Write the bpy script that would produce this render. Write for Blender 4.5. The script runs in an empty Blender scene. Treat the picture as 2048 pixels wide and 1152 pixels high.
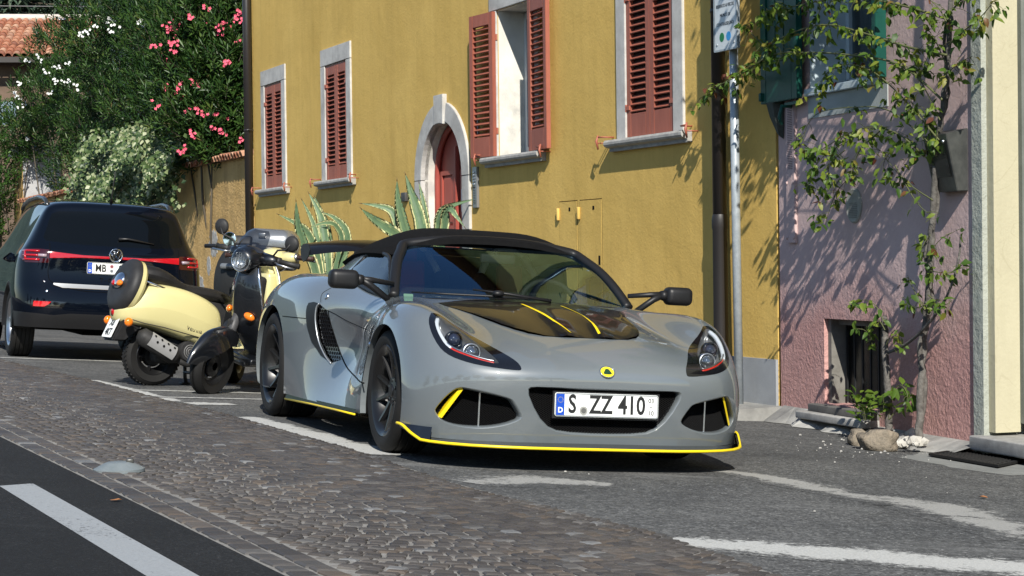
import bpy, bmesh, math, random
import numpy as np
from mathutils import Vector, Matrix, Quaternion
from mathutils.bvhtree import BVHTree
R = math.radians
rnd = random.Random(7)
scene = bpy.context.scene
COL = scene.collection

# ---------------------------------------------------------------- camera
FPX = 3796.2                       # focal length in pixels of the 2048 px wide photograph
Q = Matrix(((0.9999219, 0.0, 0.0124970), (-0.0001974, 0.9998753, 0.0157943), (-0.0124955, -0.0157955, 0.9997971)))
CAM = Vector((0, 0, 1.00887))
cd = bpy.data.cameras.new('camera'); cam = bpy.data.objects.new('camera', cd); COL.objects.link(cam)
cd.sensor_width = 36.0; cd.lens = FPX/2048*36.0; cd.clip_start = .05; cd.clip_end = 3000
rx = Q @ Vector((1, 0, 0)); ry = Q @ Vector((0, 0, 1)); rz = Q @ Vector((0, -1, 0))
mw = Matrix((rx, ry, rz)).transposed().to_4x4(); mw.translation = CAM
cam.matrix_world = mw
scene.camera = cam

# ---------------------------------------------------------------- sky, sun, exposure
SUN_EL = 36.5
yaw_b = math.atan2(1613, FPX)
D_YEL = Vector((-math.sin(yaw_b), math.cos(yaw_b), 0))       # along the yellow facade, away from the camera
N_YEL = Vector((-math.cos(yaw_b), -math.sin(yaw_b), 0))      # its outward normal, towards the street
az = R(18.5)
trav = D_YEL*math.cos(az) - N_YEL*math.sin(az)               # horizontal travel of sunlight
TOSUN = Vector((-trav.x*math.cos(R(SUN_EL)), -trav.y*math.cos(R(SUN_EL)), math.sin(R(SUN_EL))))
world = bpy.data.worlds.new('World'); scene.world = world; world.use_nodes = True
wn = world.node_tree; wn.nodes.clear()
wo = wn.nodes.new('ShaderNodeOutputWorld'); wb = wn.nodes.new('ShaderNodeBackground'); sk = wn.nodes.new('ShaderNodeTexSky')
sk.sky_type = 'NISHITA'; sk.sun_disc = False; sk.sun_elevation = R(SUN_EL); sk.sun_rotation = math.atan2(TOSUN.x, TOSUN.y)
sk.air_density = 1.0; sk.dust_density = .1; sk.ozone_density = 1.4
wb.inputs['Strength'].default_value = .105
wn.links.new(sk.outputs[0], wb.inputs[0]); wn.links.new(wb.outputs[0], wo.inputs[0])
sd = bpy.data.lights.new('sun', 'SUN'); sd.energy = 5.0; sd.angle = R(.5); sd.color = (1, .95, .86)
so = bpy.data.objects.new('sun', sd); COL.objects.link(so)
so.rotation_euler = TOSUN.to_track_quat('Z', 'Y').to_euler(); so.location = (0, 0, 30)
scene.view_settings.view_transform = 'Standard'; scene.view_settings.look = 'None'
scene.view_settings.exposure = 0.42; scene.view_settings.gamma = 1.0; scene.view_settings.use_curve_mapping = False
scene.render.engine = 'CYCLES'
scene.cycles.max_bounces = 8; scene.cycles.transparent_max_bounces = 24; scene.cycles.caustics_reflective = False; scene.cycles.caustics_refractive = False
scene.cycles.sample_clamp_indirect = 6.0
try: scene.cycles.use_denoising = True
except Exception: pass

# ---------------------------------------------------------------- geometry of the place
# the sloping street plane (falls towards the houses), found from the wheel contacts of the parked cars
G_N = Vector((0.0631062, 0.0203894, 0.9977985)); G_P = Vector((0.1071152, 9.6892718, 0.0))
def ray(u, v): return Q @ Vector(((u-1024)/FPX, 1.0, (576-v)/FPX))
def on_plane(u, v, p, n):
    d = ray(u, v); return CAM + d*((p-CAM).dot(n)/d.dot(n))
def gz(x, y, h=0.0): return G_P.z - (G_N.x*(x-G_P.x)+G_N.y*(y-G_P.y))/G_N.z + h
def ground(u, v, h=0.0): return on_plane(u, v, G_P+Vector((0, 0, h)), G_N)
def at_depth(u, v, y): d = ray(u, v); return CAM + d*(y/d.y)

# ---------------------------------------------------------------- materials
def srgb(r, g, b):
    f = lambda c: c/12.92 if c <= .04045 else ((c+.055)/1.055)**2.4
    return (f(r/255), f(g/255), f(b/255))
def new_mat(name):
    m = bpy.data.materials.new(name); m.use_nodes = True; nt = m.node_tree
    return m, nt, nt.nodes['Principled BSDF']
def mat(name, col, rough=.6, metal=0.0, coat=0.0, spec=.5, emit=None, **kw):
    m, nt, b = new_mat(name)
    b.inputs['Base Color'].default_value = (*col, 1); b.inputs['Roughness'].default_value = rough
    b.inputs['Metallic'].default_value = metal; b.inputs['Coat Weight'].default_value = coat; b.inputs['Coat Roughness'].default_value = .03
    b.inputs['Specular IOR Level'].default_value = spec
    return m
def N(nt, t, **kw):
    n = nt.nodes.new(t)
    for k, v in kw.items():
        if k.startswith('i_'): n.inputs[k[2:].replace('_', ' ')].default_value = v
        else: setattr(n, k, v)
    return n
def ramp(nt, fac, stops):
    r = nt.nodes.new('ShaderNodeValToRGB'); e = r.color_ramp.elements
    while len(e) < len(stops): e.new(.5)
    for k, (p, c) in enumerate(stops):
        e[k].position = p; e[k].color = (*c, 1) if len(c) == 3 else c
    nt.links.new(fac, r.inputs[0]); return r.outputs[0]
def noise(nt, scale, detail=4, rough=.55, vec=None, dist=0.0):
    n = nt.nodes.new('ShaderNodeTexNoise'); n.inputs['Scale'].default_value = scale; n.inputs['Detail'].default_value = detail
    n.inputs['Roughness'].default_value = rough; n.inputs['Distortion'].default_value = dist
    if vec: nt.links.new(vec, n.inputs['Vector'])
    return n.outputs['Fac']
def coords(nt, scale=(1, 1, 1), kind='Object'):
    t = nt.nodes.new('ShaderNodeTexCoord'); m = nt.nodes.new('ShaderNodeMapping'); m.inputs['Scale'].default_value = scale
    nt.links.new(t.outputs[kind], m.inputs[0]); return m.outputs[0]
def mix(nt, fac, a, b, mode='MIX'):
    n = nt.nodes.new('ShaderNodeMix'); n.data_type = 'RGBA'; n.blend_type = mode
    for sock, val in ((0, fac), (6, a), (7, b)):
        if isinstance(val, bpy.types.NodeSocket): nt.links.new(val, n.inputs[sock])
        elif sock == 0: n.inputs[0].default_value = val
        else: n.inputs[sock].default_value = (*val, 1) if len(val) == 3 else val
    return n.outputs[2]
def bump(nt, b, height, strength, dist=.01):
    n = nt.nodes.new('ShaderNodeBump'); n.inputs['Strength'].default_value = strength; n.inputs['Distance'].default_value = dist
    nt.links.new(height, n.inputs['Height']); nt.links.new(n.outputs[0], b.inputs['Normal'])
def mottled(name, c1, c2, scale=4, rough=.85, bscale=60, bstr=.4, bdist=.004, c3=None, s3=.6, spec=.3, vscale=(1, 1, 1)):
    m, nt, b = new_mat(name); v = coords(nt, vscale)
    c = ramp(nt, noise(nt, scale, 6, .6, v), [(.3, c1), (.7, c2)])
    if c3 is not None:
        f = ramp(nt, noise(nt, s3, 5, .65, v), [(.5, (0, 0, 0)), (.68, (1, 1, 1))]); c = mix(nt, f, c, c3)
    nt.links.new(c, b.inputs['Base Color']); b.inputs['Roughness'].default_value = rough; b.inputs['Specular IOR Level'].default_value = spec
    bump(nt, b, noise(nt, bscale, 5, .6, v), bstr, bdist)
    return m
def thin_glass(name, tint=(.75, .85, .8), rough=0.0, ior=1.5, boost=1.0, gloss=(1, 1, 1)):
    m, nt, b = new_mat(name); nt.nodes.remove(b)
    out = nt.nodes['Material Output']
    tr = N(nt, 'ShaderNodeBsdfTransparent'); tr.inputs[0].default_value = (*tint, 1)
    gl = N(nt, 'ShaderNodeBsdfGlossy'); gl.inputs[0].default_value = (*gloss, 1); gl.inputs['Roughness'].default_value = rough
    lw = N(nt, 'ShaderNodeLayerWeight'); lw.inputs[0].default_value = .5
    pw = N(nt, 'ShaderNodeMath', operation='POWER'); pw.inputs[1].default_value = 4.5; nt.links.new(lw.outputs['Facing'], pw.inputs[0])
    mu = N(nt, 'ShaderNodeMath', operation='MULTIPLY_ADD', use_clamp=True); mu.inputs[1].default_value = .9; mu.inputs[2].default_value = .045*boost
    mx = N(nt, 'ShaderNodeMixShader')
    nt.links.new(pw.outputs[0], mu.inputs[0]); nt.links.new(mu.outputs[0], mx.inputs[0])
    nt.links.new(tr.outputs[0], mx.inputs[1]); nt.links.new(gl.outputs[0], mx.inputs[2]); nt.links.new(mx.outputs[0], out.inputs[0])
    return m

# ---------------------------------------------------------------- objects and properties
def tag(o, label=None, cat=None, group=None, kind=None):
    for k, v in (('label', label), ('category', cat), ('group', group), ('kind', kind)):
        if v: o[k] = v
    return o
def thing(name, label, cat, loc=(0, 0, 0), rotz=0.0, group=None, matrix=None):
    o = bpy.data.objects.new(name, None); COL.objects.link(o); o.empty_display_size = .2
    if matrix is not None: o.matrix_world = matrix
    else: o.location = loc; o.rotation_euler = (0, 0, rotz)
    return tag(o, label, cat, group)
def link(name, me, m, parent=None, kind=None, loc=None, label=None):
    o = bpy.data.objects.new(name, me); COL.objects.link(o)
    if m is not None:
        for q in (m if isinstance(m, (list, tuple)) else [m]): me.materials.append(q)
    if parent is not None: o.parent = parent
    if loc is not None: o.location = loc
    return tag(o, label, None, None, kind)
def share(src, name, parent, loc=(0, 0, 0), rot=None, scale=None):
    o = bpy.data.objects.new(name, src.data); COL.objects.link(o); o.parent = parent; o.location = loc
    if rot is not None: o.rotation_euler = rot
    if scale is not None: o.scale = scale
    return o
def frame_of(z, up=Vector((0, 0, 1))):
    z = z.normalized()
    if abs(z.dot(up)) > .98: up = Vector((0, 1, 0))
    x = up.cross(z).normalized(); return x, z.cross(x)

class MB:
    """collects shapes and links them as ONE mesh object"""
    def __init__(s): s.v = []; s.f = []; s.mi = []; s.sm = []; s.col = []; s.cc = None; s.cm = 0; s.cs = False
    def add(s, vs, fs, smooth=None):
        o = len(s.v); s.v += [tuple(p) for p in vs]
        for f in fs:
            s.f.append(tuple(o+i for i in f)); s.mi.append(s.cm); s.sm.append(s.cs if smooth is None else smooth)
            s.col.append(s.cc)
        return o
    def box(s, c, d, M=None, taper=1.0):
        x, y, z = (q/2 for q in d); vs = []
        for sz in (-1, 1):
            t = taper if sz > 0 else 1
            for sx, sy in ((-1, -1), (1, -1), (1, 1), (-1, 1)):
                p = Vector((sx*x*t, sy*y*t, sz*z)); vs.append((M @ p if M else p)+Vector(c))
        s.add(vs, [(3, 2, 1, 0), (4, 5, 6, 7), (0, 1, 5, 4), (1, 2, 6, 5), (2, 3, 7, 6), (3, 0, 4, 7)], False); return s
    def rbox(s, c, d, r, M=None, seg=3):
        # box with rounded edges
        bm = bmesh.new(); bmesh.ops.create_cube(bm, size=1)
        for v in bm.verts: v.co = Vector((v.co.x*d[0], v.co.y*d[1], v.co.z*d[2]))
        bmesh.ops.bevel(bm, geom=bm.edges[:], offset=r, segments=seg, affect='EDGES', profile=.5)
        s.bm(bm, M, c); return s
    def bm(s, bm, M=None, c=(0, 0, 0), smooth=True):
        bm.verts.index_update()
        s.add([(M @ v.co if M else v.co)+Vector(c) for v in bm.verts], [[v.index for v in f.verts] for f in bm.faces], smooth); bm.free()
    def tube(s, pts, r, n=8, caps=True, smooth=True, flat=None):
        pts = [Vector(p) for p in pts]; k = len(pts); rs = r if isinstance(r, (list, tuple)) else [r]*k
        vs = []; px = None
        for i, p in enumerate(pts):
            t = (pts[min(i+1, k-1)]-pts[max(i-1, 0)])
            if t.length < 1e-9: t = Vector((0, 0, 1))
            t.normalize()
            if px is None: px, _ = frame_of(t)
            else:
                px = px - t*px.dot(t)
                if px.length < 1e-6: px, _ = frame_of(t)
                px.normalize()
            py = t.cross(px)
            for j in range(n):
                a = 2*math.pi*j/n
                vs.append(p+px*math.cos(a)*rs[i]+py*math.sin(a)*rs[i]*(flat or 1))
        fs = [(i*n+j, i*n+(j+1) % n, (i+1)*n+(j+1) % n, (i+1)*n+j) for i in range(k-1) for j in range(n)]
        if caps: fs += [tuple(range(n))[::-1], tuple((k-1)*n+j for j in range(n))]
        s.add(vs, fs, smooth); return s
    def lathe(s, prof, c=(0, 0, 0), axis=(0, 0, 1), n=24, smooth=True, arc=2*math.pi, close=False):
        # prof: (radius, height along axis)
        ax = Vector(axis).normalized(); ex, ey = frame_of(ax); vs = []; k = len(prof)
        full = abs(arc-2*math.pi) < 1e-6; m = n if full else n+1
        for (r, h) in prof:
            for j in range(m):
                a = arc*j/n; vs.append(Vector(c)+ax*h+ex*math.cos(a)*r+ey*math.sin(a)*r)
        fs = []
        for i in range(k-1 if not close else k):
            i2 = (i+1) % k
            for j in range(n):
                j2 = (j+1) % m; fs.append((i*m+j, i*m+j2, i2*m+j2, i2*m+j))
        s.add(vs, fs, smooth); return s
    def sphere(s, c, r, n=12, M=None, sc=(1, 1, 1)):
        bm = bmesh.new(); bmesh.ops.create_uvsphere(bm, u_segments=n, v_segments=max(6, n*2//3), radius=1)
        for v in bm.verts: v.co = Vector((v.co.x*r*sc[0], v.co.y*r*sc[1], v.co.z*r*sc[2]))
        s.bm(bm, M, c); return s
    def grid(s, rows, smooth=True, flip=False):
        n, m = len(rows), len(rows[0]); vs = [p for row in rows for p in row]
        fs = [(i*m+j, i*m+j+1, (i+1)*m+j+1, (i+1)*m+j) for i in range(n-1) for j in range(m-1)]
        s.add(vs, [f[::-1] for f in fs] if flip else fs, smooth); return s
    def prism(s, poly, o, ex, ey, ez, h0, h1, smooth=False):
        # 2D polygon in the frame (o, ex, ey), extruded along ez from h0 to h1
        o, ex, ey, ez = Vector(o), Vector(ex), Vector(ey), Vector(ez); n = len(poly)
        vs = [o+ex*a+ey*b+ez*h0 for a, b in poly]+[o+ex*a+ey*b+ez*h1 for a, b in poly]
        s.add(vs, [tuple(range(n))[::-1], tuple(range(n, 2*n))]+[(i, (i+1) % n, n+(i+1) % n, n+i) for i in range(n)], smooth); return s
    def mesh(s, name, bevel=0.0, auto=True, fixn=True):
        me = bpy.data.meshes.new(name); me.from_pydata(s.v, [], s.f)
        me.polygons.foreach_set('material_index', s.mi); me.polygons.foreach_set('use_smooth', s.sm)
        if any(c is not None for c in s.col):
            ca = me.color_attributes.new('tone', 'FLOAT_COLOR', 'CORNER'); k = 0; buf = np.ones((len(me.loops), 4), np.float32)
            for p, c in zip(me.polygons, s.col):
                for li in p.loop_indices: buf[li, :3] = c if c is not None else (1, 1, 1)
            ca.data.foreach_set('color', buf.ravel())
        if bevel or fixn:
            bm = bmesh.new(); bm.from_mesh(me)
            if fixn: bmesh.ops.recalc_face_normals(bm, faces=bm.faces[:])
            if bevel:
                es = [e for e in bm.edges if len(e.link_faces) == 2 and e.calc_face_angle(0) > .6]
                bmesh.ops.bevel(bm, geom=es, offset=bevel, segments=2, affect='EDGES', clamp_overlap=True)
            bm.to_mesh(me); bm.free()
        me.update(); return me
    def build(s, name, m, parent=None, bevel=0.0, loc=None, kind=None, label=None, fixn=True, sharp=None):
        me = s.mesh(name, bevel, fixn=fixn); o = link(name, me, m, parent, kind, loc, label)
        if sharp is not None:
            try: me.set_sharp_from_angle(angle=sharp)
            except Exception: pass
        return o

def rectpts(x0, y0, x1, y1): return [(x0, y0), (x1, y0), (x1, y1), (x0, y1)]
def rrect(w, h, r, n=4, cx=0, cy=0):
    out = []
    for qx, qy, a0 in ((1, 1, 0), (-1, 1, 90), (-1, -1, 180), (1, -1, 270)):
        for k in range(n+1):
            a = R(a0+90*k/n); out.append((cx+qx*(w/2-r)+r*math.cos(a), cy+qy*(h/2-r)+r*math.sin(a)))
    return out
def ellipse(a, b, n=20, cx=0, cy=0): return [(cx+a*math.cos(2*math.pi*k/n), cy+b*math.sin(2*math.pi*k/n)) for k in range(n)]
def lerp(a, b, t): return a+(b-a)*t
def interp(pts, n):
    # Catmull-Rom through points (any dimension) -> n samples
    P = np.array([list(p) for p in pts], float); k = len(P); out = []
    for q in range(n):
        t = (k-1)*q/(n-1); i = min(int(t), k-2); u = t-i
        p0, p1, p2, p3 = P[max(i-1, 0)], P[i], P[i+1], P[min(i+2, k-1)]
        out.append(.5*((2*p1)+(p2-p0)*u+(2*p0-5*p1+4*p2-p3)*u*u+(3*p1-p0-3*p2+p3)*u**3))
    return out
def in_poly(p, poly):
    x, y = p; c = False; n = len(poly); j = n-1
    for i in range(n):
        xi, yi = poly[i]; xj, yj = poly[j]
        if (yi > y) != (yj > y) and x < (xj-xi)*(y-yi)/(yj-yi)+xi: c = not c
        j = i
    return c
def plate2d(outer, holes, depth, name='plate'):
    # flat board with holes: curve fill -> mesh, lies in local xy, thickness along z from -depth to 0
    cu = bpy.data.curves.new(name, 'CURVE'); cu.dimensions = '2D'; cu.fill_mode = 'BOTH'; cu.extrude = depth/2
    for poly in [outer]+list(holes):
        sp = cu.splines.new('POLY'); sp.points.add(len(poly)-1); sp.use_cyclic_u = True
        for k, (a, b) in enumerate(poly): sp.points[k].co = (a, b, 0, 1)
    o = bpy.data.objects.new(name, cu); COL.objects.link(o)
    dg = bpy.context.evaluated_depsgraph_get(); me = bpy.data.meshes.new_from_object(o.evaluated_get(dg))
    bpy.data.objects.remove(o); bpy.data.curves.remove(cu); me.name = name
    me.transform(Matrix.Translation((0, 0, -depth/2)))
    me.polygons.foreach_set('use_smooth', [False]*len(me.polygons)); me.materials.clear(); return me
def text_mesh(s, size, extrude=.001, align='CENTER', sx=1.0, space=1.0, bold=0.0):
    cu = bpy.data.curves.new('text', 'FONT'); cu.body = s; cu.size = size; cu.extrude = extrude; cu.align_x = align; cu.align_y = 'CENTER'
    cu.space_character = space; cu.offset = bold; cu.resolution_u = 3
    o = bpy.data.objects.new('text', cu); COL.objects.link(o)
    dg = bpy.context.evaluated_depsgraph_get(); me = bpy.data.meshes.new_from_object(o.evaluated_get(dg))
    bpy.data.objects.remove(o); bpy.data.curves.remove(cu); me.name = 'lettering'; me.materials.clear()
    me.transform(Matrix.Diagonal((sx, 1, 1, 1))); return me
def basis(o, ex, ey, ez):
    m = Matrix((Vector(ex), Vector(ey), Vector(ez))).transposed().to_4x4(); m.translation = Vector(o); return m
def put_text(parent, s, size, o, ex, ey, m, name='lettering', **kw):
    # lettering standing on a face of its parent (local frame)
    ex, ey = Vector(ex).normalized(), Vector(ey).normalized(); me = text_mesh(s, size, **kw)
    me.transform(basis(o, ex, ey, ex.cross(ey))); return link(name, me, m, parent)
BLACK = mat('black_plastic', (.012, .012, .013), .45)
BLACKG = mat('black_gloss', (.006, .006, .007), .12, coat=1.0)
RUBBER = mottled('tyre_rubber', (.009, .009, .009), (.015, .0145, .014), 6, .75, 220, .25, .001)
RIMBLK = mat('black_rim', (.008, .008, .0085), .32, coat=.2)
YEL = mat('yellow_line', (.85, .62, .01), .35)
CHROME = mat('chrome', (.75, .76, .78), .08, 1.0)
ALU = mat('aluminium', (.55, .56, .58), .32, 1.0)
WHITE = mat('plate_white', (.80, .82, .80), .35)
INK = mat('plate_ink', (.008, .008, .008), .5)
BLUE = mat('plate_blue', (.005, .06, .42), .4)
REDL = mat('red_lens', (.55, .006, .01), .12, coat=1.0)
ORANGE = mat('orange_lens', (.85, .20, .01), .12, coat=1.0)
DARK = mat('dark_cavity', (.004, .004, .004), .9, spec=.1)
GLASS = thin_glass('window_glass', (.72, .80, .76), boost=1.5)
LENS = thin_glass('lamp_glass', (.93, .95, .96))
MIRROR = mat('mirror_glass', (.8, .85, .9), .02, 1.0)
# ---------------------------------------------------------------- street surfaces (sloping plane)
def asph_col(nt, v, dark, light, speck, aggr):
    c = ramp(nt, noise(nt, .9, 7, .68, v, .4), [(.28, dark), (.72, light)])
    for sc_, am in ((aggr, .8), (aggr*.42, .55)):
        vo = N(nt, 'ShaderNodeTexVoronoi'); vo.inputs['Scale'].default_value = sc_; nt.links.new(v, vo.inputs['Vector'])
        c = mix(nt, am, c, ramp(nt, vo.outputs['Color'], [(.15, (.45, .45, .45)), (.6, (1.0, 1.0, 1.0)), (.9, (1.6, 1.6, 1.56))]), 'MULTIPLY')
    f = ramp(nt, noise(nt, aggr*.5, 2, .5, v), [(.64, (0, 0, 0)), (.70, (1, 1, 1))]); c = mix(nt, f, c, speck)
    st = ramp(nt, noise(nt, .55, 6, .72, v, .8), [(.46, (0, 0, 0)), (.62, (1, 1, 1))]); c = mix(nt, mix(nt, .45, (0, 0, 0), st), c, tuple(q*.55 for q in dark))
    pl = ramp(nt, noise(nt, .8, 6, .7, coords(nt, (.6, 2.2, 1)), .5), [(.58, (0, 0, 0)), (.70, (1, 1, 1))]); return mix(nt, mix(nt, .35, (0, 0, 0), pl), c, speck)
def asphalt(name, dark, light, speck, aggr=150, bs=.5):
    m, nt, b = new_mat(name); v = coords(nt); nt.links.new(asph_col(nt, v, dark, light, speck, aggr), b.inputs['Base Color'])
    b.inputs['Roughness'].default_value = .88; b.inputs['Specular IOR Level'].default_value = .3
    bump(nt, b, noise(nt, aggr*.7, 4, .6, v), bs, .007); return m
PARK = ((.070, .072, .074), (.140, .140, .137), (.27, .27, .262), 110)
ASPH = asphalt('parking_asphalt', *PARK, .9)
ROAD = asphalt('road_asphalt', (.0105, .0115, .013), (.0155, .0165, .018), (.05, .051, .053), 170, .6)
def paint(name, col, under, cover=.5, scale=26):
    m, nt, b = new_mat(name); v = coords(nt)
    n1 = noise(nt, scale, 6, .7, v, .4); n2 = noise(nt, 2.2, 4, .6, v)
    mm = N(nt, 'ShaderNodeMath', operation='MULTIPLY_ADD'); mm.inputs[1].default_value = .55; nt.links.new(n2, mm.inputs[0]); nt.links.new(n1, mm.inputs[2])
    f = ramp(nt, mm.outputs[0], [(cover-.05+.25, (1, 1, 1)), (cover+.05+.25, (0, 0, 0))])
    cc = ramp(nt, noise(nt, 90, 3, .6, v), [(.3, tuple(q*.8 for q in col)), (.75, col)])
    nt.links.new(mix(nt, f, under, cc), b.inputs['Base Color']); b.inputs['Roughness'].default_value = .8
    bump(nt, b, noise(nt, 160, 3, .6, v), .4, .004); return m
PAINT_OLD = paint('worn_white_paint', (.50, .50, .47), (.11, .11, .108), .56)
PAINT_THIN = paint('faded_white_paint', (.42, .42, .40), (.105, .105, .103), .50)
PAINT_NEW = paint('lane_white_paint', (.33, .35, .365), (.04, .04, .045), .66, 60)
CONC = mottled('pale_concrete', (.26, .26, .245), (.38, .375, .355), 5, .9, 120, .5, .004, (.16, .16, .155), 1.5)
def sheet(name, pts, m, h, kind='structure', parent=None):
    mb = MB(); mb.add([Vector((x, y, gz(x, y, h))) for x, y in pts], [tuple(range(len(pts)))], False)
    o = mb.build(name, m, parent); 
    if parent is None: o['kind'] = kind
    if o.data.polygons[0].normal.z < 0: o.data.flip_normals()
    return o
def big_sheet():
    xs = [-160, -60, -25, -10, -5, 0, 5, 12, 30, 90]; ys = [-120, -40, -10, 0, 5, 10, 20, 40, 60]
    mb = MB(); mb.grid([[Vector((x, y, gz(x, y))) for x in xs] for y in ys], smooth=False); o = mb.build('ground', ASPH); o['kind'] = 'structure'
    if o.data.polygons[0].normal.z < 0: o.data.flip_normals()
big_sheet()
kd = Vector((.4245, -.9054))                       # direction of the road edge, towards the camera
kp = Vector((-1.65, 7.39))
def kerb(t, off=0.0):                              # t metres along the road edge, off metres towards the houses
    p = kp+kd*t; return Vector((p.x+.9054*off, p.y+.4245*off))
rl = [kerb(t) for t in (-55, 14)]; sheet('road', [rl[0], rl[1], rl[1]+Vector((-14, -6)), rl[0]+Vector((-14, -6))], ROAD, .0012)
def lane(): 
    a0, a1 = Vector((-1.92, 7.06)), Vector((-1.0, 5.11)); b0, b1 = Vector((-1.83, 7.2)), Vector((-.87, 5.15))
    d = (a1-a0).normalized(); sheet('lane_marking', [a0, a0+d*5.5, b0+d*5.6, b0], PAINT_NEW, .0024)
    sheet('lane_marking', [a0-d*7.5, a0-d*3.0, b0-d*3.0, b0-d*7.5], PAINT_NEW, .0024)
lane()
far = [(-11.5, 30.0), (-4.65, 17.19), (-3.25, 14.57), (-2.22, 12.4), (-1.88, 11.81), (-.83, 9.52), (-.21, 7.9), (.25, 7.09), (.51, 6.6), (.71, 6.01), (.95, 5.2), (1.6, 3.2), (2.4, .5)]
def far_off(t):
    # width of the sett strip at distance t along the road edge
    best = None
    for a, b in zip(far[:-1], far[1:]):
        a, b = Vector(a), Vector(b); n = Vector((.9054, .4245)); da = (a-kp).dot(kd); db = (b-kp).dot(kd)
        if min(da, db) <= t <= max(da, db): u = (t-da)/(db-da); return lerp((a-kp).dot(n), (b-kp).dot(n), u)
    return 1.5
JOINT = mottled('sett_joint', (.16, .152, .14), (.29, .28, .26), 40, .95, 160, .6, .004)
ts = [-24+.5*k for k in range(64)]
mb = MB(); mb.grid([[Vector((*kerb(t, o), 0)) for o in (0, far_off(t))] for t in ts], smooth=False)
mb.v = [(x, y, gz(x, y, .0015)) for x, y, z in mb.v]
strip = mb.build('cobbled_strip', JOINT); strip['kind'] = 'structure'
if strip.data.polygons[0].normal.z < 0: strip.data.flip_normals()
# porphyry setts: two straight border rows at the road, then stacked arches
def sett_mat(name, objrand):
    m, nt, b = new_mat(name); v = coords(nt)
    if objrand: oi = N(nt, 'ShaderNodeObjectInfo'); rv = oi.outputs['Random']
    else:
        at = N(nt, 'ShaderNodeAttribute'); at.attribute_name = 'tone'; rv = at.outputs['Fac']
    c = ramp(nt, rv, [(0, (.046, .043, .043)), (.25, (.062, .056, .054)), (.5, (.078, .071, .067)), (.7, (.066, .064, .064)), (.88, (.092, .074, .060)), (.97, (.105, .102, .10)), (1, (.17, .175, .18))])
    geo = N(nt, 'ShaderNodeNewGeometry'); n1 = noise(nt, 45, 5, .65, geo.outputs['Position'])
    c = mix(nt, .6, c, ramp(nt, n1, [(.3, (.8, .8, .8)), (.7, (1.15, 1.14, 1.13))]), 'MULTIPLY')
    d1 = noise(nt, 1.3, 4, .6, geo.outputs['Position']); c = mix(nt, .55, c, ramp(nt, d1, [(.35, (.75, .74, .73)), (.65, (1.2, 1.17, 1.12))]), 'MULTIPLY')
    nt.links.new(c, b.inputs['Base Color']); b.inputs['Roughness'].default_value = .6; b.inputs['Specular IOR Level'].default_value = .45
    bump(nt, b, noise(nt, 70, 5, .6, geo.outputs['Position']), .5, .004); return m
SETT_O, SETT_A = sett_mat('sett_stone', True), sett_mat('sett_stone_many', False)
def stone_geo(seed):
    r_ = random.Random(seed); j = lambda a: r_.uniform(-a, a)
    base = [(-.5+j(.07), -.5+j(.07)), (.5+j(.07), -.5+j(.07)), (.5+j(.07), .5+j(.07)), (-.5+j(.07), .5+j(.07))]
    v = [(x, y, 0) for x, y in base]+[(x*.97, y*.97, .6+j(.1)) for x, y in base]+[(x*.78, y*.78, 1+j(.16)) for x, y in base]
    f = [(0, 1, 5, 4), (1, 2, 6, 5), (2, 3, 7, 6), (3, 0, 4, 7), (4, 5, 9, 8), (5, 6, 10, 9), (6, 7, 11, 10), (7, 4, 8, 11), (8, 9, 10, 11)]
    return v, f
SG = [stone_geo(k) for k in range(10)]
stones = []   # (x, y, rot, length, width)
rs = random.Random(5)
for row, (o0, o1) in enumerate(((.006, .095), (.101, .185))):
    t = -24.0
    while t < 7.2:
        L = rs.uniform(.075, .125); p = kerb(t+L/2, (o0+o1)/2); stones.append((p.x, p.y, math.atan2(kd.y, kd.x), L-.012, o1-o0-.010)); t += L
RA, ds = .95, .064; t = -24.0
while t < 7.6:
    W = far_off(min(t, 7)); c0 = (.19+W)/2; half = (W-.19)/2; ph0 = math.asin(min(.98, (half+.03)/RA)); n = int(2*RA*ph0/.068); sh = rs.uniform(0, .5)
    for k in range(-1, n+1):
        ph = -ph0+2*ph0*(k+sh+.25)/n
        if abs(RA*math.sin(ph)) > half-.02: continue
        p = kerb(t+RA*(1-math.cos(ph))*-1+.3, c0+RA*math.sin(ph)); ang = math.atan2(kd.y, kd.x)+math.pi/2-ph*-1
        stones.append((p.x+rs.uniform(-.004, .004), p.y+rs.uniform(-.004, .004), ang, 2*RA*ph0/n-.010+rs.uniform(-.005, .002), ds*max(.55, math.cos(ph))-.010+rs.uniform(-.004, .002)))
    t += ds
def in_view(x, y):
    p = Q.inverted() @ (Vector((x, y, gz(x, y)))-CAM)
    if p.y < 1: return False
    u, w = 1024+FPX*p.x/p.y, 576-FPX*p.z/p.y; return -20 < u < 2068 and -20 < w < 1165
vis = sorted([i for i, s_ in enumerate(stones) if in_view(s_[0], s_[1])], key=lambda i: stones[i][1])
near = set(vis[:300])
proto = []
for k, (v, f) in enumerate(SG):
    m_ = MB(); m_.add(v, f, False); proto.append(m_.mesh('cobblestone'))
    proto[-1].materials.append(SETT_O)
many = MB(); slope = Vector((0, 0, 1)).rotation_difference(G_N)
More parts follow.
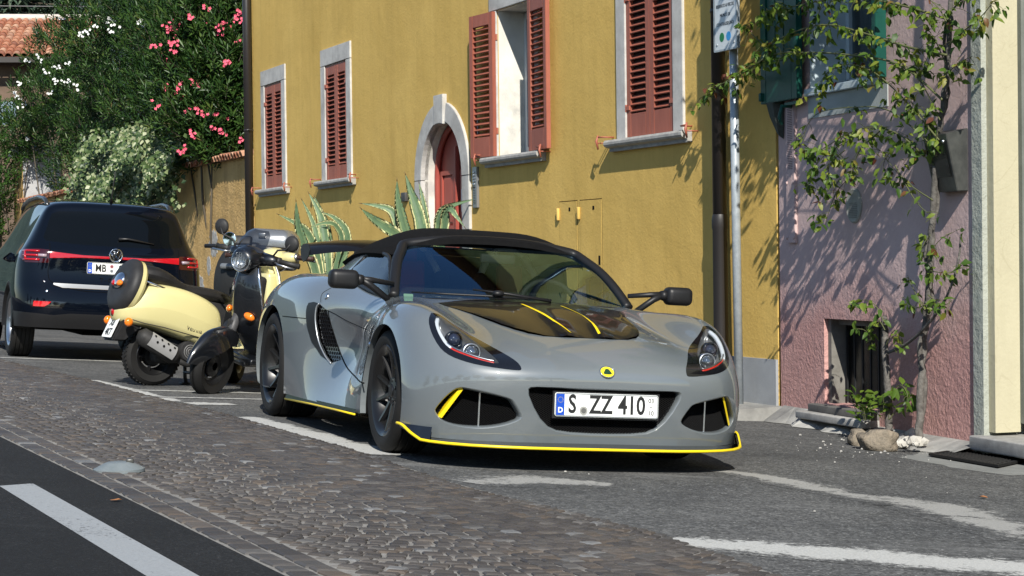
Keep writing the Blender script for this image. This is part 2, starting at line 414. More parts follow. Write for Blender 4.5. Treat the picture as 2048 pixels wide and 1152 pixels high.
for i, (x, y, a, L, W) in enumerate(stones):
    g = i % 10; z = .008+rs.uniform(-.0012, .0015)
    if i in near:
        o = bpy.data.objects.new('cobblestone', proto[g]); COL.objects.link(o); o.parent = strip
        o.rotation_mode = 'QUATERNION'; o.rotation_quaternion = slope @ Quaternion((0, 0, 1), a)
        o.location = (x, y, gz(x, y, .0005)); o.scale = (L, W, z)
    elif y < 23:
        many.cc = (rs.random(),)*3; ca, sa = math.cos(a), math.sin(a); v, f = SG[g]
        many.add([(x+p[0]*L*ca-p[1]*W*sa, y+p[0]*L*sa+p[1]*W*ca, 0) for p in v], f, False)
        k0 = len(many.v)-12
        for q in range(12): px_, py_, _ = many.v[k0+q]; many.v[k0+q] = (px_, py_, gz(px_, py_, .0005+z*v[q][2]))
many.build('cobblestone_field', SETT_A, strip, kind='stuff', fixn=False)
# painted lines of the parking bays, worn patches
def ragged(pts, amp, step, seed):
    r_ = random.Random(seed); out = []; n = len(pts)
    for i in range(n):
        a, b = Vector(pts[i]), Vector(pts[(i+1) % n]); k = max(1, int((b-a).length/step))
        for q in range(k):
            p = a+(b-a)*q/k; out.append((p.x+r_.uniform(-amp, amp), p.y+r_.uniform(-amp, amp)))
    return out
def line(name, a, b, w, m, amp=.012, seed=1, h=.0045):
    a, b = Vector(a), Vector(b); d = (b-a).normalized(); n = Vector((-d.y, d.x))*w/2
    return sheet(name, ragged([a-n, b-n, b+n, a+n], amp, .06, seed), m, h)
P_ = lambda u, v: Vector(ground(u, v)[:2])
def worn_mat(name, col, cover):
    # paint worn through to the asphalt; the edge of the coat thins out (attribute 'tone' falls to 0 at the rim)
    m, nt, b = new_mat(name); v = coords(nt); at = N(nt, 'ShaderNodeAttribute'); at.attribute_name = 'tone'
    n1 = noise(nt, 30, 7, .8, v, .3); n2 = noise(nt, 4.5, 6, .7, v, .5)
    s1 = N(nt, 'ShaderNodeMath', operation='ADD'); nt.links.new(n1, s1.inputs[0]); nt.links.new(n2, s1.inputs[1])
    s2 = N(nt, 'ShaderNodeMath', operation='MULTIPLY_ADD'); s2.inputs[1].default_value = .42; nt.links.new(at.outputs['Fac'], s2.inputs[0]); nt.links.new(s1.outputs[0], s2.inputs[2])
    mr = N(nt, 'ShaderNodeMapRange'); mr.inputs[1].default_value = cover-.06; mr.inputs[2].default_value = cover+.07; nt.links.new(s2.outputs[0], mr.inputs[0])
    cc = ramp(nt, noise(nt, 120, 3, .6, v), [(.3, tuple(q*.72 for q in col)), (.7, col)])
    nt.links.new(mix(nt, mr.outputs[0], asph_col(nt, v, *PARK), cc), b.inputs['Base Color']); b.inputs['Roughness'].default_value = .88; b.inputs['Specular IOR Level'].default_value = .3
    bump(nt, b, noise(nt, 77, 4, .6, v), .8, .007); return m
W_LINE = worn_mat('worn_line_paint', (.52, .52, .495), 1.20); W_PATCH = worn_mat('worn_patch_paint', (.36, .355, .335), 1.30)
def worn(name, pts, w, m, h=.0010, n=60):
    P = [Vector(p) for p in interp(pts, n)]; ws = w if isinstance(w, (list, tuple)) else [w]*len(pts); WW = [float(q[0]) for q in interp([[q] for q in ws], n)]; mb = MB()
    prof = [(-1.0, 0), (-.5, .6), (-.25, 1), (.25, 1), (.5, .6), (1.0, 0)]; rows = []
    for i, p in enumerate(P):
        d = (P[min(i+1, n-1)]-P[max(i-1, 0)]).normalized(); nn = Vector((-d.y, d.x)); rows.append([(p+nn*WW[i]*q) for q, _ in prof])
    V_ = [Vector((q.x, q.y, gz(q.x, q.y, h))) for r_ in rows for q in r_]; F_ = []; C_ = []
    for i in range(n-1):
        for j in range(5): F_.append((i*6+j, i*6+j+1, (i+1)*6+j+1, (i+1)*6+j)); e = min(1, i/4, (n-2-i)/4); C_.append(e)
    me = bpy.data.meshes.new(name); me.from_pydata(V_, [], F_); ca = me.color_attributes.new('tone', 'FLOAT_COLOR', 'POINT')
    for i in range(n):
        for j in range(6): e = prof[j][1]*min(1, i/3, (n-1-i)/3); ca.data[i*6+j].color = (e, e, e, 1)
    if me.polygons[0].normal.z < 0: me.flip_normals()
    o = link(name, me, m); o['kind'] = 'structure'; return o
worn('bay_marking', [(-3.24, 14.6), (-2.7, 13.5), (-2.21, 12.50)], .075, W_LINE)
worn('bay_marking', [(-1.62, 11.45), (-1.1, 10.3), (-.60, 9.22)], [.10, .17, .19], W_LINE, .0014)
worn('bay_marking', [(-2.12, 12.35), (-1.86, 12.55)], .16, W_LINE, .0018)
worn('bay_marking', [(-4.85, 17.55), (-3, 18.4), (-1.2, 19.2)], .09, W_LINE)
worn('bay_marking', [(-2.95, 13.45), (-1.6, 14.05), (-.4, 14.6)], .06, W_LINE, .0022)
worn('bay_marking', [(-2.45, 12.86), (-1, 13.55), (.4, 14.2)], .065, W_LINE, .0026)
worn('bay_marking', [(.50, 6.46), (1.2, 6.30), (1.9, 6.16), (2.9, 5.96)], [.20, .25, .27, .27], W_LINE)
worn('worn_marking', [P_(1425, 940), P_(1510, 950), P_(1600, 968), P_(1700, 990), P_(1790, 1000), P_(1880, 1012), P_(1960, 1040), P_(2060, 1062), P_(2140, 1085)], [.10, .16, .20, .16, .30, .34, .24, .30, .3], W_PATCH, n=120)
worn('worn_marking', [P_(935, 966), P_(1010, 962), P_(1100, 962), P_(1230, 970)], [.15, .3, .3, .2], W_PATCH)
# dry leaves and small stones lying about
LEAF = [mat('dry_leaf', c, .8) for c in ((.30, .13, .05), (.22, .12, .06), (.32, .20, .07))]
def dry_leaf(u, v, size, k):
    p = ground(u, v, .006); a = rnd.uniform(0, 6); mb = MB()
    pts = [(0, -.5), (.28, -.2), (.30, .12), (.1, .5), (-.12, .45), (-.32, .1), (-.25, -.25)]
    top = [Vector((x*size, y*size, .25*size*abs(x)+rnd.uniform(0, .1)*size)) for x, y in pts]
    mb.add(top+[Vector((0, 0, .02*size))], [(i, (i+1) % 7, 7) for i in range(7)], False)
    o = mb.build('dry_leaf', LEAF[k], None, fixn=False); o.location = p; o.rotation_euler = (0, 0, a)
    tag(o, ['brown dry leaf lying on the dark road beside the cobbles', 'dry orange leaf on the asphalt behind the black scooter front wheel', 'small brown leaf just left of the orange leaf behind the black scooter', 'curled brown leaf on the asphalt below the drain cover'][dry_leaf.n], 'leaf'); dry_leaf.n += 1
dry_leaf.n = 0
dry_leaf(233, 1001, .045, 0); dry_leaf(504, 765, .075, 0); dry_leaf(480, 761, .06, 1); dry_leaf(1966, 995, .05, 0)
PEB = mottled('pale_pebble', (.24, .235, .22), (.42, .41, .39), 20, .9, 80, .4, .002)
peb = MB()
for k in range(140):
    if k < 125: u, v = rnd.gauss(1775, 95), rnd.gauss(897, 12)
    else: u, v = rnd.uniform(900, 2040), rnd.uniform(930, 1140)
    p = ground(u, v, .003); r_ = rnd.choice([.003, .003, .004, .006, .008])*rnd.uniform(.6, 1.3)
    a = [Vector((math.cos(q)*r_*rnd.uniform(.7, 1.3), math.sin(q)*r_*rnd.uniform(.7, 1.3), 0)) for q in (0, 1.2, 2.5, 3.8, 5.1)]
    peb.add([p+q for q in a]+[p+q*.6+Vector((0, 0, r_*.8)) for q in a], [(i, (i+1) % 5, 5+(i+1) % 5, 5+i) for i in range(5)]+[(5, 6, 7, 8, 9)], False)
tag(peb.build('loose_gravel', PEB), None, None, None, 'stuff')
# low pale road stud among the setts
p = ground(238, 938, .012); st = thing('road_stud', 'low grey domed road stud on the border setts of the cobbled strip', 'road stud', p, R(10))
ST = mottled('stud_grey', (.14, .165, .175), (.19, .215, .225), 12, .5, 80, .2, .001)
m_ = MB(); m_.lathe([(.0, .030), (.045, .030), (.058, .026), (.105, .002), (.105, -.01)], n=28); m_.build('dome', ST, st, sharp=R(30))
m_ = MB(); m_.rbox((.045, -.01, .033), (.03, .026, .02), .006); m_.build('reflector', mat('stud_reflector', (.06, .06, .055), .3), st)
put_text(st, 'M 40', .03, (-.03, -.012, .0305), (1, 0, 0), (0, 1, 0), mat('stud_mark', (.12, .14, .15), .6), extrude=.0004) if False else None
# ---------------------------------------------------------------- yellow house (local: x right along the facade, y into the house, z up)
Y_M = basis((1.9300, 13.8000, 0), -D_YEL, -N_YEL, (0, 0, 1))
def plaster(name, c1, c2, stain, bs=.45, scale=1.2, fine=55, deep=.012, dist=.8):
    m, nt, b = new_mat(name); v = coords(nt)
    c = ramp(nt, noise(nt, scale, 7, .62, v, dist), [(.3, c1), (.72, c2)])
    vs = coords(nt, (1.6, 1.6, .22)); f = ramp(nt, noise(nt, 1.1, 6, .7, vs), [(.48, (0, 0, 0)), (.75, (1, 1, 1))]); c = mix(nt, mix(nt, .6, (0, 0, 0), f), c, stain)
    c = mix(nt, .8, c, ramp(nt, noise(nt, .38, 5, .6, v, 1.2), [(.3, (.86, .86, .85)), (.5, (1, 1, 1)), (.72, (1.10, 1.10, 1.13))]), 'MULTIPLY')
    c = mix(nt, .32, c, ramp(nt, noise(nt, 3.2, 6, .7, coords(nt, (2.2, 2.2, .10))), [(.36, (.86, .85, .82)), (.5, (1, 1, 1)), (.7, (1.05, 1.05, 1.06))]), 'MULTIPLY')
    ck = ramp(nt, noise(nt, 1.7, 3, .4, v, 2.5), [(.494, (1, 1, 1)), (.499, (.80, .78, .74)), (.502, (.80, .78, .74)), (.507, (1, 1, 1))]); c = mix(nt, .45, c, ck, 'MULTIPLY')
    nt.links.new(c, b.inputs['Base Color']); b.inputs['Roughness'].default_value = .92; b.inputs['Specular IOR Level'].default_value = .2
    n1 = noise(nt, fine, 5, .6, v); n2 = noise(nt, fine*.16, 4, .55, v)
    a = N(nt, 'ShaderNodeMath', operation='MULTIPLY_ADD'); a.inputs[1].default_value = 1.6; nt.links.new(n2, a.inputs[0]); nt.links.new(n1, a.inputs[2])
    bump(nt, b, a.outputs[0], bs, deep); return m
YELLOW = plaster('yellow_render', (.60, .398, .108), (.70, .478, .142), (.49, .325, .09), .35, .7, 40, .009)
STONE = mottled('pale_stone', (.42, .41, .39), (.58, .57, .54), 7, .85, 90, .35, .004, (.34, .33, .31), 2.0)
STONE_W = mottled('white_reveal', (.58, .56, .50), (.72, .70, .63), 3, .85, 70, .4, .004, (.46, .45, .42), 2.5)
SILLST = mottled('grey_stone', (.27, .265, .25), (.42, .41, .39), 14, .85, 120, .5, .003)
SHUT, _nt, _b = new_mat('terracotta_shutter'); _v = coords(_nt, (3, 3, .6)); _c = ramp(_nt, noise(_nt, 6, 6, .65, _v), [(.3, (.27, .078, .048)), (.72, (.35, .108, .068))])
_f = ramp(_nt, noise(_nt, 34, 5, .7, coords(_nt)), [(.68, (0, 0, 0)), (.74, (1, 1, 1))]); _nt.links.new(mix(_nt, mix(_nt, .7, (0, 0, 0), _f), _c, (.10, .045, .035)), _b.inputs['Base Color']); _b.inputs['Roughness'].default_value = .55
IRON = mat('painted_iron', (.36, .11, .068), .5)
DOORM = mottled('door_paint', (.30, .060, .045), (.37, .080, .058), 3, .5, 60, .15, .002)
GREYPL = mottled('grey_plinth', (.27, .285, .30), (.37, .385, .40), 3, .9, 90, .4, .004, (.22, .23, .24), 1.5)
PIPE = mat('brown_downpipe', (.020, .017, .017), .35, spec=.6)
PANE = thin_glass('pane_glass', (.35, .4, .42), boost=1.6); CURT = mat('curtain', (.45, .46, .47), .9); ROOM = mat('dark_room', (.03, .03, .03), .9)
LX = lambda s, z, n=0.0: Vector((-s, -n, z))
yh = thing('yellow_house', 'yellow rendered house with terracotta shutters, arched doorway and grey plinth', 'house', matrix=Y_M)
WIN = [13.15, 10.36, 4.79, 1.97]; WO = .42; WZ0, WZ1 = 2.0, 3.43
def arch_pts(cx, r, zs, z0, n=28, r2=None): return [(cx+r, z0)]+[(cx+r*math.cos(math.pi*k/n), zs+(r2 or r)*math.sin(math.pi*k/n)) for k in range(n+1)]+[(cx-r, z0)]
ARC, AR, AZ = 6.755, .62, 1.86
holes = [rectpts(-s-WO, WZ0, -s+WO, WZ1) for s in WIN]+[[(-x, z) for x, z in arch_pts(ARC, AR, AZ, -.09)]]
upz = [rectpts(-s-WO, 5.2, -s+WO, 6.6) for s in (13.15, 10.36, 7.57, 4.79, 1.97)]
me = plate2d(rectpts(-14.23, -.55, 0, 8.2), holes, .38); me.transform(Matrix(((1, 0, 0, 0), (0, 0, -1, 0), (0, 1, 0, 0), (0, 0, 0, 1))))
w = link('wall', me, YELLOW, yh)
mb = MB(); mb.box((-14.05, 5.2, 3.8), (.36, 9.6, 8.8)); mb.box((-7.1, 10.1, 3.8), (14.2, .36, 8.8)); mb.box((-.18, 5.2, 3.8), (.36, 9.6, 8.8)); mb.box((-7.1, 5.2, -.3), (13.4, 9.2, .3)); mb.box((-7.1, 5.2, 3.75), (13.4, 9.2, .2)); mb.build('side_wall', YELLOW, yh)
mb = MB(); mb.add([LX(14.7, 8.15, .7), LX(-.5, 8.15, .7), LX(-.5, 10.4, -5), LX(14.7, 10.4, -5), LX(14.7, 8.15, -10.8), LX(-.5, 8.15, -10.8)], [(0, 1, 2, 3), (3, 2, 5, 4)], False); mb.build('roof', mat('house_roof', (.25, .09, .05), .9), yh)
mb = MB()
for a, b in ((0, ARC-.83), (ARC+.83, 14.2)): mb.box(LX((a+b)/2, -.125, .006), (b-a, .03, .74))
mb.build('plinth', GREYPL, yh)
def slatshutter(s0, s1, n0, ang, hinge, nm='shutter', z0=2.005, z1=3.42, nsl=20, low=.20, back=True):
    """louvred leaf between s0 < s1 (local x = -s); ang swings it open about the hinge edge"""
    wd = s1-s0; o = bpy.data.objects.new(nm, None); COL.objects.link(o); o.parent = yh
    hs = s0 if hinge < 0 else s1; o.location = LX(hs, z0, n0); o.rotation_euler = (0, 0, ang)
    sg = -1 if hinge < 0 else 1      # leaf extends to local x*sg from the hinge (x = -s)
    X = lambda a: sg*a; h = z1-z0; fr = MB(); st = .075; th = .042
    fr.box((X(st/2), 0, h/2), (st, th, h)); fr.box((X(wd-st/2), 0, h/2), (st, th, h)); fr.box((X(wd/2), 0, h-.06), (wd-2*st, th*.96, .12)); fr.box((X(wd/2), 0, low/2), (wd-2*st, th*.96, low))
    fr.build('shutter_frame', SHUT, o, bevel=.004)
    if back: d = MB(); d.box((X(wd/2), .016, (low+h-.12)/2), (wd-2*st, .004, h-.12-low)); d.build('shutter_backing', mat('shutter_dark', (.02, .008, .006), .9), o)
    p = (h-.12-low)/nsl; m0 = None
    for k in range(nsl):
        a = R((38 if back else -38)+rnd.uniform(-5, 5)); z = low+p*(k+.5)
        if m0 is None:
            sm = MB(); sm.box((0, 0, 0), (wd-2*st-.004, .044, .009)); m0 = sm.build('slat', SHUT, o); q = m0
        else: q = bpy.data.objects.new('slat', m0.data); COL.objects.link(q); q.parent = o
        q.location = (X(wd/2), -.004, z); q.rotation_euler = (a, 0, rnd.uniform(-.01, .01))
    h_ = MB()
    for z in (.25, h-.25): h_ = MB(); h_.box((X(.03), -th/2-.006, z), (.07, .012, .035)); h_.lathe([(.010, -.03), (.010, .03)], c=(X(-.004), -th/2-.004, z), n=8); h_.build('shutter_hinge', IRON, o)
    return o
for i, s in enumerate(WIN):
    # stone surround: lintel and jambs, sill in two steps
    mb = MB(); mb.box(LX(s, 3.535, .010), (1.19, .026, .205)); mb.build('lintel', STONE, yh, bevel=.004)
    for sd in (-1, 1):
        mb = MB(); mb.box(LX(s+sd*.51, 2.715, .010), (.17, .026, 1.425)); mb.build('window_jamb', STONE, yh, bevel=.004)
    prof = [(-.02, 1.905), (.042, 1.905), (.042, 1.932), (.060, 1.936), (.088, 1.945), (.100, 1.962), (.100, 1.982), (.088, 2.0), (-.36, 2.0), (-.36, 1.9)]
    mb = MB(); mb.add([LX(s+.70, z, n) for n, z in prof]+[LX(s-.70, z, n) for n, z in prof], [(k, (k+1) % 10, 10+(k+1) % 10, 10+k) for k in range(10)]+[tuple(range(10)), tuple(range(19, 9, -1))], False); mb.build('sill', SILLST, yh)
    mb = MB()
    for sd in (-1, 1):
        mb.box(LX(s+sd*.419, 2.715, -.19), (.006, .37, 1.43)); 
    mb.box(LX(s, 3.427, -.19), (.83, .37, .006)); mb.build('window_reveal', STONE_W, yh)
    mb = MB(); mb.box(LX(s, 2.7, -.48), (1.2, .02, 1.7)); mb.build('room_back', ROOM, yh)
    fr = MB()
    for sd in (-1, 1):
        for q in (.385, .045): fr.box(LX(s+sd*q, 2.71, -.30), (.06, .05, 1.40))
        fr.box(LX(s+sd*.215, 3.38, -.30), (.29, .05, .07)); fr.box(LX(s+sd*.215, 2.05, -.30), (.29, .05, .09))
    fo = fr.build('casement', mat('casement_white', (.55, .57, .58), .5), yh)
    for sd in (-1, 1):
        g = MB(); g.add([LX(s+sd*.215-.145, 2.09, -.30), LX(s+sd*.215+.145, 2.09, -.30), LX(s+sd*.215+.145, 3.35, -.30), LX(s+sd*.215-.145, 3.35, -.30)], [(0, 1, 2, 3)], False); g.build('pane', PANE, fo)
        c = MB(); c.grid([[LX(s+sd*.215-.14+.28*k/20, z, -.36+.012*math.sin(k*1.9)) for k in range(21)] for z in (2.08, 3.36)]); c.build('curtain', CURT, fo, fixn=False)
    # shutters
    if i == 2:
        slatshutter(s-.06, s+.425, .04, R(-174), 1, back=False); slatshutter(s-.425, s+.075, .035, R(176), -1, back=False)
    else:
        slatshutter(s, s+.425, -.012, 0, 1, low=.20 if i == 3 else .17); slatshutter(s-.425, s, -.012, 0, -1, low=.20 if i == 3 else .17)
    # hold-backs: wrought iron catches beside the sill
    for sd in (-1, 1):
        k = MB(); q = s+sd*.80
        k.tube([LX(q-sd*.10, 2.03, 0), LX(q-sd*.10, 2.03, .10), LX(q, 2.035, .10)], .007, 5); k.tube([LX(q, 2.05, .10), LX(q+sd*.005, 2.0, .115), LX(q, 1.93, .10)], [.008, .012, .008], 6)
        k.tube([LX(q, 1.985, .10), LX(q, 1.985, 0)], .006, 5); k.build('shutter_catch', IRON, yh)
# arched doorway
n = 28; out_r, out_r2 = .80, .80
oz = AZ
def ring(r, z0): return [(-x, z) for x, z in arch_pts(ARC, r, AZ, z0, n)]
for a0, a1, nm in ((0, 12, 'arch_stone'), (16, 28, 'arch_stone')):
    k = list(range(a0, a1+1)); P = lambda r, i: (-(ARC+r*math.cos(math.pi*i/n)), AZ+r*math.sin(math.pi*i/n))
    poly = [P(.60, i) for i in k]+[P(.80, i) for i in k[::-1]]
    mb = MB(); mb.prism(poly, (0, 0, 0), (1, 0, 0), (0, 0, 1), (0, -1, 0), -.06, .03); mb.build(nm, STONE, yh, bevel=.004)
k = [12, 13, 14, 15, 16]; poly = [P(.575, i) for i in k]+[(-(ARC-.135), 2.735), (-(ARC+.135), 2.735)]
mb = MB(); mb.prism(poly, (0, 0, 0), (1, 0, 0), (0, 0, 1), (0, -1, 0), -.06, .05); mb.build('keystone', STONE, yh, bevel=.005)
for sd in (-1, 1):
    for z0, z1 in ((-.09, .60), (.606, 1.30), (1.306, 1.855)):
        mb = MB(); mb.box(LX(ARC+sd*.70, (z0+z1)/2, -.015), (.2 if z0 > 1 else .206, .09 if z0 > 1 else .096, z1-z0)); mb.build('door_jamb_stone', STONE, yh, bevel=.005)
rv = [LX(x, z, .0) for x, z in arch_pts(ARC, .600, AZ, -.09, n)]
mb = MB(); mb.grid([[p+Vector((0, d, 0)) for p in rv] for d in (.02, .19)]); mb.build('door_reveal', STONE_W, yh, fixn=False)
dn = -.185
dp = [(-x, z) for x, z in arch_pts(ARC, .615, AZ, -.09, n)]
mb = MB(); mb.prism(dp, (0, 0, 0), (1, 0, 0), (0, 0, 1), (0, -1, 0), dn-.05, dn); dr = mb.build('door', DOORM, yh)
for sd in (-1, 1):
    fr = MB(); 
    pan = lambda pts, a, b: fr.prism(pts, (0, 0, 0), (1, 0, 0), (0, 0, 1), (0, -1, 0), dn+a, dn+b)
    c = -(ARC+sd*.29)
    for z0, z1 in ((.02, .50), (.62, 1.16), (1.32, 1.95)):
        ff = MB(); ou = rectpts(c-.20, z0, c+.20, z1); inn = rectpts(c-.155, z0+.045, c+.155, z1-.045)
        ff.add([Vector((x, -(dn+.028), z)) for x, z in ou]+[Vector((x, -(dn+.028), z)) for x, z in inn]+[Vector((x, -(dn+.002), z)) for x, z in inn]+[Vector((x, -(dn+.0), z)) for x, z in ou], [(q, (q+1) % 4, 4+(q+1) % 4, 4+q) for q in range(4)]+[(4+q, 4+(q+1) % 4, 8+(q+1) % 4, 8+q) for q in range(4)]+[(q, 12+q, 12+(q+1) % 4, (q+1) % 4) for q in range(4)], False)
        ff.add([Vector((x, -(dn+.018), z)) for x, z in rectpts(c-.115, z0+.085, c+.115, z1-.085)]+[Vector((x, -(dn+.002), z)) for x, z in rectpts(c-.15, z0+.05, c+.15, z1-.05)], [(0, 1, 2, 3)]+[(q, 4+q, 4+(q+1) % 4, (q+1) % 4) for q in range(4)], False)
        ff.build('door_panel', DOORM, dr)
    if sd == 1:
        for z in (1.24, .56): ff = MB(); ff.box(LX(ARC, z, dn+.02), (1.16, .04, .05)); ff.build('door_rail', DOORM, dr, bevel=.006)
ff = MB(); ff.box(LX(ARC, 1.05, dn+.028), (.06, .05, 2.3)); ff.build('door_cover_strip', DOORM, dr, bevel=.008)
ff = MB(); ff.tube([LX(x, z, dn+.03) for x, z in arch_pts(ARC, .57, AZ, 0, 20)], .035, 6); ff.build('door_frame', DOORM, dr)
PAPER = mat('paper_white', (.62, .64, .66), .6)
for s_, z_, w_, h_, k in ((6.55, 1.62, .155, .235, 0), (6.50, 1.08, .22, .26, 1), (6.46, .78, .17, .30, 2)):
    ff = MB(); ff.box(LX(s_, z_, dn+.031), (w_, .004, h_)); po = ff.build('paper_notice', PAPER, dr)
    q = MB()
    if k == 0: q.tube([LX(s_+.035, z_-.02, dn+.0345), LX(s_-.0, z_+.085, dn+.0345)], .010, 4); q.tube([LX(s_-.0, z_+.0, dn+.0345), LX(s_-.04, z_+.06, dn+.0345)], .010, 4); q.box(LX(s_, z_-.075, dn+.0345), (.09, .003, .03))
    if k == 1: q.prism(ellipse(.045, .05, 16, -s_, z_+.04), (0, -(dn+.0332), 0), (1, 0, 0), (0, 0, 1), (0, -1, 0), 0, .002)
    if k == 2:
        for j in range(7): q.box(LX(s_+.0, z_+.11-j*.036, dn+.0345), (.075, .003, .016))
    q.build('notice_print', mat('notice_blue', (.02, .10, .40), .6) if k == 1 else INK, po)
# number plate, bell panel, letter slot
mb = MB(); mb.prism(rectpts(-5.865, 2.245, -5.715, 2.42), (0, 0, 0), (1, 0, 0), (0, 0, 1), (0, -1, 0), 0, .02)
pl = mb.build('house_number', mat('number_tile', (.36, .38, .42), .4), yh, bevel=.003)
put_text(pl, '65', .125, (-5.79, -.0215, 2.325), (1, 0, 0), (0, 0, 1), INK, extrude=.001, sx=.85, bold=.002)
mb = MB(); mb.prism(rectpts(-5.86, 1.52, -5.745, 1.93), (0, 0, 0), (1, 0, 0), (0, 0, 1), (0, -1, 0), 0, .028); bp = mb.build('bell_panel', mat('bell_plate', (.30, .31, .33), .35, .6), yh, bevel=.003)
for k in range(6):
    q = MB(); q.rbox((-5.815, -.032, 1.875-k*.03), (.05, .012, .018), .003, seg=2); q.build('bell_button', ALU if k < 5 else BLACK, bp)
q = MB()
for k in range(9): q.box((-5.81, -.0285, 1.695-k*.017), (.06, .002, .006))
q.build('speaker_slot', BLACK, bp)
mb = MB(); mb.rbox(LX(7.90, 1.70, .02), (.13, .045, .10), .006); mb.build('letter_slot_box', mat('dark_grey_box', (.05, .05, .052), .5), yh)  # the letter slot beside the doorway, a plain grey box
# meter cupboards painted with the wall
for s0, s1 in ((3.42, 3.80), (2.92, 3.36)):
    mb = MB(); mb.box(LX((s0+s1)/2, .92, -.002), (s1-s0, .012, 1.18)); cb = mb.build('meter_door', YELLOW, yh)
    g = MB(); 
    for a, b, c_, d in ((s0-.006, s1+.006, 1.512, 1.518), (s0-.006, s0-.002, .33, 1.51), (s1+.002, s1+.006, .33, 1.51)): g.box(LX((a+b)/2, (c_+d)/2, .0005), (b-a, .002, d-c_))
    g.build('meter_door_gap', DARK, cb)
    for z in (1.40, .5): q = MB(); q.rbox(LX(s1+.01, z, .016), (.035, .026, .11), .006, seg=2); q.build('meter_hinge', YELLOW, cb)
    for z in (1.44, .98): q = MB(); q.box(LX(s0+.16 if z > 1.2 else s0+.05, z, .0045), (.035, .002, .035 if z > 1.2 else .08)); q.build('meter_lock', DARK, cb)
# downpipes are things of their own
def downpipe(s, r, n, label, z1=8.0, joint=1.25, foot=1.22):
    t = thing('downpipe', label, 'downpipe', matrix=Y_M @ Matrix.Translation(LX(s, 0, n)))
    mb = MB(); mb.tube([(0, 0, foot), (0, 0, z1)], r, 20); mb.build('pipe', PIPE, t)
    mb = MB(); mb.lathe([(r*1.04, -.12), (r*1.04, foot-.02), (r*1.14, foot), (r*1.14, foot+.06), (r*1.06, foot+.09), (r*1.0, foot+.1)], n=20); mb.build('iron_foot', mat('cast_iron', (.016, .014, .014), .5), t, sharp=R(40))
    for z in (2.86, 5.4):
        mb = MB(); mb.lathe([(r*1.04, -.015), (r*1.09, -.015), (r*1.09, .015), (r*1.04, .015)], c=(0, 0, z), n=20); mb.box((0, n*.5+r*.5, z), (.02, n-r+.03, .02)); mb.tube([(r*1.05, -.01, z), (r*1.7, -.01, z)], .012, 6); mb.build('pipe_bracket', PIPE, t)
    return t
downpipe(.69, .054, .085, 'dark brown downpipe beside the right end of the yellow facade')
downpipe(14.22, .058, .075, 'dark brown downpipe at the far end of the yellow house, by the garden wall', foot=.9)
# raised concrete walk along the facade
mb = MB(); edge = [(.40+.02*math.sin(k*1.7), 14.2-k*.55) for k in range(27)]
top = [LX(s, -.092, n) for n, s in edge]; bk = [LX(s, -.09, -.0) for n, s in edge]
mb.grid([bk, top, [p+Vector((0, -.012, -.02)) for p in top], [p+Vector((0, -.02, -.30)) for p in top]], smooth=False)
mb.add([top[-1], bk[-1], bk[-1]+Vector((0, 0, -.3)), top[-1]+Vector((0, -.02, -.3))], [(0, 1, 2, 3)], False)
o = mb.build('pavement_kerb', CONC); o.matrix_world = Y_M; o['kind'] = 'structure'
# parking sign on its post
pm = Vector((1.671, 14.03, -.10)); sp = thing('sign_post', 'galvanised steel post carrying a white parking sign with green and blue dots', 'sign post', pm, 0)
GALV = mottled('galvanised', (.30, .34, .37), (.42, .46, .49), 22, .42, 60, .15, .001); GALV.node_tree.nodes['Principled BSDF'].inputs['Metallic'].default_value = .25
mb = MB(); mb.tube([(0, 0, 0), (-.01, 0, 1.5), (-.018, 0, 3.4)], .0325, 20); mb.build('post', GALV, sp)
sm = sp.matrix_world.inverted()
R3 = Matrix((-D_YEL, Vector((0, 0, 1)), N_YEL)).transposed()   # sign axes: right, up, out
sg = bpy.data.objects.new('sign_plate', None)
mb = MB(); mb.prism(rrect(.33, .56, .012), (0, 0, 0), (1, 0, 0), (0, 1, 0), (0, 0, 1), -.012, 0); pl = mb.build('sign_plate', mat('sign_white', (.60, .64, .66), .35), sp, bevel=.002)
pl.matrix_local = Matrix.Translation((-.018, 0, 2.905)) @ R3.to_4x4() @ Matrix.Translation((0, 0, .062))
mb = MB(); P0_, P1_ = rrect(.345, .575, .014), rrect(.318, .548, .010); nn_ = len(P0_)
mb.add([(x, y, .004) for x, y in P0_]+[(x, y, .004) for x, y in P1_]+[(x, y, -.02) for x, y in P0_], [(i, (i+1) % nn_, nn_+(i+1) % nn_, nn_+i) for i in range(nn_)]+[(i, 2*nn_+i, 2*nn_+(i+1) % nn_, (i+1) % nn_) for i in range(nn_)], False); mb.build('sign_rim', GALV, pl, fixn=False)
for x in (-.09, .10): q = MB(); q.box((x, 0, -.035), (.03, .5, .04)); q.build('sign_rail', GALV, pl)
for tx, y in (('RISERVATO AI VEICOLI', .045), ('MUNITI DI', -.025), ('CONTRASSEGNO', -.09)):
    put_text(pl, tx, .036, (-.005, y, .0008), (1, 0, 0), (0, 1, 0), INK, extrude=.0006, sx=.72 if len(tx) > 13 else .9)
for x, c in ((-.055, (.005, .17, .045)), (.045, (.03, .28, .62))):
    q = MB(); q.prism(ellipse(.034, .034, 24, x, -.185), (0, 0, 0), (1, 0, 0), (0, 1, 0), (0, 0, 1), 0, .0012); q.build('colour_dot', mat('dot', c, .5), pl)
for x in (-.125, .125): q = MB(); q.lathe([(.009, 0), (.009, .004), (0, .006)], c=(x, -.235, 0), n=8); q.build('sign_screw', GALV, pl)
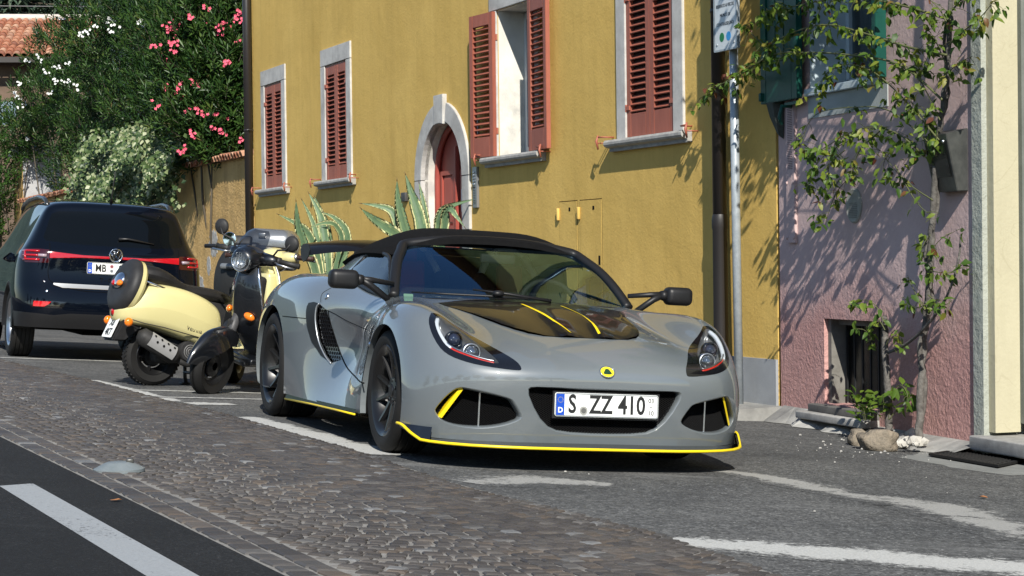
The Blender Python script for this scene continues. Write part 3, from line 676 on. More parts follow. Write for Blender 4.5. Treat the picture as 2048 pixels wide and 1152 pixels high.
# ---------------------------------------------------------------- pink house (local: x right along the wall, y into the house, z up)
yaw_p = math.atan2(1224, FPX)
D_PNK = Vector((-math.sin(yaw_p), math.cos(yaw_p), 0)); N_PNK = Vector((-math.cos(yaw_p), -math.sin(yaw_p), 0))
P0 = Vector((1.9420, 13.7500, 0)); P_M = basis(P0, -D_PNK*.873, -N_PNK, (0, 0, 1)); P_I = P_M.inverted()
def pw(u, v, n=0.0): return on_plane(u, v, P0+N_PNK*n, N_PNK)      # point in front of the pink wall, n metres out
def pl_(u, v, n=0.0): return P_I @ pw(u, v, n)
PINKM, _nt, _b = new_mat('pink_render'); _v = coords(_nt)
_sep = N(_nt, 'ShaderNodeSeparateXYZ'); _nt.links.new(_v, _sep.inputs[0])
_nz = noise(_nt, .9, 6, .65, _v); _ad = N(_nt, 'ShaderNodeMath', operation='MULTIPLY_ADD'); _ad.inputs[1].default_value = 1.1; _nt.links.new(_nz, _ad.inputs[0]); _nt.links.new(_sep.outputs[2], _ad.inputs[2])
_f = ramp(_nt, _ad.outputs[0], [(0, (0, 0, 0)), (1, (1, 1, 1))]); _mr = N(_nt, 'ShaderNodeMapRange'); _mr.inputs[1].default_value = 1.05; _mr.inputs[2].default_value = 1.45; _nt.links.new(_ad.outputs[0], _mr.inputs[0])
_hi = ramp(_nt, noise(_nt, 1.6, 6, .65, _v), [(.3, (.51, .37, .36)), (.7, (.59, .445, .425))]); _lo = ramp(_nt, noise(_nt, 2.4, 6, .7, _v), [(.3, (.46, .255, .235)), (.7, (.56, .33, .30))])
_nt.links.new(mix(_nt, _mr.outputs[0], _lo, _hi), _b.inputs['Base Color']); _b.inputs['Roughness'].default_value = .93; _b.inputs['Specular IOR Level'].default_value = .2
_n1 = noise(_nt, 34, 5, .6, _v); _n2 = noise(_nt, 9, 3, .5, _v); _sc = N(_nt, 'ShaderNodeMapRange'); _sc.inputs[1].default_value = .9; _sc.inputs[2].default_value = 1.7; _sc.inputs[3].default_value = 1.0; _sc.inputs[4].default_value = .28; _nt.links.new(_ad.outputs[0], _sc.inputs[0])
_a = N(_nt, 'ShaderNodeMath', operation='MULTIPLY_ADD'); _a.inputs[1].default_value = .8; _nt.links.new(_n2, _a.inputs[0]); _nt.links.new(_n1, _a.inputs[2])
_bp = N(_nt, 'ShaderNodeBump'); _bp.inputs['Distance'].default_value = .014; _nt.links.new(_sc.outputs[0], _bp.inputs['Strength']); _nt.links.new(_a.outputs[0], _bp.inputs['Height']); _nt.links.new(_bp.outputs[0], _b.inputs['Normal'])
CREAM = plaster('cream_render', (.47, .44, .31), (.54, .505, .36), (.42, .385, .27), .3, .8, 45, .008)
GREYBAND = plaster('grey_green_band', (.33, .35, .31), (.41, .43, .38), (.26, .28, .25), .6, 1.2, 40, .016)
GREEN = mottled('green_shutter_paint', (.004, .055, .042), (.008, .085, .062), 5, .45, 80, .15, .002)
BLUEW = mottled('pale_blue_reveal', (.42, .50, .55), (.52, .60, .64), 4, .85, 70, .35, .004, (.33, .39, .42), 2.2)
ph = thing('pink_house', 'pink rendered house with green shutter and small dark basement window, covered by a climbing vine', 'house', matrix=P_M)
V = lambda x, z, n=0.0: Vector((x, -n, z))
WX0, WX1, WZA, WZB = .58, 1.78, 2.13, 3.55; BX0, BX1, BZ0, BZ1 = .78, 1.80, -.02, .565
me = plate2d(rectpts(0, -.7, 3.0, 7.4), [rectpts(WX0, WZA, WX1, WZB), rectpts(BX0, BZ0, BX1, BZ1)], .45); me.transform(Matrix(((1, 0, 0, 0), (0, 0, -1, 0), (0, 1, 0, 0), (0, 0, 0, 1)))); link('wall', me, PINKM, ph)
mb = MB(); mb.box((3.6, 9.9, 3.3), (7.2, .3, 8)); mb.box((7.05, 5.1, 3.3), (.3, 9.3, 8)); mb.box((.15, 5.1, 3.3), (.3, 9.3, 8)); mb.build('side_wall', PINKM, ph)
mb = MB(); mb.box((3.6, 4.95, 7.5), (7.3, 10.4, .2)); mb.build('roof', mat('pink_house_roof', (.25, .09, .05), .9), ph)
# window: deep pale reveal, casement, sill, painted band under it
mb = MB(); mb.box((WX0+.003, .2, 2.84), (.006, .4, 1.42)); mb.box((WX1-.003, .2, 2.84), (.006, .4, 1.42)); mb.box((1.18, .2, WZB-.003), (1.19, .4, .006)); mb.build('window_reveal', BLUEW, ph)
mb = MB(); mb.box((1.18, .17, WZA+.012), (1.19, .42, .03)); mb.box((1.18, -.02, WZA+.003), (1.22, .05, .05)); mb.build('sill', BLUEW, ph, bevel=.004)
mb = MB(); mb.box((1.2, -.003, 2.03), (1.28, .008, .15)); mb.build('sill_band', mottled('band_grey', (.33, .36, .36), (.41, .44, .43), 4, .9), ph)
fr = MB(); C0 = (WX0+WX1)/2
for x in (WX0+.04, C0-.03, C0+.03, WX1-.04): fr.box((x, .30, 2.85), (.055, .05, 1.4))
fr.box((C0, .30, 2.19), (1.19, .05, .08)); fr.box((C0, .30, 3.5), (1.19, .05, .08)); fo = fr.build('casement', mottled('casement_blue_white', (.46, .54, .60), (.54, .62, .67), 6, .6), ph)
for a, b in ((WX0+.07, C0-.06), (C0+.06, WX1-.07)):
    g = MB(); g.add([(a, .30, 2.22), (b, .30, 2.22), (b, .30, 3.47), (a, .30, 3.47)], [(0, 1, 2, 3)], False); g.build('pane', PANE, fo)
    c = MB(); c.grid([[Vector((lerp(a, b, k/16), .36+.012*math.sin(k*1.7), z)) for k in range(17)] for z in (2.2, 3.5)]); c.build('curtain', CURT, fo, fixn=False)
mb = MB(); mb.box((C0, .46, 2.8), (1.4, .02, 1.7)); mb.build('room_back', ROOM, ph)
def panel_shutter(hx, x1, n, ang, z0, z1):
    o = bpy.data.objects.new('shutter', None); COL.objects.link(o); o.parent = ph; o.location = V(hx, z0, n); o.rotation_euler = (0, 0, ang); wd = x1-hx; sg = 1 if wd > 0 else -1; wd = abs(wd); h = z1-z0; f = MB()
    f.box((sg*.05, 0, h/2), (.10, .045, h)); f.box((sg*(wd-.05), 0, h/2), (.10, .045, h)); f.box((sg*wd/2, 0, .14), (wd-.2, .044, .28)); f.box((sg*wd/2, 0, h-.06), (wd-.2, .044, .12)); f.build('shutter_frame', GREEN, o, bevel=.004)
    p = MB(); p.box((sg*wd/2, .008, h/2), (wd-.19, .014, h-.3)); 
    p.build('shutter_panel', GREEN, o)
    for k in range(3): q = MB(); q.box((sg*(.10+(wd-.2)*(k+.5)/3), -.004, h/2+.08), ((wd-.2)/3-.012, .012, h-.42)); q.build('shutter_board', GREEN, o, bevel=.003)
    for z in (.03, h-.2): q = MB(); q.rbox((sg*(wd-.03), -.03, z+.02), (.04, .03, .06), .006, seg=2); q.build('shutter_hinge', GREEN, o)
panel_shutter(WX0-.01, -.10, .075, R(0), 2.10, 3.56); q = MB(); q.box(V(WX1+.03, 2.85, .05), (.06, .08, 1.42)); q.build('shutter_edge', GREEN, ph, bevel=.004)
q = MB(); q.tube([V(.30, 2.06, 0), V(.30, 2.06, .10), V(.30, 1.98, .12), V(.30, 1.93, .10)], .014, 6); q.box(V(.42, 2.075, .06), (.26, .03, .02)); q.build('shutter_catch', GREEN, ph)
# corbel stub at the party wall
q = MB(); q.add([V(.01, 2.10, .01), V(.13, 2.10, .01), V(.13, 2.10, .10), V(.01, 2.10, .10), V(.02, 2.0, .01), V(.12, 1.97, .01), V(.12, 2.0, .08), V(.03, 2.0, .08), V(.06, 1.88, .005), V(.11, 1.84, .005), V(.11, 1.86, .04), V(.07, 1.88, .04)], [(0, 1, 2, 3), (0, 4, 5, 1), (1, 5, 6, 2), (2, 6, 7, 3), (3, 7, 4, 0), (4, 8, 9, 5), (5, 9, 10, 6), (6, 10, 11, 7), (7, 11, 8, 4), (8, 11, 10, 9)], False); q.build('corbel', mottled('weathered_stone', (.05, .06, .05), (.09, .10, .088), 9, .9), ph)
# perforated cable strip, round cover
q = MB(); q.prism(rectpts(.185, 1.09, .335, 2.14), (0, 0, 0), (1, 0, 0), (0, 0, 1), (0, -1, 0), 0, .022); cs = q.build('cable_strip', PINKM, ph, bevel=.003)
for x, z in ((.20, 1.52), (.32, 1.52), (.20, 1.13), (.32, 1.13)): q = MB(); q.lathe([(.013, 0), (.013, .006), (0, .009)], c=V(x, z, .022), axis=(0, -1, 0), n=10); q.build('strip_screw', PINKM, cs)
q = MB()
for k in range(40): q.box(V(.26, 1.62+k*.0125, .0222), (.09, .002, .004))
q.build('strip_slot', mat('slot_shadow', (.12, .08, .08), .9), cs)
q = MB(); q.lathe([(.118, -.002), (.118, .010), (.108, .016), (.10, .014), (0, .014)], c=V(1.31, 1.33, 0), axis=(0, -1, 0), n=32); rc = q.build('round_cover', mottled('cover_grey', (.27, .27, .245), (.36, .36, .33), 12, .6), ph, sharp=R(35))
for k in range(9): q = MB(); z = 1.27+k*.012; q.box(V(1.31, z-.02, .0155), (.14-abs(k-3)*.006, .003, .005)); q.build('cover_rib', mat('cover_dark', (.16, .16, .15), .6), rc)
# basement window
q = MB(); q.box(((BX0+BX1)/2, .30, .27), (1.1, .02, .7)); q.build('basement_back', mat('basement_dark', (.010, .011, .012), .6), ph)
q = MB(); q.box((BX0+.03, .16, .27), (.055, .26, .59)); q.box((BX1-.02, .11, .27), (.045, .05, .59)); q.box((1.31, .11, .545), (.95, .05, .045)); q.build('basement_frame', mottled('old_grey_wood', (.13, .125, .11), (.22, .21, .19), 9, .9), ph)
for k in range(7): q = MB(); x = BX0+.10+k*.128; q.box((x, .13, .27), (.014, .012, .56)); q.build('window_bar', mat('iron_bar', (.010, .011, .012), .6), ph)
g = MB(); g.add([(BX0, .16, 0), (BX1, .16, 0), (BX1, .16, .56), (BX0, .16, .56)], [(0, 1, 2, 3)], False); g.build('basement_pane', thin_glass('dusty_glass', (.25, .27, .28), .25, boost=1.4), ph)
q = MB(); q.rbox((1.15, .10, -.055), (1.02, .34, .055), .008); q.build('basement_ledge', mottled('dark_ledge', (.09, .085, .08), (.15, .145, .135), 10, .9), ph)
q = MB(); q.rbox((1.12, -.06, -.105), (1.08, .16, .05), .008); q.build('basement_sill', SILLST, ph)
# mailbox hangs on the wall: a thing of its own
mx = thing('mailbox', 'dull metal letterbox with dark sloping front, fixed to the pink wall beside the vine trunk', 'letterbox', matrix=P_M)
MBX = mottled('worn_metal', (.10, .105, .10), (.16, .165, .155), 14, .4, 50, .2, .001); MBX.node_tree.nodes['Principled BSDF'].inputs['Metallic'].default_value = .7
a0, a1 = 2.62, 2.93
q = MB(); q.add([V(a0, 1.375, .0), V(a1, 1.375, .0), V(a1, 1.375, .075), V(a0, 1.375, .075), V(a0, 1.75, 0), V(a1, 1.75, 0), V(a1, 1.715, .15), V(a0, 1.715, .15)], [(0, 3, 2, 1), (4, 5, 6, 7), (0, 4, 7, 3), (1, 2, 6, 5), (2, 3, 7, 6), (0, 1, 5, 4)], False); q.build('box_body', MBX, mx, bevel=.004)
q = MB(); nn_ = Vector((0, -.973, -.23)); 
q.add([V(a0+.03, 1.46, .101), V(a1-.03, 1.46, .101), V(a1-.03, 1.66, .147), V(a0+.03, 1.66, .147)], [(0, 1, 2, 3)], False); q.build('box_window', mat('box_dark', (.03, .034, .03), .25, coat=.5), mx)
q = MB(); q.lathe([(.01, 0), (.01, .01), (0, .012)], c=V(2.90, 1.67, .15), axis=(0, -1, 0), n=10); q.build('box_lock', ALU, mx)
# deep doorway at the right edge: grey band on the wall face, sunlit cream jamb, dark door
q = MB(); q.box((3.0625, .2, 3.0), (.125, .43, 7.4)); q.build('edge_band', GREYBAND, ph)
q = MB(); q.box((3.165, .105, 1.6), (.08, .17, 3.3)); q.build('door_jamb', CREAM, ph)
q = MB(); q.box((5.9, .225, 3.0), (2.6, .45, 7.4)); q.box((3.87, .225, 4.95), (1.46, .45, 3.5)); q.build('wall_beyond', CREAM, ph)
q = MB(); q.box((3.9, .24, 1.6), (1.5, .06, 3.2)); q.build('door', mat('dark_door', (.012, .011, .010), .5), ph)
q = MB(); q.box((3.225, .20, 1.6), (.05, .025, 3.2)); q.build('door_frame', mottled('grey_green_frame', (.13, .145, .13), (.19, .205, .185), 5, .7), ph)
q = MB(); q.rbox((4.05, .16, -.112), (1.95, .50, .085), .01); q.build('doorstep', SILLST, ph)
# concrete fillet along the foot of the wall, apron with a rubber mat
def apron(name, pts, m, h0): 
    return sheet(name, pts, m, h0)
w2 = lambda x, n: tuple((P_M @ V(x, 0, n))[:2])
mb = MB(); r1, r2 = [], []
for k in range(30):
    x = .05+k*.105; pa = P_M @ V(x, 0, .0); n = .16+.05*math.sin(k*1.3)+(.10 if x > 2.2 else 0); pb = P_M @ V(x, 0, n)
    r1.append(Vector((pa.x, pa.y, -.12 if x > .6 else -.08))); r2.append(Vector((pb.x, pb.y, gz(pb.x, pb.y, .004))))
mb.grid([r1, r2], smooth=False); o = mb.build('concrete_fillet', CONC); o['kind'] = 'structure'
sheet('concrete_apron', ragged([P_(1800, 915), P_(1900, 893), P_(1955, 880), P_(2120, 895), P_(2120, 950), P_(2010, 950), P_(1905, 935)], .02, .1, 21), mottled('grey_concrete', (.16, .165, .16), (.24, .245, .235), 4, .9, 110, .4, .004), .0012)
c_ = [ground(u, v, .008) for u, v in ((1857, 911), (1972, 894), (2120, 908), (1996, 935))]
mt = thing('rubber_mat', 'black rubber ring mat on the concrete in front of the cream doorway', 'door mat', c_[0])
q = MB(); e = [p-c_[0] for p in c_]; cen = sum(e, Vector())/4; inn = [p+(cen-p)*.10 for p in e]; up = Vector((0, 0, .014))
q.add(e+[p+up for p in e]+[p+up for p in inn]+[p+up*.2 for p in inn], [(i, (i+1) % 4, 4+(i+1) % 4, 4+i) for i in range(4)]+[(4+i, 4+(i+1) % 4, 8+(i+1) % 4, 8+i) for i in range(4)]+[(8+i, 8+(i+1) % 4, 12+(i+1) % 4, 12+i) for i in range(4)]+[(12, 13, 14, 15)], False); q.build('mat_border', RUBBER, mt)
q = MB()
for i in range(1, 14):
    a, b = inn[0].lerp(inn[1], i/14), inn[3].lerp(inn[2], i/14); q.tube([a+up*.6, b+up*.6], .006, 4)
for i in range(1, 18):
    a, b = inn[0].lerp(inn[3], i/18), inn[1].lerp(inn[2], i/18); q.tube([a+up*.7, b+up*.7], .006, 4)
o = q.build('mat_grid', RUBBER, mt); o['kind'] = 'stuff'
# stones and rubble at the foot of the vine
STN = mottled('warm_stone', (.17, .15, .12), (.34, .28, .21), 12, .9, 30, 1.0, .02, (.14, .125, .10), 7); RUB = mottled('pale_rubble', (.40, .38, .34), (.56, .54, .49), 14, .95, 60, .5, .004)
def rock(name, c, size, m, seed, label=None, cat=None, parent=None):
    r_ = random.Random(seed); bm = bmesh.new(); bmesh.ops.create_icosphere(bm, subdivisions=3, radius=1)
    ph_ = [r_.uniform(0, 6) for _ in range(9)]
    for v in bm.verts:
        d = v.co.normalized(); k = 1+.16*math.sin(3*d.x+ph_[0])*math.sin(2.6*d.y+ph_[1])+.12*math.sin(5*d.z+ph_[2]+3*d.x)+.07*math.sin(9*d.y+ph_[3])*math.sin(8*d.x+ph_[4])
        q = Vector((math.copysign(abs(d.x)**.7, d.x), math.copysign(abs(d.y)**.7, d.y), math.copysign(abs(d.z)**.75, d.z)))*k
        v.co = Vector((q.x*size[0], q.y*size[1], q.z*size[2]))
    mb = MB(); mb.bm(bm); o = mb.build(name, m, parent); o.location = c; o.rotation_euler = (0, 0, r_.uniform(-.4, .4))
    if label: tag(o, label, cat)
    return o
g = lambda u, v, h=0: ground(u, v, h)
rock('boulder', g(1755, 884, .05), (.115, .08, .07), STN, 3, 'rounded brown and grey stone, largest in front of the vine', 'stone')
rock('boulder', g(1716, 878, .04), (.06, .06, .06), STN, 5, 'smaller pale brown stone just left of the large stone by the vine', 'stone')
rb = MB(); r_ = random.Random(4)
for k in range(330):
    u = r_.gauss(1825, 32); v = 880-abs(r_.gauss(0, 14)); v = max(838, min(895, v+ (6 if u < 1800 else 0))); hgt = max(0, .09-abs(u-1830)/600)
    p = g(u, v+r_.uniform(0, 10), r_.uniform(0, hgt)); s_ = r_.choice([.010, .014, .020, .028, .04])*r_.uniform(.7, 1.2); bm = bmesh.new(); bmesh.ops.create_icosphere(bm, subdivisions=1, radius=s_)
    for q in bm.verts: q.co = Vector((q.co.x*r_.uniform(.6, 1.3), q.co.y*r_.uniform(.6, 1.3), q.co.z*r_.uniform(.5, 1)))
    rb.bm(bm, None, p, smooth=False)
o = rb.build('rubble', RUB, None, fixn=False, kind='stuff')
# ---------------------------------------------------------------- climbing vine on the pink wall
def leafmat(name, stops, trans=.25, rough=.45):
    m, nt, b = new_mat(name); at = N(nt, 'ShaderNodeAttribute'); at.attribute_name = 'tone'
    c = ramp(nt, at.outputs['Fac'], stops); nt.links.new(c, b.inputs['Base Color']); b.inputs['Roughness'].default_value = rough; b.inputs['Specular IOR Level'].default_value = .35
    out = nt.nodes['Material Output']; tr = N(nt, 'ShaderNodeBsdfTranslucent'); nt.links.new(c, tr.inputs[0]); mx = N(nt, 'ShaderNodeMixShader'); mx.inputs[0].default_value = trans
    nt.links.new(b.outputs[0], mx.inputs[1]); nt.links.new(tr.outputs[0], mx.inputs[2]); nt.links.new(mx.outputs[0], out.inputs[0]); return m
def leaf(mb, p, d, nrm, L, W, tone, fold=.25, droop=.15, simple=False):
    """a folded pointed leaf starting at p along d"""
    d = d.normalized(); s = d.cross(nrm)
    if s.length < 1e-4: s = d.orthogonal()
    s.normalize(); n = s.cross(d).normalized(); mb.cc = (tone,)*3
    if simple:
        mb.add([p, p+d*L*.45+s*W*.5+n*fold*W*.5, p+d*L-n*droop*L, p+d*L*.45-s*W*.5+n*fold*W*.5], [(0, 1, 2), (0, 2, 3)], True); return
    m1 = p+d*L*.33+n*.02*L; m2 = p+d*L*.7-n*droop*L*.4; t = p+d*L-n*droop*L
    mb.add([p, m1+s*W*.48+n*fold*W*.5, m2+s*W*.36+n*fold*W*.4, t, m2-s*W*.36+n*fold*W*.4, m1-s*W*.48+n*fold*W*.5, m1, m2], [(0, 1, 6), (0, 6, 5), (6, 1, 2, 7), (5, 6, 7, 4), (7, 2, 3), (4, 7, 3)], True)
VL = leafmat('vine_leaf', [(0, (.04, .095, .016)), (.4, (.09, .165, .022)), (.76, (.19, .255, .032)), (.92, (.26, .25, .045)), (.97, (.18, .085, .035)), (1, (.14, .05, .03))], .42)
BARK = mottled('vine_bark', (.06, .055, .05), (.17, .16, .145), 25, .9, 60, .8, .01); TWIG = mat('green_twig', (.10, .11, .04), .7)
vine = thing('climbing_vine', 'climbing vine with twisted grey trunk and long leafy sprays across the pink wall', 'vine', P_M @ V(2.26, -.12, .1))
vi = Matrix.Translation(-vine.location)
def vpath(px_, n, k=40):
    ns = n if isinstance(n, (list, tuple)) else [n]*len(px_); ns = [q if q < .16 else .16+(q-.16)*.22 for q in ns]
    return [vi @ Vector(p) for p in interp([pw(u, v, q) for (u, v), q in zip(px_, ns)], k)]
rv_ = random.Random(12)
def knotty(P, amp): return [p+Vector((rv_.uniform(-amp, amp), rv_.uniform(-amp, amp), 0)) for p in P]
tr = MB()
T1 = vpath([(1838, 880), (1842, 800), (1846, 700), (1856, 600), (1862, 500), (1869, 390), (1876, 290), (1890, 180), (1900, 60), (1905, -80), (1912, -300)], [.16, .12, .10, .10, .10, .10, .10, .12, .14, .16, .2], 70)
tr.tube(knotty(T1, .006), [.026-.012*i/69 for i in range(70)], 10)
T2 = vpath([(1836, 870), (1850, 780), (1840, 690), (1864, 600), (1852, 500), (1876, 400), (1866, 300), (1896, 190), (1890, 80), (1915, -60)], [.13, .09, .13, .07, .12, .07, .12, .08, .14, .12], 70)
tr.tube(knotty(T2, .005), [.017-.008*i/69 for i in range(70)], 8)
tr.build('trunk', BARK, vine)
tr = MB(); T3 = vpath([(1779, 880), (1776, 800), (1772, 720), (1769, 650), (1768, 636)], [.14, .12, .11, .11, .11], 24); tr.tube(knotty(T3, .004), [.026-.006*i/23 for i in range(24)], 8)
T4 = vpath([(1776, 705), (1810, 690), (1850, 655), (1890, 600), (1915, 530), (1922, 470)], [.12, .12, .14, .14, .12, .1], 30); tr.tube(T4, [.011-.004*i/29 for i in range(30)], 6); tr.build('side_stem', BARK, vine)
tw = MB(); lv = MB(); sprays = []
def spray(px_, n, w=.006, dens=26, size=.066, spread=.13, tone=(.1, .9), droop=.6):
    P = vpath(px_, n, 36); ln = sum((P[i+1]-P[i]).length for i in range(35)); tw.tube(P, [w*(1-.7*i/35) for i in range(36)], 5)
    cnt = int(ln*dens*1.2)
    for k in range(cnt):
        t = rv_.uniform(.08, 1)*35; i = min(int(t), 34); p = P[i].lerp(P[i+1], t-i)
        # a short side twig carrying a few leaves
        dirn = Vector((rv_.uniform(-1, 1), rv_.uniform(-1, 1), rv_.uniform(-1.2, .5))).normalized()*rv_.uniform(.25, 1)*spread; q = p+dirn
        if rv_.random() < .6: tw.tube([p, p.lerp(q, .5)+Vector((0, 0, .01)), q], [.0022, .0018, .0012], 3, caps=False)
        else: q = p+dirn*.3
        base = rv_.uniform(*tone)
        for j in range(rv_.choice([1, 2, 3, 3])):
            d = Vector((rv_.uniform(-1, 1), rv_.uniform(-1, .6), rv_.uniform(-1.1, .5)-droop*.5)); L = size*rv_.uniform(.55, 1.15)
            nr = Vector((rv_.uniform(-.8, .4), rv_.uniform(-1, .2), rv_.uniform(.1, 1)))
            leaf(lv, q+Vector((rv_.uniform(-.015, .015), rv_.uniform(-.015, .015), rv_.uniform(-.02, .02))), d, nr, L, L*rv_.uniform(.42, .6), min(1, max(0, base+rv_.uniform(-.2, .2))), rv_.uniform(.1, .5), rv_.uniform(0, .35))
spray([(1893, 110), (1820, 95), (1740, 70), (1660, 50), (1600, 60), (1540, 90), (1500, 130)], [.2, .35, .45, .5, .5, .5, .5], .009, 30)
spray([(1885, 200), (1800, 130), (1700, 110), (1610, 105), (1545, 110), (1480, 150), (1440, 170), (1398, 198)], [.2, .35, .45, .5, .5, .5, .5, .45], .008, 26)
spray([(1540, 100), (1500, 60), (1530, 30), (1560, 5)], [.5, .5, .5, .5], .004, 30); spray([(1900, 40), (1800, 10), (1700, -5), (1600, 10), (1520, 30)], [.2, .4, .5, .5, .5], .008, 30); spray([(1620, 60), (1640, 20), (1650, -30)], .5, .004, 26)
spray([(1878, 280), (1800, 190), (1740, 140), (1690, 130), (1650, 150), (1640, 190)], [.15, .3, .4, .45, .45, .45], .006, 26)
spray([(1874, 300), (1780, 222), (1700, 215), (1640, 225), (1615, 250), (1606, 285)], [.15, .3, .35, .35, .35, .35], .005, 6)
spray([(1868, 330), (1800, 270), (1740, 255), (1690, 270), (1640, 300), (1605, 300)], [.12, .25, .3, .3, .3, .3], .006, 30)
spray([(1760, 262), (1720, 300), (1700, 350), (1670, 390), (1650, 450)], .3, .005, 34); spray([(1700, 280), (1650, 310), (1620, 350), (1610, 390)], .3, .004, 30); spray([(1690, 300), (1660, 330), (1650, 380)], .32, .004, 34)
spray([(1865, 400), (1820, 370), (1790, 340), (1760, 300)], .2, .005, 18); spray([(1790, 330), (1830, 400), (1860, 430)], .22, .005, 10); spray([(1800, 280), (1770, 320), (1765, 360)], .25, .004, 22)
spray([(1872, 300), (1850, 240), (1820, 200), (1800, 170)], [.12, .25, .3, .3], .005, 40); spray([(1880, 240), (1840, 160), (1810, 130)], [.15, .28, .3], .005, 44); spray([(1878, 260), (1860, 290), (1840, 270)], .2, .004, 40)
spray([(1898, 90), (1930, 60), (1965, 30), (1985, 5)], [.2, .3, .35, .35], .006, 40); spray([(1890, 150), (1920, 125), (1945, 112)], [.15, .25, .28], .005, 40); spray([(1893, 130), (1870, 80), (1850, 50)], [.15, .3, .35], .005, 40); spray([(1900, 60), (1880, 20), (1850, -10)], [.2, .3, .4], .006, 44); spray([(1905, 20), (1930, -10), (1960, -40)], [.2, .3, .35], .006, 40)
spray([(1850, 560), (1860, 510), (1880, 480), (1915, 460)], .14, .004, 22); spray([(1852, 540), (1900, 545), (1935, 520)], .14, .004, 24); spray([(1850, 620), (1825, 575), (1815, 550)], .14, .004, 26); spray([(1856, 590), (1885, 610), (1905, 600)], .14, .004, 22); spray([(1860, 470), (1840, 500), (1830, 480)], .14, .004, 22); spray([(1850, 610), (1830, 615), (1812, 600)], .14, .004, 22)
spray([(1769, 645), (1750, 610), (1725, 600), (1705, 615)], .14, .004, 26); spray([(1770, 660), (1755, 640), (1738, 665), (1745, 690)], .14, .004, 26); spray([(1772, 690), (1790, 660), (1800, 690)], .14, .004, 20)
spray([(1778, 790), (1800, 770), (1815, 790), (1812, 815)], .16, .004, 26, .085, .12, (.2, .55)); 
# crown boughs above the frame, unseen, added to shade the walls below
for k in range(44):
    x0 = rv_.uniform(1.6, 2.9); z0 = rv_.uniform(3.05, 4.3); pts = [V(x0, z0, .15)]
    for j in range(4): pts.append(pts[-1]+Vector((rv_.uniform(-.45, .18), rv_.uniform(-.13, .02), rv_.uniform(-.12, .30))))
    P = [vi @ (P_M @ p) for p in pts]; P = [Vector(q) for q in interp(P, 36)]; tw.tube(P, .006, 4)
    for q in range(60):
        i = rv_.randrange(36); p = P[i]+Vector((rv_.uniform(-.18, .18), rv_.uniform(-.16, .16), rv_.uniform(-.16, .12))); L = .075*rv_.uniform(.6, 1.2)
        leaf(lv, p, Vector((rv_.uniform(-1, 1), rv_.uniform(-1, 1), rv_.uniform(-1, .5))), Vector((rv_.uniform(-.6, .6), rv_.uniform(-.8, .2), .6)), L, L*.5, rv_.uniform(.1, .9))
tw.build('twig', TWIG, vine, fixn=False, kind='stuff'); lv.build('foliage', VL, vine, fixn=False, kind='stuff')
# seedlings and weeds at the foot of the wall
def weed(name, label, spots, cat, tone, size, parent_kind=None):
    t = thing(name, label, cat, spots[0][0]); mb = MB(); st = MB()
    for c, rad, n, hgt in spots:
        for k in range(n):
            o_ = Vector((rv_.uniform(-rad, rad), rv_.uniform(-rad*.6, rad*.6), rv_.uniform(0.01, hgt))); p = c-spots[0][0]+o_; d = Vector((rv_.uniform(-1, 1), rv_.uniform(-1, .4), rv_.uniform(-.3, .7))); L = size*rv_.uniform(.6, 1.3)
            leaf(mb, p, d, Vector((rv_.uniform(-.4, .4), rv_.uniform(-.6, .1), 1)), L, L*.7, rv_.uniform(*tone), .2, .2)
            if k % 3 == 0: st.tube([c-spots[0][0]+Vector((o_.x*.4, o_.y*.4, -.01)), p], .002, 3, caps=False)
    mb.build('foliage', VL, t, fixn=False, kind='stuff'); st.build('stem', TWIG, t, fixn=False, kind='stuff'); return t
weed('seedling', 'bright green leafy seedling growing in front of the basement window', [(pw(1735, 838, .18), .11, 42, .15), (pw(1770, 835, .16), .07, 26, .15), (pw(1722, 815, .18), .05, 12, .10)], 'plant', (.3, .62), .055)
weed('weed_clump', 'low weeds and brown dead leaves at the wall foot, left of the basement window', [(ground(1592, 838), .13, 60, .06), (ground(1625, 842), .08, 40, .05), (ground(1540, 840), .07, 16, .03)], 'weeds', (.15, 1.0), .045)
# ---------------------------------------------------------------- garden wall, shrubs, far house and hills on the left
OCHRE = plaster('ochre_rough_render', (.50, .325, .125), (.64, .43, .185), (.30, .19, .08), .8, 1.3, 22, .03)
gw = thing('garden_wall', 'rough ochre garden wall with terracotta coping tiles, left of the yellow house', 'garden wall', matrix=Y_M @ Matrix.Translation(LX(14.3, 0, 0)))
mb = MB(); mb.box((-10.55, .20, .9), (21.1, .40, 3.25)); mb.build('wall_body', OCHRE, gw)
TERR, nt, b = new_mat('terracotta_tile'); oi = N(nt, 'ShaderNodeObjectInfo'); v = coords(nt)
c = ramp(nt, oi.outputs['Random'], [(0, (.22, .085, .05)), (.3, (.38, .14, .075)), (.6, (.46, .20, .11)), (.85, (.52, .30, .19)), (1, (.30, .14, .09))]); nt.links.new(mix(nt, .6, c, ramp(nt, noise(nt, 9, 5, .65, v), [(.3, (.55, .55, .55)), (.7, (1.2, 1.2, 1.2))]), 'MULTIPLY'), b.inputs['Base Color']); b.inputs['Roughness'].default_value = .9; bump(nt, b, noise(nt, 60, 4, .6, v), .4, .004)
def tile_mesh(r, L, th=.018, n=6):
    m_ = MB(); o_ = []; i_ = []
    for y, k in ((0, 1.0), (L, .82)):
        o_.append([Vector((math.cos(math.pi*q/n)*r*k, y, math.sin(math.pi*q/n)*r*k)) for q in range(n+1)]); i_.append([Vector((math.cos(math.pi*q/n)*(r*k-th), y, math.sin(math.pi*q/n)*(r*k-th))) for q in range(n+1)])
    m_.grid(o_); m_.grid(i_, flip=True); m_.grid([o_[0], i_[0]], smooth=False); return m_.mesh('tile', fixn=False)
ct = tile_mesh(.085, .34); ct.materials.append(TERR)
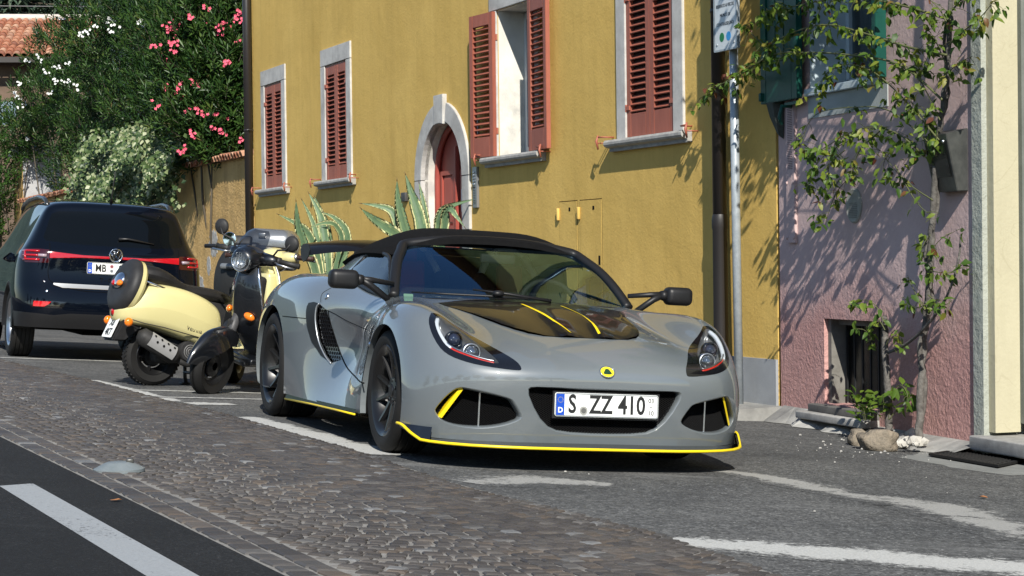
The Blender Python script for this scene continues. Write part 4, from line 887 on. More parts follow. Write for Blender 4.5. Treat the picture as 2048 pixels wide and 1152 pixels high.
for k in range(130):
    x = -.1-k*.162; o = bpy.data.objects.new('coping_tile', ct); COL.objects.link(o); o.parent = gw; o.location = (x, -.14, 2.50+rnd.uniform(-.01, .012)); o.rotation_euler = (R(12), 0, rnd.uniform(-.05, .05))
mb = MB(); mb.box((-10.55, .18, 2.52), (21.1, .52, .03)); mb.build('coping_bed', mottled('coping_mortar', (.20, .13, .09), (.34, .22, .15), 9, .95), gw)
def patch(cx, cz, w_, h_, seed):
    r_ = random.Random(seed); P = [(cx+w_/2*math.cos(a)*r_.uniform(.7, 1.15), cz+h_/2*math.sin(a)*r_.uniform(.75, 1.15)) for a in [2*math.pi*k/22 for k in range(22)]]
    m_ = MB(); m_.prism(P, (0, 0, 0), (1, 0, 0), (0, 0, 1), (0, -1, 0), -.01, .004); m_.build('bare_patch', mottled('bare_plaster', (.22, .21, .20), (.56, .55, .52), 14, .95, 60, .6, .01), gw)
gl = gw.matrix_world.inverted()
for u, v_, w_, h_, sd in ((427, 487, .55, .48, 1), (402, 572, .4, .34, 2), (418, 530, .25, .3, 3)):
    p = gl @ on_plane(u, v_, Vector((1.93, 13.8, 0)), N_YEL); patch(p.x, p.z, w_, h_, sd)
# gate pillar at the far end: ochre street face, grey near face, stone cap
gp = thing('gate_pillar', 'gate pillar with grey near face, ochre street face and pale stone cap', 'pillar', matrix=Y_M @ Matrix.Translation(LX(35.4, 0, 0)))
mb = MB(); mb.box((-.75, .45, 1.6), (1.48, .90, 4.1)); mb.build('pillar_shaft', OCHRE, gp)
mb = MB(); mb.box((.0, .47, 1.6), (.03, .92, 4.1)); mb.build('grey_face', mottled('grey_render', (.33, .33, .34), (.44, .44, .44), 4, .9), gp)
mb = MB(); mb.rbox((-.74, .45, 3.78), (1.68, 1.12, .22), .02); mb.build('pillar_cap', mottled('cap_stone', (.40, .39, .37), (.54, .53, .50), 6, .9), gp)
OL = leafmat('oleander_leaf', [(0, (.014, .040, .010)), (.45, (.034, .082, .017)), (.82, (.066, .125, .026)), (.96, (.11, .145, .035)), (1, (.13, .11, .04))], .22, .4)
WOODY = mat('woody_stem', (.08, .065, .045), .85)
def shrub(name, label, cat, clumps, tips, leafm, whorl, L, W, seed, group=None, droop=0.0, upward=.45, base=None):
    r_ = random.Random(seed); c0 = base or clumps[0][0]; t = thing(name, label, cat, Vector((c0.x, c0.y, gz(c0.x, c0.y)))); o0 = t.location
    lv = MB(); st = MB(); tipsout = []; tot = sum(r**2 for c, r in clumps)
    for c, r in clumps:
        st.tube([Vector((0, 0, -.1)), (c-o0)*.5+Vector((r_.uniform(-.2, .2), 0, 0)), c-o0], [.035, .02, .01], 6)
        for k in range(int(tips*r*r/tot)):
            d = Vector((r_.gauss(0, 1), r_.gauss(0, 1)-.25, r_.gauss(.25, 1))).normalized(); rr = r*r_.uniform(.62, 1.08); p = c+d*rr-o0
            ax = (d*(1-upward)+Vector((r_.uniform(-.35, .35), r_.uniform(-.35, .35), upward+r_.uniform(-.1, .2)))).normalized(); tone = r_.uniform(.1, .8)
            e1, e2 = frame_of(ax)
            if k % 3 == 0: st.tube([p-ax*.28, p], [.006, .004], 3, caps=False)
            for j in range(whorl):
                a = j*2.4+r_.uniform(-.3, .3); q = p-ax*(j/whorl)*.24; tl = lerp(.45, 1.1, j/whorl)+r_.uniform(-.15, .25)
                dd = ax*math.cos(tl)+(e1*math.cos(a)+e2*math.sin(a))*math.sin(tl); l_ = L*r_.uniform(.65, 1.15)
                leaf(lv, q, dd, ax, l_, W*r_.uniform(.8, 1.2), min(1, max(0, tone+r_.uniform(-.25, .25))), .25, droop+r_.uniform(0, .15), simple=True)
            tipsout.append((p, ax, d))
    st.build('trunk', WOODY, t, fixn=False); lv.build('foliage', leafm, t, fixn=False, kind='stuff'); return t, tipsout
AD = at_depth
t_w, tip_w = shrub('oleander_bush', 'tall dark green oleander bush with white flowers behind the garden wall', 'oleander', [(AD(130, 110, 43), .9), (AD(200, 60, 38), 1.0), (AD(245, 110, 37.4), 1.05), (AD(165, 190, 41.5), 1.0), (AD(290, 205, 35.6), .95), (AD(330, 80, 34.5), .9), (AD(215, 270, 38.6), .95), (AD(135, 250, 45), .85), (AD(280, 10, 36), .9), (AD(370, 20, 33), .75), (AD(150, 335, 42), .75), (AD(340, 180, 34), .85), (AD(270, 310, 36.2), .7), (AD(90, 190, 45), .8), (AD(60, 250, 46), .7)], 3400, OL, 12, .16, .032, 21)
t_p, tip_p = shrub('oleander_bush', 'dark oleander bush with pink flowers against the end of the yellow house', 'oleander', [(AD(440, 60, 29.5), .85), (AD(395, 130, 29.5), .8), (AD(465, 150, 29), .75), (AD(400, 230, 29), .65), (AD(455, 235, 29), .65), (AD(490, 40, 29.5), .7), (AD(425, 275, 28.8), .45), (AD(480, 275, 28.8), .4), (AD(360, 200, 30.5), .6), (AD(375, 60, 31), .7), (AD(390, 285, 30.2), .5)], 2500, OL, 12, .16, .032, 22)
def flowers(t, tips, px_list, name, m, mc, seed, size=.027):
    # flower heads sit on shrub tips nearest to the given directions (photograph pixels of the heads)
    r_ = random.Random(seed); o0 = t.location; head = None; QI = Q.inverted()
    pr = []
    for p, ax, d in tips:
        w_ = QI @ (p+o0-CAM); pr.append((1024+FPX*w_.x/w_.y, 576-FPX*w_.z/w_.y, w_.y))
    for u, v_, n in px_list:
        best = min(range(len(tips)), key=lambda i: (pr[i][0]-u)**2+(pr[i][1]-v_)**2+(pr[i][2]-29)*25)
        dep = pr[best][2]-.15; c = at_depth(u, v_, dep)-o0; mb = MB()
        for k in range(n):
            cc = c+Vector((r_.gauss(0, .042), r_.gauss(0, .04)-.03, r_.gauss(0, .036))); nn = Vector((r_.uniform(-.6, .6), -1, r_.uniform(-.1, .8))).normalized(); e1, e2 = frame_of(nn)
            for j in range(5):
                a = 2*math.pi*j/5+r_.uniform(-.1, .1); dd = e1*math.cos(a)+e2*math.sin(a); s_ = dd.cross(nn)
                mb.add([cc, cc+dd*size*.6+s_*size*.42+nn*.006, cc+dd*size*1.15+nn*.012, cc+dd*size*.6-s_*size*.42+nn*.006], [(0, 1, 2, 3)], True)
        mb.build(name, m, t, fixn=False, kind='stuff')
FW = mat('white_petal', (.80, .80, .78), .6); FP = mat('pink_petal', (.72, .10, .17), .6)
flowers(t_w, tip_w, [(162, 68, 9), (178, 66, 3), (222, 40, 10), (222, 57, 4), (233, 53, 3), (286, 46, 10), (292, 56, 4), (325, 62, 8), (195, 52, 3), (122, 36, 3), (82, 115, 6), (92, 144, 6), (110, 135, 6), (138, 125, 5), (113, 164, 6), (133, 164, 4), (153, 175, 5), (101, 187, 4), (42, 168, 5), (52, 165, 3), (30, 188, 7), (37, 196, 4), (54, 121, 4), (55, 281, 5), (46, 207, 3), (40, 217, 3), (388, 25, 3)], 'flower_head', FW, None, 31)
flowers(t_p, tip_p, [(340, 58, 12), (357, 50, 8), (361, 60, 5), (380, 37, 5), (440, 55, 12), (443, 60, 6), (478, 33, 12), (467, 44, 3), (310, 91, 5), (345, 88, 10), (352, 80, 4), (347, 107, 4), (326, 114, 4), (339, 125, 11), (349, 137, 5), (390, 134, 5), (456, 126, 8), (474, 110, 8), (480, 82, 4), (334, 176, 6), (368, 173, 10), (355, 180, 5), (396, 168, 5), (380, 166, 4), (364, 193, 6), (317, 207, 4), (376, 222, 11), (385, 218, 5), (400, 222, 5), (412, 229, 3), (442, 230, 4), (425, 256, 4), (443, 263, 6), (385, 272, 6), (370, 301, 7), (420, 294, 5), (486, 279, 5), (453, 72, 3), (418, 18, 4), (417, 53, 4)], 'flower_head', FP, None, 32)
# variegated ivy hanging over the wall
IVY = leafmat('variegated_leaf', [(0, (.025, .055, .022)), (.3, (.055, .095, .035)), (.55, (.12, .18, .06)), (.75, (.28, .32, .16)), (1, (.46, .49, .32))], .25, .4)
iv = thing('ivy', 'pale variegated ivy hanging over the garden wall behind the SUV', 'ivy', on_plane(270, 330, Vector((1.93, 13.8, 0)), N_YEL)); lv = MB(); st = MB(); r_ = random.Random(8)
ip = [(330, 228), (368, 262), (380, 300), (352, 345), (350, 415), (330, 445), (300, 450), (150, 445), (150, 395), (172, 350), (165, 330), (190, 290), (250, 250)]
n_ = 0
strands = [(r_.uniform(170, 365), r_.uniform(255, 330)) for _ in range(90)]
while n_ < 6500:
    u, v_ = r_.uniform(100, 385), r_.uniform(225, 450)
    if not in_poly((u, v_), ip) and not (in_poly((u+r_.gauss(0, 10), v_-abs(r_.gauss(0, 16))), ip) and r_.random() < .5): continue
    if r_.random() < .62:
        su, sv = r_.choice(strands); f_ = r_.uniform(0, 1); u = su-38*f_+18*math.sin(su+f_*5)*f_+r_.gauss(0, 5); v_ = sv+105*f_**1.1+r_.gauss(0, 5)
    bul = .20+.40*max(0, 1-((u-265)/125)**2)*max(.2, 1-abs(v_-320)/170)+.22*math.sin(u*.055)*math.sin(v_*.05+u*.02)
    p = on_plane(u, v_, Vector((1.93, 13.8, 0))+N_YEL*(bul*r_.uniform(.55, 1.05)), N_YEL)-iv.location
    d = Vector((r_.uniform(-.8, .5), r_.uniform(-.8, .3), r_.uniform(-1.2, .1))); L = r_.uniform(.055, .11)
    leaf(lv, p, d, Vector((r_.uniform(-.7, .3), -1, r_.uniform(0, 1.1))), L, L*.85, min(1, max(0, r_.gauss(.45, .28))), .15, .15, simple=True); n_ += 1
for k in range(30):
    u, v_ = r_.uniform(200, 340), r_.uniform(270, 330); P = [on_plane(u+a*r_.uniform(-1, .4), v_+a*2.4, Vector((1.93, 13.8, 0))+N_YEL*(.25+.2*r_.random()), N_YEL)-iv.location for a in (0, 18, 36, 52)]; st.tube(P, .0025, 4)
st.build('stem', WOODY, iv, fixn=False, kind='stuff'); lv.build('foliage', IVY, iv, fixn=False, kind='stuff')
for (pts, lab) in (([(150, 345), (135, 365), (112, 385), (100, 392)], 0),):
    pass
# light green hedge shrubs beyond the pillar
LG = leafmat('bright_leaf', [(0, (.022, .06, .010)), (.5, (.05, .12, .018)), (.9, (.09, .18, .03)), (1, (.12, .16, .04))], .3)
shrub('garden_shrub', 'bright green leafy shrub at the left edge above the pillar', 'shrub', [(AD(30, 265, 47), .8), (AD(-20, 330, 46), .9), (AD(60, 285, 46), .55), (AD(-30, 240, 47), .8)], 620, LG, 10, .10, .04, 24)
shrub('garden_shrub', 'dark green dense shrub at the left edge left of the gate pillar', 'shrub', [(AD(-5, 380, 47.5), .75), (AD(5, 430, 47.5), .75), (AD(-45, 400, 47), .9), (AD(0, 330, 48), .6)], 640, LG, 10, .09, .035, 25)
# the house with the tiled roof
hm = basis(AD(-60, 540, 56), (1, .12, 0), (-.12, 1, 0), (0, 0, 1)); hh = thing('tiled_house', 'far house with sunlit terracotta tile roof above the shrubs', 'house', matrix=hm); hz = lambda v_: 1.0+(526-v_)/FPX*56
ez, rz_ = hz(168), hz(58); hx0, hx1 = -4.0, 3.6
mb = MB(); mb.box((-.2, 4.2, ez/2-.3), (7.0, 7.0, ez+.4)); mb.build('wall', mottled('brown_wall', (.10, .07, .05), (.16, .11, .08), 2, .9), hh)
mb = MB(); P = [Vector((hx0, 0, ez)), Vector((hx1, 0, ez)), Vector((hx1, 4.2, rz_)), Vector((hx0, 4.2, rz_)), Vector((hx0, 8.4, ez)), Vector((hx1, 8.4, ez))]; mb.add(P, [(0, 1, 2, 3), (3, 2, 5, 4)], False); rf = mb.build('roof', mat('roof_base', (.20, .08, .045), .95), hh)
sl = math.atan2(rz_-ez, 4.2); SL = math.hypot(4.2, rz_-ez); rt_ = tile_mesh(.115, .42, .02, 6); rt_.materials.append(TERR); k = 0; rows = int(SL/.36)
for i in range(rows):
    for j in range(22):
        x = hx1-.15-j*.225
        if k >= 298: continue
        o = bpy.data.objects.new('roof_tile', rt_); COL.objects.link(o); o.parent = rf; y = i*.36; o.location = (x, y*math.cos(sl)-.06, ez+y*math.sin(sl)+.005); o.rotation_euler = (sl-.04, rnd.uniform(-.04, .04), rnd.uniform(-.03, .03)); k += 1
mb = MB(); mb.tube([(hx0, 4.2, rz_+.05), (hx1, 4.2, rz_+.05)], .13, 8); mb.build('ridge', mottled('ridge_mortar', (.50, .44, .38), (.62, .56, .50), 6, .9), hh)
mb = MB(); mb.box((-.2, -.08, ez-.10), (7.4, .14, .16)); mb.build('gutter', mat('dark_gutter', (.03, .025, .022), .6), hh)
p = hm.inverted() @ AD(8, 222, 56); mb = MB(); mb.box((p.x, .68, p.z), (.62, .06, .8)); wf = mb.build('window', mat('window_frame_brown', (.10, .07, .05), .6), hh); mb = MB(); mb.box((p.x, .64, p.z), (.5, .02, .68)); mb.build('pane', mat('pane_blue', (.20, .26, .32), .15), wf)
mb = MB(); mb.tube([(0, 4.2, rz_), (0, 4.2, rz_+.55)], .035, 6); mb.tube([(-3.9, 4.2, rz_+.45), (3.5, 4.2, rz_+.42)], .012, 4); mb.build('roof_wire', mat('wire_grey', (.2, .2, .2), .6), hh)
# conifers and woods behind, hill
CON = leafmat('cedar_needle', [(0, (.030, .055, .036)), (.6, (.055, .088, .055)), (1, (.085, .12, .075))], .1, .7)
def conifer(label, cx, y, top, wid, seed, m=CON, n=26):
    r_ = random.Random(seed); c = AD(cx, 500, y); t = thing('cedar_tree', label, 'tree', Vector((c.x, c.y, gz(c.x, c.y)))); lv = MB(); st = MB(); h = top-t.location.z; st.tube([(0, 0, -.3), (0, 0, h)], [.35, .05], 8)
    for k in range(n):
        z = h*(.35+.63*k/n); rr = wid*(1-(k/n)**1.4)+.4
        for j in range(6):
            a = r_.uniform(0, 6.28); e = Vector((math.cos(a), math.sin(a), -.12)); tip = Vector((0, 0, z))+e*rr*r_.uniform(.7, 1.1)+Vector((0, 0, r_.uniform(-.3, .3))); st.tube([Vector((0, 0, z)), tip], [.05, .015], 4)
            for q in range(42):
                f = r_.uniform(.25, 1); p = Vector((0, 0, z)).lerp(tip, f)+Vector((r_.gauss(0, .35), r_.gauss(0, .35), r_.gauss(-.1, .12))); leaf(lv, p, Vector((r_.uniform(-1, 1), r_.uniform(-1, 1), r_.uniform(-.7, .2))), Vector((0, 0, 1)), .5, .13, min(1, max(0, r_.gauss(.5, .25))), .1, .2, simple=True)
    st.build('trunk', WOODY, t, fixn=False); lv.build('crown', m, t, fixn=False, kind='stuff')
conifer('large grey green cedar behind the tiled roof at the top left', 40, 72, 13.5, 5.0, 41); conifer('dark cedar peeping over the shrubs beside the tiled roof', 112, 80, 13.0, 2.6, 42)
mb = MB(); r_ = random.Random(2); rows = []
for i in range(14):
    y = 260+i*45; rows.append([Vector((x, y, -5+(125+50*math.sin(x*.006+1))*min(1, i/7)**1.2+6*math.sin(x*.03+i)+r_.uniform(-2, 2))) for x in [-420+k*26 for k in range(34)]])
mb.grid(rows); HILL = mottled('wooded_hill', (.030, .055, .050), (.060, .090, .075), .06, .95, .35, 1.0, 3.0); o = mb.build('hill', HILL); o['kind'] = 'structure'  # distance haze is put into the bluish green of the hill
# ---------------------------------------------------------------- variegated agaves in front of the yellow wall
AGV, nt, b = new_mat('agave_leaf'); at = N(nt, 'ShaderNodeAttribute'); at.attribute_name = 'tone'; v = coords(nt, (1, 1, .35))
c = ramp(nt, at.outputs['Fac'], [(0, (.06, .12, .068)), (.35, (.12, .19, .10)), (.55, (.20, .27, .13)), (.72, (.50, .50, .22)), (1, (.62, .60, .33))]); c = mix(nt, .5, c, ramp(nt, noise(nt, 14, 5, .6, v), [(.3, (.75, .75, .75)), (.7, (1.15, 1.15, 1.1))]), 'MULTIPLY')
nt.links.new(c, b.inputs['Base Color']); b.inputs['Roughness'].default_value = .5; b.inputs['Specular IOR Level'].default_value = .35
SPINE = mat('agave_spine', (.06, .035, .025), .6)
def agave(label, depth, base, leaves, extra, seed):
    r_ = random.Random(seed); c0 = at_depth(*base, depth); t = thing('agave', label, 'agave', Vector((c0.x, c0.y, gz(c0.x, c0.y, .1)))); o0 = t.location
    paths = []
    for pts, w, dz in leaves:
        # photograph pixels of the leaf's midline from the heart to the tip, set at the plant's own depth
        P = [Vector((0, 0, .05))]+[at_depth(u, v_, depth+dz*(i+1)/len(pts))-o0 for i, (u, v_) in enumerate(pts)]; paths.append((P, .82*w*depth/FPX))
    for a, el, L, w in extra:
        d = Vector((math.cos(a), math.sin(a), 0)); P = [Vector((0, 0, .05)), d*L*.3*math.cos(el)+Vector((0, 0, L*.35*math.sin(el)+.05)), d*L*.7*math.cos(el)+Vector((0, 0, L*.7*math.sin(el))), d*L*math.cos(el)*1.1+Vector((0, 0, L*.9*math.sin(el)))]; paths.append((P, w))
    for P, w in paths:
        n = 22; C = [Vector(q) for q in interp(P, n)]; mb = MB(); ref = None; rows = []
        for i, p in enumerate(C):
            tg = (C[min(i+1, n-1)]-C[max(i-1, 0)]).normalized(); view = Vector((-.05, -1, .25)); s = tg.cross(view)
            s = s.normalized() if s.length > 1e-3 else Vector((1, 0, 0))
            if ref is not None and s.dot(ref) < 0: s = -s
            ref = s; nn = s.cross(tg).normalized(); 
            if nn.dot(view) < 0: nn = -nn
            u = i/(n-1); ww = w*(.72+.5*math.sin(math.pi*min(1, u*1.25+.05)) if u < .6 else 1.12*(1-((u-.6)/.4)**1.35))*.5; ww = max(ww, .002)
            rows.append([p+s*ww*q+nn*(ww*.42*abs(q)**1.6)*1 for q in (-1, -.66, -.36, 0, .36, .66, 1)]+[p-nn*ww*.18])
        base_i = len(mb.v)
        for i in range(n-1):
            for q in range(6):
                tone = (.95, .42, .2, .2, .42, .95)[q]+r_.uniform(-.08, .08); mb.cc = (min(1, max(0, tone)),)*3
                if q in (1, 4) : mb.cc = (min(1, max(0, .35+r_.uniform(-.1, .2))),)*3
                mb.add([rows[i][q], rows[i][q+1], rows[i+1][q+1], rows[i+1][q]], [(0, 1, 2, 3)], True)
            mb.cc = (.15,)*3
            mb.add([rows[i][0], rows[i+1][0], rows[i+1][7], rows[i][7]], [(0, 1, 2, 3)], True); mb.add([rows[i][7], rows[i+1][7], rows[i+1][6], rows[i][6]], [(0, 1, 2, 3)], True)
        me = mb.mesh('leaf', fixn=False); bm = bmesh.new(); bm.from_mesh(me); bmesh.ops.remove_doubles(bm, verts=bm.verts[:], dist=1e-5); bm.to_mesh(me); bm.free()
        lf = link('leaf', me, AGV, t)
        sp = MB(); sp.tube([C[-1]-(C[-1]-C[-2])*.2, C[-1]+(C[-1]-C[-2]).normalized()*.035], [.005, .001], 5)
        for i in range(4, n-2, 2):
            for q in (0, 6): d = (rows[i][q]-C[i]).normalized(); sp.tube([rows[i][q], rows[i][q]+d*.009], [.003, .0008], 3, caps=False)
        sp.build('spine', SPINE, lf, fixn=False)
    return t
agave('smaller variegated agave against the yellow wall, behind the rear wing of the grey car', 21.6, (658, 640),
    [([(640, 540), (627, 490), (612, 462), (590, 446), (557, 429)], 19, -.2), ([(632, 545), (610, 495), (596, 450), (592, 402)], 22, -.3), ([(645, 540), (636, 485), (626, 445), (604, 400)], 17, .1), ([(655, 530), (650, 480), (640, 430), (618, 387)], 25, .2), ([(660, 520), (655, 460), (641, 422), (629, 394)], 16, .3), ([(680, 540), (694, 490), (691, 460), (669, 436), (645, 425)], 19, -.1), ([(670, 540), (684, 482), (674, 454), (659, 446), (636, 449), (620, 457)], 13, -.35)],
    [(.3, .5, .9, .10), (1.5, .7, .9, .10), (-.6, .3, .8, .1), (2.6, .4, .9, .10)], 3)
agave('larger variegated agave against the yellow wall, behind the black soft top', 19.4, (846, 640),
    [([(825, 530), (797, 475), (776, 458), (746, 438), (723, 418)], 27, -.3), ([(815, 530), (800, 468), (791, 438), (780, 420), (755, 412), (723, 407)], 21, .1), ([(830, 530), (812, 468), (804, 438), (796, 400), (794, 361)], 25, -.1), ([(848, 530), (844, 465), (837, 428), (823, 389), (811, 349)], 30, .1), ([(856, 530), (854, 465), (847, 408), (838, 366)], 18, .2), ([(870, 530), (877, 460), (878, 438), (887, 420), (911, 409), (950, 398)], 19, -.2), ([(875, 530), (888, 460), (892, 426), (901, 418), (912, 432), (929, 454)], 20, -.3)],
    [(.5, .4, .9, .1), (1.6, .6, 1., .11), (-1.0, .3, .9, .1), (3.0, .3, .9, .1)], 4)
# ---------------------------------------------------------------- trees across the road behind the camera (seen in the car bodies' reflections)
TREEL = leafmat('broad_leaf', [(0, (.018, .040, .012)), (.5, (.035, .075, .018)), (1, (.06, .11, .03))], .2, .6)
def roadside_tree(label, x, y, h, w_, seed):
    r_ = random.Random(seed); t = thing('roadside_tree', label, 'tree', (x, y, gz(x, y)), 0, 'trees across the road'); lv = MB(); st = MB(); st.tube([(0, 0, -.2), (.1, 0, h*.5), (0, .1, h*.85)], [.22, .15, .05], 8)
    for k in range(14):
        c = Vector((r_.uniform(-1, 1)*w_*.6, r_.uniform(-1, 1)*w_*.6, h*r_.uniform(.32, .88))); rad = w_*r_.uniform(.35, .6); st.tube([(0, 0, h*.4), c], [.07, .02], 5)
        for q in range(130):
            d = Vector((r_.gauss(0, 1), r_.gauss(0, 1), r_.gauss(0, 1))).normalized(); leaf(lv, c+d*rad*r_.uniform(.5, 1.05), Vector((r_.uniform(-1, 1), r_.uniform(-1, 1), r_.uniform(-1, .3))), d, .42, .3, min(1, max(0, r_.gauss(.5, .25))), .2, .2, simple=True)
    st.build('trunk', WOODY, t, fixn=False); lv.build('crown', TREEL, t, fixn=False, kind='stuff')
for k, (x, y, h, w_) in enumerate(((-26, -13, 6.5, 2.6), (-20.5, -15, 7.5, 3.0), (-14, -14, 6, 2.6), (-8, -16, 8, 3.2), (-1.5, -15, 6.5, 2.8), (5, -17, 7.5, 3.0), (11.5, -15.5, 6.5, 2.7), (18, -17, 8, 3.2), (-33, -8, 7, 3.0), (-38, 0, 7, 3.0))):
    roadside_tree('leafy tree across the road, seen only in reflections', x, y, h, w_, 60+k)
# ---------------------------------------------------------------- sports car body surface
# control net: 19 stations (front bottom -> nose -> bonnet -> tail) x 11 lines (centre -> sill)
# car axes: x to the car's right, y forward from the front axle, z up
def car_net():
    X, Y, Z = [], [], []
    def st(x, y, z):
        X.append(x); Y.append(y if isinstance(y, list) else [y]*11); Z.append(z if isinstance(z, list) else [z]*11)
    st([0,.20,.38,.52,.62,.70,.76,.81,.84,.86,.868], [.86,.86,.85,.81,.77,.72,.67,.61,.56,.51,.47], [.130,.130,.130,.130,.130,.130,.131,.134,.145,.156,.165])
    st([0,.20,.38,.525,.63,.705,.77,.82,.852,.870,.872], [.895,.895,.885,.845,.80,.75,.695,.63,.565,.49,.43], [.27,.27,.27,.27,.265,.26,.255,.25,.24,.215,.165])
    st([0,.2,.38,.53,.635,.71,.775,.828,.862,.876,.874], [.91,.91,.90,.865,.82,.765,.705,.63,.55,.45,.38], [.36,.36,.36,.36,.36,.355,.35,.34,.32,.27,.165])
    st([0,.2,.38,.53,.635,.71,.778,.832,.867,.88,.875], [.915,.915,.905,.868,.82,.76,.69,.60,.51,.40,.32], [.43,.43,.43,.435,.44,.445,.445,.435,.40,.32,.165])
    st([0,.2,.38,.525,.63,.71,.78,.835,.87,.882,.875], [.895,.893,.88,.835,.78,.71,.63,.53,.43,.33,.25], [.485,.485,.487,.495,.51,.53,.535,.52,.47,.36,.165])
    st([0,.2,.38,.515,.62,.71,.785,.84,.872,.882,.874], [.79,.785,.765,.70,.64,.56,.49,.41,.33,.25,.18], [.555,.555,.555,.56,.60,.655,.655,.62,.535,.39,.165])
    st([0,.2,.38,.505,.61,.705,.785,.842,.87,.88,.87], [.60,.60,.58,.52,.46,.39,.33,.27,.2,.14,.08], [.632,.63,.62,.61,.665,.725,.718,.662,.56,.40,.165])
    st([0,.2,.38,.50,.60,.695,.78,.84,.868,.875,.865], [.35,.35,.33,.28,.22,.17,.13,.09,.05,.02,-.02], [.70,.695,.675,.66,.705,.753,.742,.68,.57,.40,.165])
    st([0,.2,.38,.50,.59,.68,.765,.825,.855,.865,.855], [.07,.07,.05,.02,-.02,-.05,-.08,-.1,-.12,-.14,-.16], [.752,.747,.73,.715,.735,.76,.74,.675,.565,.40,.165])
    st([0,.2,.38,.50,.58,.655,.73,.785,.81,.83,.845], [-.20,-.21,-.24,-.27,-.29,-.31,-.33,-.35,-.36,-.37,-.38], [.785,.783,.778,.77,.77,.765,.735,.66,.53,.36,.165])
    st([0,.2,.38,.50,.58,.66,.735,.768,.728,.802,.85], -.65, [.80,.80,.80,.80,.80,.785,.745,.65,.49,.30,.165])
    st([0,.2,.38,.50,.59,.675,.75,.778,.722,.80,.855], -1.0, [.82,.82,.82,.82,.825,.815,.765,.66,.48,.29,.165])
    st([0,.2,.38,.50,.60,.70,.782,.822,.80,.835,.868], -1.3, [.84,.84,.84,.845,.855,.85,.79,.68,.48,.28,.165])
    st([0,.2,.38,.50,.61,.72,.82,.875,.885,.885,.88], -1.6, [.86,.86,.86,.86,.87,.872,.815,.70,.48,.28,.165])
    st([0,.2,.38,.50,.61,.73,.83,.885,.90,.90,.885], -1.95, [.88,.88,.875,.87,.875,.882,.825,.72,.50,.29,.165])
    st([0,.2,.38,.5,.61,.73,.83,.885,.905,.905,.885], -2.37, [.90,.9,.89,.88,.88,.878,.82,.72,.50,.29,.165])
    st([0,.2,.38,.5,.60,.71,.81,.865,.885,.885,.87], -2.75, [.90,.90,.89,.87,.85,.82,.75,.64,.48,.30,.19])
    st([0,.2,.38,.5,.59,.67,.74,.79,.81,.81,.80], -3.02, [.86,.86,.85,.83,.79,.73,.65,.55,.43,.32,.22])
    st([0,.2,.36,.47,.55,.61,.66,.69,.70,.70,.68], -3.15, [.80,.80,.79,.77,.74,.69,.62,.53,.44,.34,.26])
    return np.stack([np.array(X), np.array(Y), np.array(Z)], 2)

def _bsp(n, m):
    # matrix of a clamped-by-reflection uniform cubic B-spline, n control rows -> m sub-steps per span
    ts = np.linspace(0, n-1, (n-1)*m+1); B = np.zeros((len(ts), n))
    for r, t in enumerate(ts):
        i = min(int(t), n-2); u = t-i
        w = [(1-u)**3/6, (3*u**3-6*u*u+4)/6, (-3*u**3+3*u*u+3*u+1)/6, u**3/6]
        for k in range(4):
            j = i-1+k
            if j < 0: B[r, 0] += 2*w[k]; B[r, 1] -= w[k]
            elif j > n-1: B[r, n-1] += 2*w[k]; B[r, n-2] -= w[k]
            else: B[r, j] += w[k]
    return B

def spline_surface(P, mu, mv, sharp=.6, mirror0=True):
    # smooth surface through (nearly) the control net P[nu, nv, 3]; column 0 lies on the mirror plane
    nu, nv, _ = P.shape
    if mirror0:
        G = P[:, 1:3][:, ::-1].copy(); G[..., 0] *= -1; P2 = np.concatenate([G, P], 1); off = 2
    else: P2, off = P, 0
    Bu1, Bv1 = _bsp(nu, 1), _bsp(P2.shape[1], 1)
    C = P2.copy()
    for _ in range(2): C = C + sharp*(P2 - np.einsum('ai,ijk,bj->abk', Bu1, C, Bv1))
    if mirror0: C[:, off, 0] = 0
    S = np.einsum('ai,ijk,bj->abk', _bsp(nu, mu), C, _bsp(P2.shape[1], mv))
    S = S[:, off*mv:]
    if mirror0: S[:, 0, 0] = 0
    return S
# ---------------------------------------------------------------- the grey sports car
CAR_M = Matrix(((-0.9403089, 0.3344199, 0.0631062, 0.1071152), (-0.3338032, -0.9424223, 0.0203894, 9.6892718),
                (0.0662913, -0.0018927, 0.9977985, 0.0), (0, 0, 0, 1)))
PAINT, _nt, _b = new_mat('grey_paint')
_b.inputs['Base Color'].default_value = (.135, .152, .162, 1); _b.inputs['Roughness'].default_value = .42
_b.inputs['Coat Weight'].default_value = 1.0; _b.inputs['Coat Roughness'].default_value = .02; _b.inputs['Coat IOR'].default_value = 1.7
_v = coords(_nt); _c = ramp(_nt, noise(_nt, 3, 4, .6, _v), [(.3, (.124, .142, .152)), (.75, (.134, .152, .163))]); _nt.links.new(_c, _b.inputs['Base Color'])
FABRIC = mottled('soft_top_fabric', (.006, .006, .0065), (.009, .009, .0095), 30, .95, 900, .3, .001, spec=.08)
CARBON = mat('carbon_panel', (.006, .006, .007), .35, coat=.55, spec=.12)
CARBON.node_tree.nodes['Principled BSDF'].inputs['Coat IOR'].default_value = 1.42
SATIN = mat('satin_black', (.010, .010, .011), .45, spec=.35)

